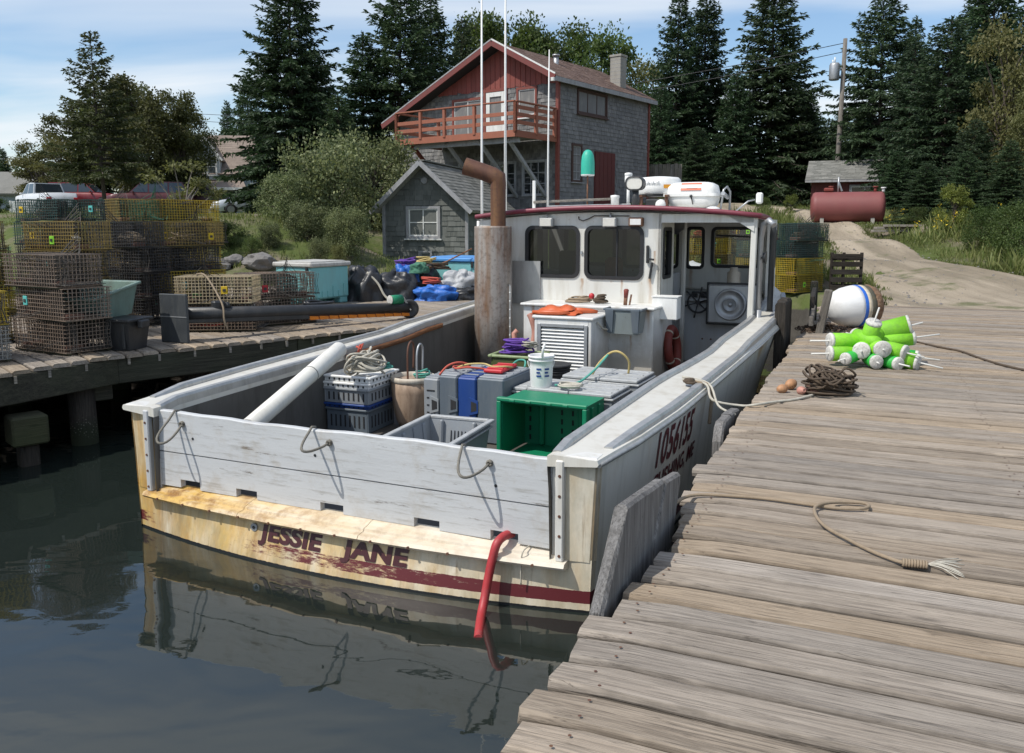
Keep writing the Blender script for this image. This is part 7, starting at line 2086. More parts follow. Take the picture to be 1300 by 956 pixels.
sash(sh, *swn, T0, 'grey_trim', (2, 2), .08, True, False, 'white_trim')
sash(sh, 1.14, 1.48, 1.0, 1.60, T0, 'grey_trim', (1, 1), .05, False, False, 'grey_trim')
eo = .30; zf = SE - (SP - SE) / XR * eo
for sgn, xa in ((-1, -eo), (1, SW + eo)):
    slab('roof', [(xa, -.42, zf), (xa, SL, zf), (XR + sgn * .002, SL, SP), (XR + sgn * .002, -.42, SP)], .07, 'grey_trim', sh)
    roof_courses('roof_shingles', [(xa + sgn * .02, -.42, zf + .012), (xa + sgn * .02, SL, zf + .012), (XR, SL, SP + .014), (XR, -.42, SP + .014)], 'roof_grey', sh, .15, .32, 10 + sgn)
    mb = MB(); mb.beam((xa, -.45, zf - .05), (XR, -.45 - .001 * sgn, SP - .045), .035, .13); mb.obj('barge_board', M['grey_trim'], sh)
    mb = MB(); mb.box((SW * (sgn > 0) + sgn * .02, -.0, (SB_ + SE) / 2), (.09, .09, SE - SB_)); mb.obj('corner_board', M['grey_trim'], sh)
mb = MB(); mb.box((XR, -.3, SP + .02), (.18, .02, .02)); 
mb = MB(); mb.beam((XR, -.3, SP + .03), (XR, SL, SP + .03), .2, .03); mb.obj('ridge_cap', M['roof_grey'], sh)
mb = MB(); mb.lathe([(.09, -.01), (.11, 0), (.09, .01)], 16, T=Matrix.Translation((XR, -.01, SP - .55)) @ RX(math.pi / 2)); mb.obj('gable_vent', M['grey_trim'], sh)

# ----- pale house far left
wh_ = thing('dormer_house', 'pale blue-grey house with brown roof and a gabled dormer behind the parked cars', 'house', (-25.6, 66, 3.3), rad(8))
mb = MB(); mb.box((3.5, 3.5, 1.6), (8.5, 7, 3.2)); mb.obj('wall', M['siding'], wh_)
for z in np.arange(.2, 3.1, .2):
    mb = MB(); mb.box((3.5, -.008, z), (8.5, .02, .02)); mb.obj('clapboard_edge', M['siding_w'], wh_)
slab('roof', [(-1.0, -.4, 3.0), (8.0, -.4, 3.0), (8.0, 3.5, 6.3), (-1.0, 3.5, 6.3)], .14, 'roof_tan', wh_)
slab('roof', [(-1.0, 7.4, 3.0), (8.0, 7.4, 3.0), (8.0, 3.503, 6.3), (-1.0, 3.503, 6.3)], .14, 'roof_tan', wh_)
roof_courses('roof_shingles', [(-1.0, -.4, 3.02), (8.0, -.4, 3.02), (8.0, 3.5, 6.32), (-1.0, 3.5, 6.32)], 'roof_tan', wh_, .25, .5, 5)
mb = MB(); mb.prism([(1.0, 2.6), (3.0, 2.6), (3.0, 4.3), (2.0, 5.7), (1.0, 4.3)], -.35, 2.5); dm = mb.obj('dormer', M['siding_w'], wh_)
for sgn, xa in ((-1, .75), (1, 3.25)):
    slab('dormer_roof', [(xa, -.6, 4.05), (xa, 3.4, 4.05), (2.0, 3.4, 5.82), (2.0, -.6, 5.82)], .1, 'roof_tan', dm)
    mb = MB(); mb.beam((xa, -.62, 4.02), (2.0, -.62, 5.79), .05, .14); mb.obj('barge_board', M['white_trim'], dm)
for x0 in (1.22, 2.10):
    sash(wh_, x0, x0 + .62, 2.95, 4.2, Matrix.Translation((0, -.36, 0)), 'white_trim', (1, 2), .08, False)
slab('porch_roof', [(-.2, -2.0, 1.9), (5.2, -2.0, 1.9), (4.6, -.02, 2.6), (-.2, -.02, 2.6)], .12, 'roof_tan', wh_)
mb = MB(); mb.beam((-.2, -2.02, 1.84), (5.2, -2.02, 1.84), .06, .2); mb.obj('porch_fascia', M['white_trim'], wh_)
for xx in (-.1, 2.4, 5.0):
    mb = MB(); mb.box((xx, -1.9, .85), (.16, .16, 1.9)); mb.obj('porch_post', M['white_trim'], wh_)
sash(wh_, 3.6, 4.4, .6, 1.7, Matrix.Translation((0, -.01, 0)), 'white_trim', (1, 2), .08, False)
mb = MB(); mb.box((5.6, -.02, 1.3), (.9, .06, 2.2)); mb.obj('door', M['wpaint'], wh_)
mb = MB(); mb.box((6.2, 3.5, 6.7), (.5, .5, 1.2)); mb.obj('chimney', M['red_wall'], wh_)

# low grey house at the frame edge
lo = thing('low_house', 'low grey house roof at the left edge of the photo behind the round bush', 'house', (-38.0, 56, 2.6), rad(14))
mb = MB(); mb.box((2.2, 3, 1.0), (8, 6, 2.0)); mb.obj('wall', M['siding'], lo)
slab('roof', [(-2.2, -.5, 1.9), (6.6, -.5, 1.9), (6.6, 3, 3.5), (-2.2, 3, 3.5)], .14, 'roof_grey', lo)
slab('roof', [(-2.2, 6.5, 1.9), (6.6, 6.5, 1.9), (6.6, 3.003, 3.5), (-2.2, 3.003, 3.5)], .14, 'roof_grey', lo)
mb = MB(); mb.prism([(0, 2.0), (6, 2.0), (3, 3.4)], 0, .1, Matrix.Translation((6.2, 0, 0)) @ RZ(math.pi / 2)); mb.obj('gable', M['siding'], lo)

# white panel fence beside the pickup
fe = thing('panel_fence', 'short white panel fence beside the white pickup', 'fence', (-30.0, 51, ground_h(-30, 51)), rad(6))
for k in range(3):
    mb = MB(); mb.box((k * 1.0 - .1, 0, .45), (.10, .10, .95), bev=.01); mb.obj('fence_post', M['white_trim'], fe)
for k in range(2):
    for j in range(5):
        mb = MB(); mb.box((k * 1.0 + .4, 0, .16 + j * .165), (.88, .03, .15), bev=.004); mb.obj('fence_board', M['white_trim'], fe)

# grey board fence behind the big house
bf = thing('board_fence', 'grey vertical board fence behind the right corner of the big house', 'fence', (5.95, 37.2, ground_h(6, 37) - .1), rad(-20))
for k in range(9):
    mb = MB(); mb.box((k * .17, 0, .95 + .02 * math.sin(k * 3)), (.155, .025, 1.95), bev=.004); mb.obj('fence_board', M['w_fence'], bf)
for z in (.5, 1.5):
    mb = MB(); mb.box((.68, .03, z), (1.5, .04, .09)); mb.obj('fence_rail', M['w_fence'], bf)

# ----- red shed and the fuel tank in front of it
rz0 = ground_h(12.6, 33.5)
rs = thing('red_shed', 'dark red shed with grey shingled roof behind the fuel tank', 'shed', (14.15, 40.3, 2.65), rad(-23))
mb = MB(); mb.box((2.1, 1.6, .9), (4.2, 3.2, 1.9)); mb.obj('wall', M['red_wall'], rs)
for k in range(28):
    mb = MB(); mb.box((.075 + k * .15, -.012, .9), (.14, .024, 1.88), bev=.003); mb.obj('wall_board', M['red_wall'], rs)
slab('roof', [(-.25, -.35, 1.85), (4.45, -.35, 1.85), (4.45, 1.6, 2.85), (-.25, 1.6, 2.85)], .09, 'grey_trim', rs)
slab('roof', [(-.25, 3.55, 1.85), (4.45, 3.55, 1.85), (4.45, 1.603, 2.85), (-.25, 1.603, 2.85)], .09, 'grey_trim', rs)
roof_courses('roof_shingles', [(-.26, -.36, 1.865), (4.46, -.36, 1.865), (4.46, 1.6, 2.865), (-.26, 1.6, 2.865)], 'roof_grey', rs, .15, .3, 21)
mb = MB(); mb.beam((-.26, -.38, 1.8), (4.46, -.38, 1.8), .03, .1); mb.obj('fascia', M['grey_trim'], rs)
mb = MB(); mb.prism([(0, 1.86), (3.2, 1.86), (1.6, 2.75)], -.02, .05, Matrix.Translation((.03, 0, 0)) @ RZ(math.pi / 2)); mb.obj('gable', M['red_wall'], rs)
sash(rs, 1.75, 2.95, .85, 1.55, Matrix.Translation((0, -.035, 0)), 'grey_trim', (2, 1), .07, False)
tk = thing('fuel_tank', 'large maroon cylindrical fuel tank lying beside the road', 'tank', (11.45, 29.0, ground_h(11.4, 29.0) - .07), rad(-20))
mb = MB(); mb.lathe([(0, -1.2), (.30, -1.18), (.47, -1.13), (.515, -1.06), (.52, -.98), (.52, .98), (.515, 1.06), (.47, 1.13), (.30, 1.18), (0, 1.2)], 32, T=Matrix.Translation((0, 0, .60)) @ RY(math.pi / 2)); mb.obj('tank_shell', M['tank'], tk)
for x in (-.8, .8):
    mb = MB(); mb.prism([(-.42, 0), (.42, 0), (.36, .32), (-.36, .32)], x - .06, x + .06, RZ(math.pi / 2)); mb.obj('saddle', M['concrete'], tk)
for x, h_, m_ in ((-.55, .16, 'ring'), (.85, .14, 'ring'), (1.1, .10, 'wpaint')):
    mb = MB(); mb.cyl((x, 0, 1.10), (x, 0, 1.12 + h_), .05, 10); mb.cyl((x, 0, 1.12 + h_), (x, 0, 1.16 + h_), .085, 12); mb.obj('filler_cap', M[m_], tk)
mb = MB(); mb.tube([(-.32, 0, 1.1), (-.32, 0, 1.62)], .03, 8); mb.beam((-.32, 0, 1.45), (-.2, .05, 1.15), .05, .05); mb.obj('vent_pipe', M['galv'], tk)
mb = MB(); mb.box((-.62, -.02, 1.2), (.32, .16, .12), bev=.03); mb.obj('hose_reel', M['ring'], tk)
# stacked planks by the road
for i, (dx_, dy_, z_, a_, lb) in enumerate(((0, 0, .10, -6, 'lowest plank of the small lumber pile below the fuel tank'), (.1, .06, .19, -3, 'middle plank of the small lumber pile below the fuel tank'), (.3, -.2, .26, -10, 'topmost slanting plank of the lumber pile below the fuel tank'))):
    mb = MB(); mb.box((0, 0, 0), (1.7, .25, .07), bev=.008); o = mb.obj('plank', M['w_lumber'], None, (12.2 + dx_, 26.6 + dy_, ground_h(12.2, 26.6) + z_), rad(a_)); tag(o, lb, 'plank', 'planks piled by the road')

# utility pole with transformer
up = thing('utility_pole', 'grey utility pole with a drum transformer rising above the trees', 'utility pole', (16.0, 42.0, ground_h(16, 42) - 1.1))
mb = MB(); mb.tube([(0, 0, 0), (0, 0, 4), (.05, 0, 9.3)], [.14, .125, .095], 12); mb.obj('pole', M['w_post'], up)
mb = MB(); mb.lathe([(0, 7.35), (.22, 7.35), (.24, 7.4), (.24, 8.05), (.20, 8.15), (0, 8.17)], 18, c=(-.42, -.05, 0)); tr = mb.obj('transformer', M['galv'], up)
mb = MB(); mb.cyl((-.42, -.05, 8.15), (-.42, -.05, 8.42), .035, 8); mb.cyl((-.5, -.05, 8.1), (-.52, -.05, 8.3), .03, 8); mb.obj('bushing', M['wpaint'], tr)
mb = MB(); mb.beam((-.25, 0, 7.9), (.05, 0, 7.9), .06, .06); mb.beam((-.25, 0, 7.55), (.05, 0, 7.55), .06, .06); mb.obj('bracket', M['galv'], up)
for a_, b_, sg_ in (((.05, 0, 9.1), (-40, 22, 8.6), 1.3), ((.05, 0, 8.7), (-40, 22, 8.1), 1.4)):
    mb = MB(); A_, B_ = Vector(a_), Vector(b_); mb.tube([A_.lerp(B_, t_) - Vector((0, 0, sg_ * 4 * t_ * (1 - t_))) for t_ in np.linspace(0, 1, 16)], .016, 4); mb.obj('wire', M['black'], up)
# ------------------------------------------------------------------ parked vehicles
def car(label, cat, name, loc, rz, paint, ln, wd, prof, roofp, belt, wheels, wr, lights='front', cargo_bed=None, group='vehicles parked above the shore'):
    """prof: lower-body outline [(x, z)] front to rear over the bonnet and boot; roofp: greenhouse outline; x=0 is the front, +x to the rear"""
    t = thing(name, label, cat, loc, rz, group)
    pm_ = plain(name + '_paint', paint, .3, .15, .04, 3, 0, 30, .12, (.2, .18, .16), spec=.6) if not isinstance(paint, bpy.types.Material) else paint
    xs = sorted(set([p[0] for p in prof] + list(np.linspace(0, ln, 15))))
    px_, pz_ = [p[0] for p in prof], [p[1] for p in prof]
    rows = []
    for x in xs:
        zt = float(np.interp(x, px_, pz_)); e = min(x, ln - x)
        hw = wd / 2 * (1 - .16 * max(0, 1 - e / .55) ** 2); zb = .22 + (.10 if e < .25 else 0)
        zm = lerp(zb, zt, .55)
        sec = [(-hw * .93, zb), (-hw, zb + .1), (-hw * 1.01, zm), (-hw * .97, zt - .05), (-hw * .90, zt), (0, zt + .025)]
        sec = sec + [(-y, z) for y, z in sec[-2::-1]]
        rows.append([(x, y, z) for y, z in sec])
    mb = MB(); mb.grid(rows); mb.add(rows[0], [tuple(range(11))]); mb.add(rows[-1], [tuple(range(11))]); mb.grid([[r_[0], r_[-1]] for r_ in rows])
    body = mb.obj('body', pm_, t)
    # greenhouse
    gx = [p[0] for p in roofp]; n = len(roofp)
    yb, yt = wd / 2 * .93, wd / 2 * .76
    vs = []; zmax = max(p[1] for p in roofp)
    for (x, z) in roofp:
        f = (z - belt) / (zmax - belt); y = lerp(yb, yt, f); vs.append((x, -y, z)); vs.append((x, y, z))
    mb = MB(); mb.add(vs, [tuple(2 * i for i in range(n)), tuple(2 * i + 1 for i in range(n))[::-1]] + [(2 * i, 2 * i + 1, 2 * i + 3, 2 * i + 2) for i in range(n - 1)])
    cab = mb.obj('cabin', pm_, t)
    # glass: side windows, windscreen, rear window, a few mm proud
    def panel(nm, pts, m_='glasscar'):
        mb = MB(); mb.add(pts, [tuple(range(len(pts)))]); return mb.obj(nm, M[m_], cab, fix=False)
    f0, f1 = roofp[0], roofp[1]; r1, r0 = roofp[-2], roofp[-1]
    ins = .07
    def side(xa, xb, sgn):
        def pt(x, z, off):
            f = (z - belt) / (zmax - belt); return (x, sgn * (lerp(yb, yt, f) + off), z)
        zb, zt = belt + .05, zmax - .07
        fx = lambda z: lerp(f0[0], f1[0], (z - f0[1]) / max(.01, f1[1] - f0[1])) + ins
        bx = lambda z: lerp(r0[0], r1[0], (z - r0[1]) / max(.01, r1[1] - r0[1])) - ins
        q = [(max(xa, fx(zb)), zb), (min(xb, bx(zb)), zb), (min(xb, bx(zt)), zt), (max(xa, fx(zt)), zt)]
        return [pt(x, z, .008) for x, z in q]
    cuts = np.linspace(f0[0], r0[0], 4 if r0[0] - f0[0] > 2.2 else 3)
    for sgn in (-1, 1):
        for a_, b_ in zip(cuts[:-1], cuts[1:]):
            panel('side_window', side(a_ + .04, b_ - .04, sgn))
    def end(p, q, off):
        pts = []
        for (x, z), fy in ((p, .88), (q, .88)):
            f = (z - belt) / (zmax - belt); y = lerp(yb, yt, f) * fy; pts.append((x + off, y, z))
        a_, b_ = Vector(p).lerp(Vector(q), .1), Vector(p).lerp(Vector(q), .92)
        y0, y1 = lerp(yb, yt, .1) * .9, lerp(yb, yt, .92) * .9
        return [(a_.x + off, -y0, a_.y + abs(off)), (a_.x + off, y0, a_.y + abs(off)), (b_.x + off, y1, b_.y + abs(off)), (b_.x + off, -y1, b_.y + abs(off))]
    panel('windscreen', end(f0, f1, -.012)); panel('rear_window', end(r0, r1, .012))
    for wx in wheels:
        for sgn in (-1, 1):
            Tw = Matrix.Translation((wx, sgn * (wd / 2 - .07), wr)) @ RX(math.pi / 2 * -sgn)
            mb = MB(); mb.lathe([(wr * .62, .09), (wr * .9, .10), (wr, .06), (wr, -.1), (wr * .6, -.1)], 20, T=Tw); w_ = mb.obj('wheel', M['tyre'], t)
            mb = MB(); mb.lathe([(0, .085), (wr * .18, .085), (wr * .22, .07), (wr * .5, .075), (wr * .62, .095)], 16, T=Tw); mb.obj('rim', M['rim'], w_)
            mb = MB(); mb.grid([[(wx + (wr + .05) * math.cos(a), sgn * (wd / 2 + yy), wr + (wr + .05) * math.sin(a)) for a in np.linspace(-.15, math.pi + .15, 13)] for yy in (-.02, .012)]); mb.obj('wheel_arch', M['black'], t)
            mb = MB(); mb.add([(wx, sgn * (wd / 2 + .004), wr)] + [(wx + (wr + .05) * math.cos(a), sgn * (wd / 2 + .004), wr + (wr + .05) * math.sin(a)) for a in np.linspace(-.15, math.pi + .15, 13)], [(0, i, i + 1) for i in range(1, 13)]); mb.obj('wheel_well', M['dark_in'], t)
    zf = float(np.interp(.05, px_, pz_))
    for sgn in (-1, 1):
        mb = MB(); mb.box((.06, sgn * wd * .34, zf - .17), (.14, wd * .22, .14), bev=.03); mb.obj('headlight', M['lens'], t)
        mb = MB(); mb.box((ln - .05, sgn * wd * .38, zf - .1), (.10, wd * .14, .2), bev=.02); mb.obj('tail_light', M['red_crate'], t)
        mb = MB(); mb.box((f0[0] + .25, sgn * (wd / 2 + .05), belt + .05), (.09, .16, .12), bev=.02); mb.obj('mirror', pm_, t)
    mb = MB(); mb.box((-.005, 0, zf - .2), (.05, wd * .36, .12), bev=.01); mb.obj('grille', M['black'], t)
    mb = MB(); mb.box((.0, 0, .40), (.10, wd * .86, .16), bev=.03); mb.obj('bumper', pm_ if cat == 'car' else M['steel'], t)
    mb = MB(); mb.box((-.055, 0, .42), (.012, .30, .15)); mb.obj('number_plate', M['wpaint'], t)
    mb = MB(); mb.box((.02, 0, .29), (.08, wd * .6, .08)); mb.obj('air_intake', M['black'], t)
    if cargo_bed:
        a_, b_, z_ = cargo_bed
        mb = MB(); mb.box(((a_ + b_) / 2, 0, z_ - .1), (b_ - a_, wd * .8, .24)); mb.obj('cargo_bed', M['black'], t)
    return t
M['glasscar'] = plain('car_glass', (.035, .045, .05), .06, 0, .05, 3, 0, 20, 0, spec=.8)
sedan = dict(ln=4.6, wd=1.78, prof=[(0, .55), (.08, .72), (.5, .82), (1.25, .93), (3.6, .98), (4.5, .93), (4.6, .6)], roofp=[(1.15, .93), (1.95, 1.40), (2.5, 1.46), (3.2, 1.42), (4.0, .97)], belt=.93, wheels=(.9, 3.55), wr=.32)
suv = dict(ln=4.5, wd=1.8, prof=[(0, .6), (.06, .85), (.4, .98), (1.3, 1.05), (4.4, 1.08), (4.5, .7)], roofp=[(1.25, 1.04), (1.85, 1.62), (2.4, 1.70), (4.1, 1.68), (4.42, 1.06)], belt=1.04, wheels=(.85, 3.55), wr=.36)
van = dict(ln=4.9, wd=1.95, prof=[(0, .6), (.06, .8), (.5, .98), (1.0, 1.08), (4.8, 1.1), (4.9, .7)], roofp=[(.9, 1.07), (1.7, 1.66), (2.3, 1.76), (4.5, 1.74), (4.85, 1.08)], belt=1.07, wheels=(.95, 3.85), wr=.34)
pick = dict(ln=5.4, wd=1.95, prof=[(0, .65), (.06, .9), (.4, 1.02), (1.5, 1.1), (3.3, 1.1), (5.3, 1.12), (5.4, .75)], roofp=[(1.45, 1.08), (2.0, 1.70), (2.5, 1.78), (3.2, 1.75), (3.4, 1.08)], belt=1.08, wheels=(.95, 4.3), wr=.39)
def gz(x, y): return ground_h(x, y)
def place(kw, label, cat, name, px, Y, deg, paint, dz=0, **k):
    x = (px - 650) / 1065 * Y
    return car(label, cat, name, (x, Y, gz(x, Y) + dz), rad(deg), paint, **kw, **k)
place(sedan, 'silver-grey sedan parked nose towards the left on the bank beside the shrub', 'car', 'parked_car', 274, 47, 24, (.50, .54, .58))
place(van, 'dark maroon minivan parked behind the silver sedan', 'car', 'parked_car', 303, 53, 182, (.055, .012, .016), .1)
place(suv, 'maroon red four-wheel-drive parked left of the sapling, nose to the left', 'car', 'parked_car', 144, 48.5, 14, (.075, .010, .014), .2)
place(suv, 'bright red vehicle half hidden behind the spruce trunk', 'car', 'parked_car', 160, 55, 185, (.17, .010, .014), .35)
place(pick, 'white pickup truck parked at the left of the row', 'pickup truck', 'pickup_truck', 46, 54, -42, (.68, .69, .70), .1, cargo_bed=(3.5, 5.25, 1.12))
place(sedan, 'teal car seen between the life raft and the tall grass', 'car', 'parked_car', 912, 74, 8, (.015, .26, .23), .2, group='cars beyond the crest of the road')
place(sedan, 'white car roof just showing left of the teal car', 'car', 'parked_car', 862, 72, 5, (.6, .6, .6), .1, group='cars beyond the crest of the road')
place(suv, 'grey car parked beside the red shed', 'car', 'parked_car', 1007, 56, 65, (.20, .22, .25), -.2, group='cars beyond the crest of the road')
# ------------------------------------------------------------------ trees, shrubs, grass
def zat(px, py, Y):
    a, b = (px - 650) / 1065, -(py - 433) / 1065
    return EYE + Y * (-math.sin(PITCH) + b * math.cos(PITCH)) / (math.cos(PITCH) + b * math.sin(PITCH))
def xat(px, Y): return (px - 650) / 1065 * Y * 1.0 / (math.cos(PITCH) + .12 * math.sin(PITCH)) if False else (px - 650) / 1065 * Y
def quad_mesh(name, V, mat):
    """V: (n, 4, 3) array of quads"""
    V = np.asarray(V, dtype=np.float32); n = len(V)
    me = bpy.data.meshes.new(name)
    me.vertices.add(n * 4); me.vertices.foreach_set('co', V.reshape(-1))
    me.loops.add(n * 4); me.loops.foreach_set('vertex_index', np.arange(n * 4, dtype=np.int32))
    me.polygons.add(n); me.polygons.foreach_set('loop_start', np.arange(0, n * 4, 4, dtype=np.int32)); me.polygons.foreach_set('loop_total', np.full(n, 4, dtype=np.int32))
    me.update(calc_edges=True); me.materials.append(mat)
    return me
def blades(P, D, ln, wd, rs, droop=.12):
    """diamond blades from points P along unit directions D"""
    n = len(P)
    up = rs.normal(size=(n, 3)); s = np.cross(D, up); s /= (np.linalg.norm(s, axis=1, keepdims=True) + 1e-9)
    ln = ln[:, None]; wd = wd[:, None]
    mid = P + D * ln * .45
    tip = P + D * ln; tip[:, 2] -= droop * ln[:, 0]
    return np.stack([P, mid + s * wd, tip, mid - s * wd], axis=1)
def conifer_mesh(seed, h=14.0, r=3.0, mat='needle', z0=.06, gap=.30, per=6, openness=0.0, droop=1.0, pw=.85, blade=.26, dens=1.0):
    rs = np.random.RandomState(seed); rr = random.Random(seed)
    P, D, Ln, Wd = [], [], [], []
    limbs = []
    z = h * z0
    while z < h * .985:
        f = z / h
        L0 = r * (1 - f) ** pw * (1 - .35 * max(0, .12 - f) / .12) + .12
        k = max(3, int(per * (1 - .4 * f)))
        a0 = rr.uniform(0, 6.28)
        for i in range(k):
            a = a0 + i * 6.283 / k + rr.uniform(-.35, .35)
            L_ = L0 * rr.uniform(.62, 1.16) * (1 if rr.random() > openness * .4 else .45)
            zz = z + rr.uniform(-.15, .15)
            s0 = lerp(-.22 * droop, .55, f ** 1.2) + rr.uniform(-.08, .08)
            limbs.append((a, L_, zz, s0, f))
        z += gap * rr.uniform(.75, 1.25) * (1 - .35 * f)
    LB_ = MB()
    for (a, L_, zz, s0, f) in limbs:
        ca, sa = math.cos(a), math.sin(a)
        def pt(t):
            rad_ = L_ * t
            return (ca * rad_, sa * rad_, zz + s0 * rad_ - .16 * droop * L_ * t * t * (1 - f) + .20 * L_ * max(0, t - .6) ** 2)
        LB_.tube([pt(0), pt(.5), pt(.97)], [.028 * L_ / 2 + .008, .018 * L_ / 2 + .005, .004], 3, smooth=False, caps=False)
        nt_ = max(3, int(L_ / .17 * dens))
        for i in range(nt_):
            t = lerp(.18 + .18 * openness, 1.0, (i + rr.random() * .7) / nt_)
            p = pt(min(t, 1))
            for sd_ in (-1, 1):
                tl = (.26 * L_ * (1 - t) + .16) * rr.uniform(.6, 1.25)
                an = a + sd_ * rr.uniform(.55, 1.15)
                d = Vector((math.cos(an), math.sin(an), s0 * .6 - .22 * droop + rr.uniform(-.18, .18))).normalized()
                nb = max(2, int(tl / .085))
                for q in range(nb):
                    u = (q + rr.random()) / nb
                    b = (p[0] + d.x * tl * u, p[1] + d.y * tl * u, p[2] + d.z * tl * u - .12 * tl * u * u)
                    dd = (d.x + rr.gauss(0, .42), d.y + rr.gauss(0, .42), d.z + rr.gauss(0, .30))
                    P.append(b); D.append(dd); Ln.append(blade * rr.uniform(.6, 1.2)); Wd.append(blade * rr.uniform(.12, .20))
            if t > .9:
                for q in range(3):
                    P.append(p); D.append((ca + rr.gauss(0, .3), sa + rr.gauss(0, .3), s0 + rr.gauss(0, .25))); Ln.append(blade); Wd.append(blade * .16)
    for q in range(40):
        zz = h * rr.uniform(.93, 1.0); P.append((0, 0, zz)); a = rr.uniform(0, 6.28); D.append((math.cos(a) * .5, math.sin(a) * .5, .9)); Ln.append(blade * .9); Wd.append(blade * .14)
    D = np.array(D); D /= np.linalg.norm(D, axis=1, keepdims=True)
    cm = quad_mesh('crown', blades(np.array(P), D, np.array(Ln), np.array(Wd), rs), M[mat])
    LB_.tube([(0, 0, -.4), (.02, 0, h * .3), (0, .02, h * .7), (0, 0, h)], [.028 * h * .5, .02 * h * .5, .010 * h * .5, .01], 8)
    tm = LB_.mesh('trunk', M['bark'])
    return cm, tm, h
def leafy_mesh(seed, h=6.0, w_=2.4, mat='leaf', n=9000, leaf=.15, clumps=34, base=.22, bark='bark', flat=.8, spread=.62, thin=1.0):
    rs = np.random.RandomState(seed); rr = random.Random(seed)
    C_ = []
    for i in range(clumps):
        t = rr.random() ** .8; zz = lerp(base, .96, t)
        prof = math.sin(math.pi * (.12 + .80 * (zz - base) / (1 - base))) ** .7
        rd = w_ * prof * math.sqrt(rr.random()) * .95; a = rr.uniform(0, 6.28)
        C_.append((rd * math.cos(a), rd * math.sin(a), zz * h, w_ * rr.uniform(.16, .34)))
    per = n // clumps; V = []
    LB_ = MB()
    LB_.tube([(0, 0, -.3), (.03 * h, 0, h * .25), (0, .02 * h, h * .62)], [.022 * h, .016 * h, .008 * h], 7)
    for (x, y, z, s_) in C_:
        g_ = rs.normal(size=(per, 3)); g_ /= np.linalg.norm(g_, axis=1, keepdims=True)
        g_ *= (rs.rand(per, 1) ** .45) * s_ * np.array([1.1, 1.1, flat]) * (1 + .35 * rs.normal(size=(per, 1)) * .5)
        P = g_ + np.array([x, y, z])
        D = rs.normal(size=(per, 3)) * .8 + g_ / s_ * .9 + np.array([0, 0, .1]); D /= np.linalg.norm(D, axis=1, keepdims=True)
        ln = leaf * rs.uniform(.6, 1.25, per)
        V.append(blades(P, D, ln, ln * .30 * thin, rs, .15))
        st = (0 + rr.uniform(-.05, .05) * h, rr.uniform(-.05, .05) * h, min(z * .55, h * .5))
        LB_.tube([st, ((st[0] + x) / 2 + rr.uniform(-.1, .1), (st[1] + y) / 2, (st[2] + z) / 2 + .05 * h), (x, y, z)], [.008 * h, .006 * h, .0025 * h], 4, smooth=False, caps=False)
    return quad_mesh('crown', np.concatenate(V), M[mat]), LB_.mesh('trunk', M[bark]), h
def recol(pr, mat):
    m2 = pr[0].copy(); m2.materials.clear(); m2.materials.append(M[mat]); return (m2, pr[1], pr[2])
SP1 = conifer_mesh(1, r=4.0, per=8, pw=.72, gap=.27, dens=1.25, blade=.30); SP2 = conifer_mesh(2, r=3.7, per=8, pw=.80, openness=.25, gap=.27, dens=1.25, blade=.30); SP3 = conifer_mesh(3, r=4.6, per=8, gap=.31, pw=.66, openness=.4, dens=1.2, blade=.32)
SP4 = conifer_mesh(4, h=10, r=3.6, mat='needle_o', gap=.30, per=7, pw=.8, openness=.35, droop=.7, z0=.25, blade=.26, dens=1.5)
SP5 = recol(SP2, 'needle_b'); SP6 = recol(SP3, 'needle_b')
DE1 = leafy_mesh(11, h=8, w_=3.0, n=13000, leaf=.20); DE2 = leafy_mesh(12, h=8, w_=2.8, n=17000, leaf=.20, clumps=36, mat='leaf_br'); DE3 = leafy_mesh(13, h=8, w_=2.6, n=11000, leaf=.19, clumps=30, mat='leaf_o')
SH1 = leafy_mesh(21, h=4, w_=2.5, mat='leaf_s', n=17000, leaf=.15, clumps=62, base=.02, flat=1.15)
SH5 = leafy_mesh(25, h=4, w_=2.4, mat='leaf_s', n=13000, leaf=.16, clumps=40, base=.02, flat=1.3); SH2 = leafy_mesh(22, h=3, w_=1.7, mat='leaf_o', n=12000, leaf=.10, clumps=45, base=.02, flat=1.0)
SH3 = leafy_mesh(23, h=3, w_=1.3, mat='leaf_y', n=6000, leaf=.12, clumps=30, base=.05); SH4 = recol(SH2, 'leaf')
SAP = leafy_mesh(24, h=3, w_=.85, mat='leaf_o', n=1700, leaf=.11, clumps=16, base=.25, flat=.5, bark='bark_pale', thin=.7)
tn = [0]
def tree(proto, name, label, cat, px, Y, top, width, group, z=None, sq=1.0):
    """px: where the trunk stands, Y: metres away, top: pixel row of its tip, width: crown width against the prototype"""
    x = (px - 650) / 1065 * Y; zg = ground_h(x, Y) if z is None else z
    h = zat(px, top, Y) - zg; k = h / proto[2]
    tn[0] += 1; rr = random.Random(tn[0] * 3 + 1)
    t = thing(name, label, cat, (x, Y, zg - .05), rr.uniform(0, 6.28), group)
    t.scale = (k * width * rr.uniform(.9, 1.12), k * width * rr.uniform(.9, 1.12), k)
    t.rotation_euler.x, t.rotation_euler.y = rr.uniform(-.02, .02), rr.uniform(-.02, .02)
    link('crown', proto[0], t); link('trunk', proto[1], t)
    return t
GL = 'trees behind the left pier'; GC = 'trees round the big house'; GR = 'trees along the road on the right'
tree(SP4, 'spruce_tree', 'olive-brown spruce with layered open branches standing among the parked cars', 'tree', 140, 33, 40, .98, GL)
tree(DE2, 'broadleaf_tree', 'brown-green broadleaf tree just right of the olive spruce', 'tree', 192, 50, 98, .9, GL)
tree(DE2, 'broadleaf_tree', 'smaller brown-green tree between the olive spruce and the dormer house', 'tree', 240, 52, 118, .72, GL)
tree(DE3, 'broadleaf_tree', 'low olive broadleaf tree left of the olive spruce', 'tree', 62, 56, 178, 1.2, GL)
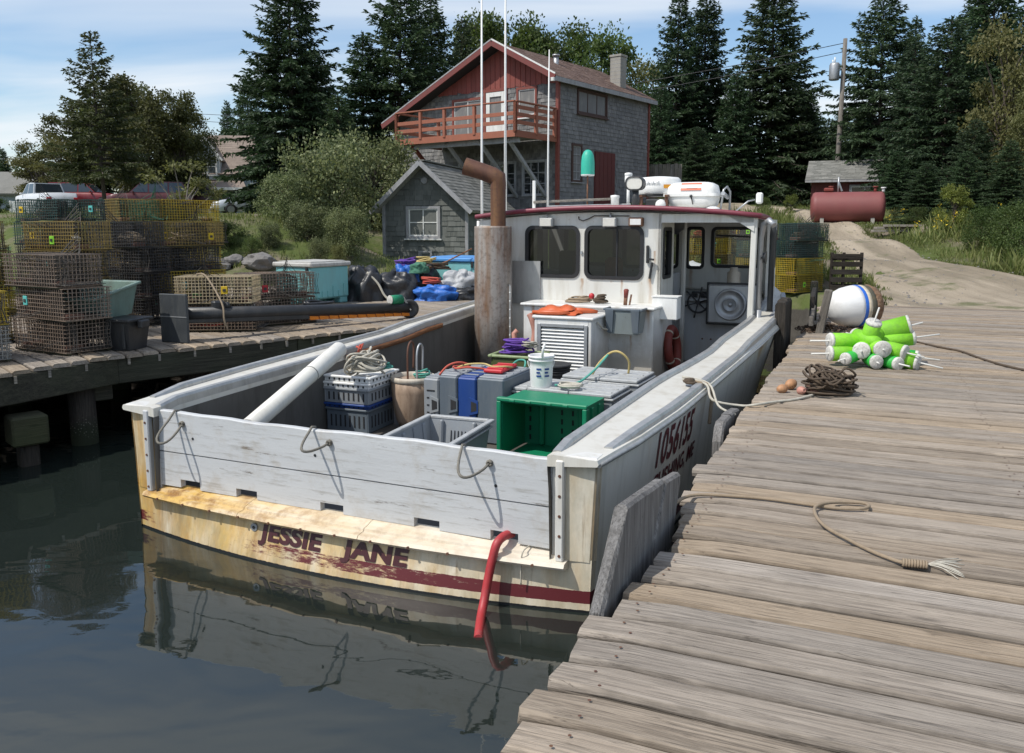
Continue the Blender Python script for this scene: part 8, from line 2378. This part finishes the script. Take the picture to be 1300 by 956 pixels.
tree(SAP, 'sapling', 'thin sapling with yellow-green and reddish leaves in front of the maroon minivan', 'sapling', 238, 20.6, 188, 1.0, GL)
for px, Y, top, wd_, pr, lb in ((112, 64, 132, 1.1, DE2, 'dark broadleaf crown behind the trunk of the olive spruce'), (168, 62, 108, 1.1, DE2, 'dark broadleaf crown right behind the olive spruce'), (215, 64, 135, 1.0, DE2, 'dark broadleaf crown behind the sapling'), (262, 68, 165, .9, DE2, 'low broadleaf crown left of the dormer'), (85, 62, 170, 1.2, DE3, 'olive broadleaf crown behind the white pickup')):
    tree(pr, 'broadleaf_tree', lb, 'tree', px, Y, top, wd_, GL)
for px, Y, top, wd_, lb in ((135, 68, 180, 1.5, 'low far spruce hidden behind the parked maroon vehicle'), (185, 70, 185, 1.5, 'low far spruce behind the red vehicle'), (18, 74, 188, 1.0, 'far dark spruce at the left edge of the view'), (55, 78, 196, 1.1, 'far dark spruce behind the low grey house roof'), (95, 80, 205, 1.2, 'far spruce low behind the olive spruce'), (-20, 60, 170, 1.1, 'dark spruce just outside the left edge'), (296, 78, 128, .7, 'slim far spruce behind the dormer house roof'), (322, 74, 92, .8, 'taller far spruce between the dormer house and the big dark spruce'), (345, 70, 150, 1.0, 'low spruce against the side of the big dark spruce')):
    tree(SP2 if px % 2 else SP1, 'spruce_tree', lb, 'tree', px, Y, top, wd_, GL)
for px, Y, top, wd_, pr, lb in ((378, 44, -62, 1.02, SP1, 'tallest dark spruce left of the big house'), (432, 42, 118, 1.1, SP3, 'short dark spruce filling the gap left of the house eave'), (464, 48, 40, 1.15, SP2, 'dark spruce second left of the house with a ragged top'), (508, 49, -38, 1.0, SP3, 'broad tall spruce immediately left of the house roof'), (552, 52, -5, .95, SP1, 'slim spruce touching the left slope of the house roof'), (590, 55, 22, .8, SP2, 'small pointed spruce behind the left roof slope'), (408, 50, 60, 1.0, SP1, 'half-height spruce behind the tallest dark one'), (345, 46, 150, .9, SP3, 'low spruce at the left foot of the tallest one'),
                             (850, 50, -18, .95, SP2, 'left one of the twin spruces behind the house chimney'), (886, 52, -12, .92, SP1, 'right one of the twin spruces behind the house chimney'), (968, 48, -36, 1.12, SP1, 'tall dense spruce in the middle between house and road'), (832, 47, 105, .9, SP3, 'short spruce at the right corner of the house'), (924, 46, 90, 1.1, SP2, 'short spruce between the twin spruces and the dense one'), (1008, 47, 118, 1.1, SP3, 'short spruce right of the dense one'), (880, 44, 160, 1.2, SP3, 'low dark spruce behind the life raft')):
    tree(pr, 'spruce_tree', lb, 'tree', px, Y, top, wd_, GC)
for px, Y, top, wd_, pr, lb in ((640, 60, 24, .85, DE1, 'green broadleaf crown showing over the house ridge'), (702, 62, 36, .8, DE1, 'green broadleaf crown over the middle of the house roof'), (764, 60, 44, .75, DE1, 'green broadleaf crown left of the chimney'), (800, 64, 70, .8, DE3, 'olive broadleaf crown behind the chimney'), (610, 64, 36, .7, DE1, 'broadleaf crown between the slim spruce and the ridge')):
    tree(pr, 'broadleaf_tree', lb, 'tree', px, Y, top, wd_, GC)
for px, Y, top, wd_, pr, lb in ((1040, 54, 150, 1.3, SP3, 'short spruce behind the red shed'), (1085, 52, 132, 1.3, SP2, 'short spruce right behind the red shed roof'), (1108, 42, -14, 1.0, SP6, 'tall ragged spruce right of the utility pole'), (1146, 37, 48, 1.1, SP5, 'blue-green spruce in front of the ragged one'), (1186, 34, 20, 1.1, SP6, 'large blue-green spruce above the bend of the road'), (1238, 37, -40, 1.15, SP1, 'dark tall spruce near the right edge'), (1292, 33, -15, .95, SP5, 'blue-green spruce cut by the right edge'), (1130, 33, 190, 1.3, SP3, 'low spreading spruce hanging over the red shed'), (1345, 36, -20, .9, SP1, 'tall spruce just outside the right edge'), (1165, 46, 70, 1.0, SP1, 'spruce filling the gap behind the blue-green pair'), (1205, 44, 95, 1.0, SP2, 'half-hidden spruce behind the large blue-green one'), (1265, 42, 20, 1.0, SP3, 'dense spruce between the two right-hand ones'), (1140, 50, 20, .9, SP2, 'tall spruce behind the ragged one'), (1215, 52, -10, 1.0, SP3, 'tall spruce deep in the stand on the right'), (1310, 40, 60, 1.1, SP6, 'blue-green spruce behind the right-edge trees'), (1092, 45, 105, .95, SP2, 'slim spruce between the pole and the ragged spruce'), (1060, 56, 140, 1.2, SP1, 'spruce right behind the utility pole'), (1020, 58, 120, 1.2, SP2, 'distant spruce left of the utility pole'), (1085, 47, 165, 1.0, SP6, 'low blue-green spruce behind the shed roof end'), (1165, 28, 205, 1.5, SP3, 'low dark spruce sweeping down to the bend of the road'), (1215, 26, 190, 1.5, SP3, 'low dark spruce on the bank behind the yellow-green bush'), (1268, 25, 175, 1.5, SP2, 'low dark spruce at the right end of the bank'), (1310, 22, 200, 1.5, SP3, 'low dark spruce cut by the right edge'), (1225, 30, 150, 1.2, SP6, 'low blue-green spruce on the road bank'), (1060, 48, 205, 1.1, SP3, 'low spruce left of the red shed roof')):
    tree(pr, 'spruce_tree', lb, 'tree', px, Y, top, wd_, GR)
for px, Y, top, wd_, pr, lb in ((1262, 31, 18, .62, DE3, 'olive broadleaf tree with sunlit top near the right edge'), (1300, 27, 95, .6, DE3, 'olive broadleaf tree low at the right edge'), (1330, 24, 180, .8, DE1, 'green broadleaf tree cut by the right edge')):
    tree(pr, 'broadleaf_tree', lb, 'tree', px, Y, top, wd_, GR)
GS = 'shrubs on the shore bank'
for px, Y, top, wd_, pr, lb in ((368, 23.4, 218, .9, SH1, 'silvery-green shrub left in the big thicket above the fish tub'), (420, 24.6, 172, .9, SH5, 'tallest silvery-green shrub in the middle of the big thicket'), (474, 30, 172, .9, SH1, 'silvery-green shrub touching the small shed roof'), (350, 25.2, 252, .9, SH4, 'low silvery shrub in front of the silver sedan'), (440, 22.0, 262, .75, SH1, 'low silvery shrub between the fish tub and the shed'), (392, 22.2, 256, 1.0, SH5, 'low olive shrub right behind the grey-lidded tub'), (290, 21.4, 280, 1.2, SH4, 'olive shrub above the dark rock slab'), (322, 20.9, 300, .9, SH4, 'green shrub left of the fish tub'), (300, 21.8, 292, .8, SH1, 'silvery shrub above the olive one at the dark slab'), (345, 21.4, 280, .9, SH5, 'low silvery shrub left of the grey-lidded tub'), (405, 21.0, 300, .7, SH1, 'low silvery shrub behind the black bags'), (268, 22.4, 284, .7, SH4, 'green shrub on the bank under the silver sedan'), (430, 20.8, 310, .6, SH2, 'small olive shrub at the pier edge right of the tub'), (252, 21.6, 290, .8, SH2, 'small olive shrub at the foot of the sapling'), (212, 22.5, 268, .8, SH4, 'green shrub behind the yellow-topped trap stack'), (6, 28.5, 250, .95, SH4, 'round green bush at the left edge beside the white fence')):
    tree(pr, 'shrub', lb, 'shrub', px, Y, top, wd_, GS)
GB = 'bushes on the road bank'
for px, Y, top, wd_, pr, lb in ((1206, 24.5, 232, .8, SH3, 'upright yellow-green bush on the road bank'), (1160, 27, 262, 1.2, SH4, 'green bush at the bend of the road'), (1248, 22.5, 262, 1.1, SH4, 'dark green bush low on the road bank'), (1292, 21, 258, 1.0, SH4, 'olive bush at the right edge of the road bank'), (1185, 26, 262, .9, SH4, 'olive bush under the large blue-green spruce'), (1318, 19, 275, 1.0, SH4, 'green bush cut by the right edge'), (1130, 30.5, 265, 1.0, SH2, 'olive bush right of the fuel tank'), (1000, 33, 245, 1.0, SH3, 'yellow-green bush left of the fuel tank'), (965, 34, 250, .9, SH4, 'green bush above the wheelhouse corner'), (705, 33.2, 262, .7, SH4, 'green bush below the house corner'), (835, 34, 245, .9, SH2, 'olive bush left of the life raft')):
    tree(pr, 'bush', lb, 'bush', px, Y, top, wd_, GB)

# far wood that reads as one mass
rs = np.random.RandomState(5); V = []
for i in range(230):
    a = rs.uniform(-1.15, 1.0); Y = rs.uniform(84, 118); x = a * Y; h = rs.uniform(5, 9.5); zg = ground_h(x, Y); r = h * rs.uniform(.16, .24)
    n = 190; t = rs.rand(n) ** .8; an = rs.uniform(0, 6.283, n); rd = r * (1 - t) * rs.uniform(.3, 1.1, n)
    P = np.stack([x + rd * np.cos(an), Y + rd * np.sin(an), zg + h * (.02 + .98 * t)], 1)
    D = np.stack([np.cos(an), np.sin(an), -.25 + rs.normal(size=n) * .2], 1); D /= np.linalg.norm(D, axis=1, keepdims=True)
    ln = rs.uniform(.7, 1.3, n) * (1.25 - t)
    V.append(blades(P, D, ln, ln * .28, rs))
tag(link('forest', quad_mesh('forest', np.concatenate(V), M['needle'])), kind='stuff')

# stones strewn over the road and its edges
rs = np.random.RandomState(21); mb = MB()
for k in range(1500):
    y = rs.uniform(14.6, 34); cx = interp(y, ys, [c[0] for c in ROADC]); hw = interp(y, ys, [c[2] for c in ROADC])
    x = cx + hw * (rs.uniform(-1.05, 1.05) if rs.rand() < .6 else rs.choice([-1, 1, 0]) * (.95 + .2 * rs.normal())); s_ = .012 + .03 * rs.rand() ** 3
    z = ground_h(x, y) + .035
    v = [(x + s_ * a * rs.uniform(.7, 1.3), y + s_ * b * rs.uniform(.7, 1.3), z + s_ * c * rs.uniform(.5, .9)) for a, b, c in ((1, 0, 0), (0, 1, 0), (-1, 0, 0), (0, -1, 0), (0, 0, 1), (0, 0, -1))]
    mb.add(v, [(0, 1, 4), (1, 2, 4), (2, 3, 4), (3, 0, 4)])
tag(mb.obj('gravel', M['rock'], None, fix=False), kind='stuff')
# grass and weeds
def road_spots():
    out = []
    for y in np.arange(14.5, 30, 1.2):
        cx = interp(y, ys, [c[0] for c in ROADC]); hw = interp(y, ys, [c[2] for c in ROADC])
        out += [(cx - hw * 1.02, y, .25, .7, 1), (cx + hw * 1.02, y, .25, .7, 1.3)]
    return out
def grass(name, spots, n, hmin, hmax, mat, seed, wd=.012, lean=.5):
    rs = np.random.RandomState(seed); P = []; H = []
    tot = sum(s[4] for s in spots)
    for (cx, cy, sx, sy, wt) in spots:
        m_ = int(n * wt / tot); k = 0
        while k < m_:
            x, y = cx + rs.uniform(-sx, sx), cy + rs.uniform(-sy, sy)
            if mnoise.noise((x * .8, y * .8, seed)) < -.12 and rs.rand() < .8: k += 1; continue
            rc = interp(y, ys, [c[0] for c in ROADC]); hw = interp(y, ys, [c[2] for c in ROADC])
            if 12.9 < y < 50 and abs(x - rc) < hw * (.93 if name != 'verge_grass' else .80): k += 1; continue
            z = ground_h(x, y)
            if z > .7: P.append((x, y, z - .01)); H.append(rs.uniform(hmin, hmax) * (.7 + .6 * mnoise.noise((x * .5, y * .5, 9))))
            k += 1
    P = np.array(P); H = np.array(H); n_ = len(P)
    D = rs.normal(size=(n_, 3)) * lean * .5; D[:, 2] = 1; D /= np.linalg.norm(D, axis=1, keepdims=True)
    q = blades(P, D, H, np.full(n_, wd) * (H / hmax + .5), rs, .18)
    return tag(link(name, quad_mesh(name, q, M[mat])), kind='stuff')
grass('grass', [(12.4, 21, 2.6, 4.8, 9), (12.5, 26.5, 1.5, 3, 3), (8.2, 21.5, 1.4, 3.5, 3), (9.5, 28.5, 1.6, 3, 4), (10.8, 17, .9, 2.0, 1.5), (-10, 23.6, 6, 1.4, 2), (-13, 27, 7, 4, 2), (-5.5, 21.5, 4, 1.5, 2), (3, 24, 4, 3, 2), (14, 31, 3, 4, 2), (9.5, 33, 3, 4, 2)], 52000, .10, .30, 'grass', 3)
grass('verge_grass', road_spots(), 9000, .08, .24, 'grass', 13)
grass('tall_grass', [(9.6, 29.5, 1.5, 2.2, 4), (8.4, 27, 1.0, 2, 2), (12.3, 23.5, .9, 2.2, 2), (11.4, 18.5, .6, 1.5, 1), (7.6, 19.0, .5, 1.2, .6)], 9000, .4, .95, 'grass', 7, .014, .6)
rs = np.random.RandomState(9); P = []
for k in range(14):
    x, y = rs.uniform(11.2, 13.4), rs.uniform(20, 27); c = np.array((x, y, ground_h(x, y) + rs.uniform(.45, .85)))
    P.append(c + rs.normal(size=(14, 3)) * np.array([.05, .05, .07]))
P = np.concatenate(P); D = rs.normal(size=P.shape); D[:, 2] = abs(D[:, 2]); D /= np.linalg.norm(D, axis=1, keepdims=True)
tag(link('goldenrod', quad_mesh('goldenrod', blades(P, D, rs.uniform(.04, .09, len(P)), rs.uniform(.008, .018, len(P)), rs), M['goldenrod'])), kind='stuff')
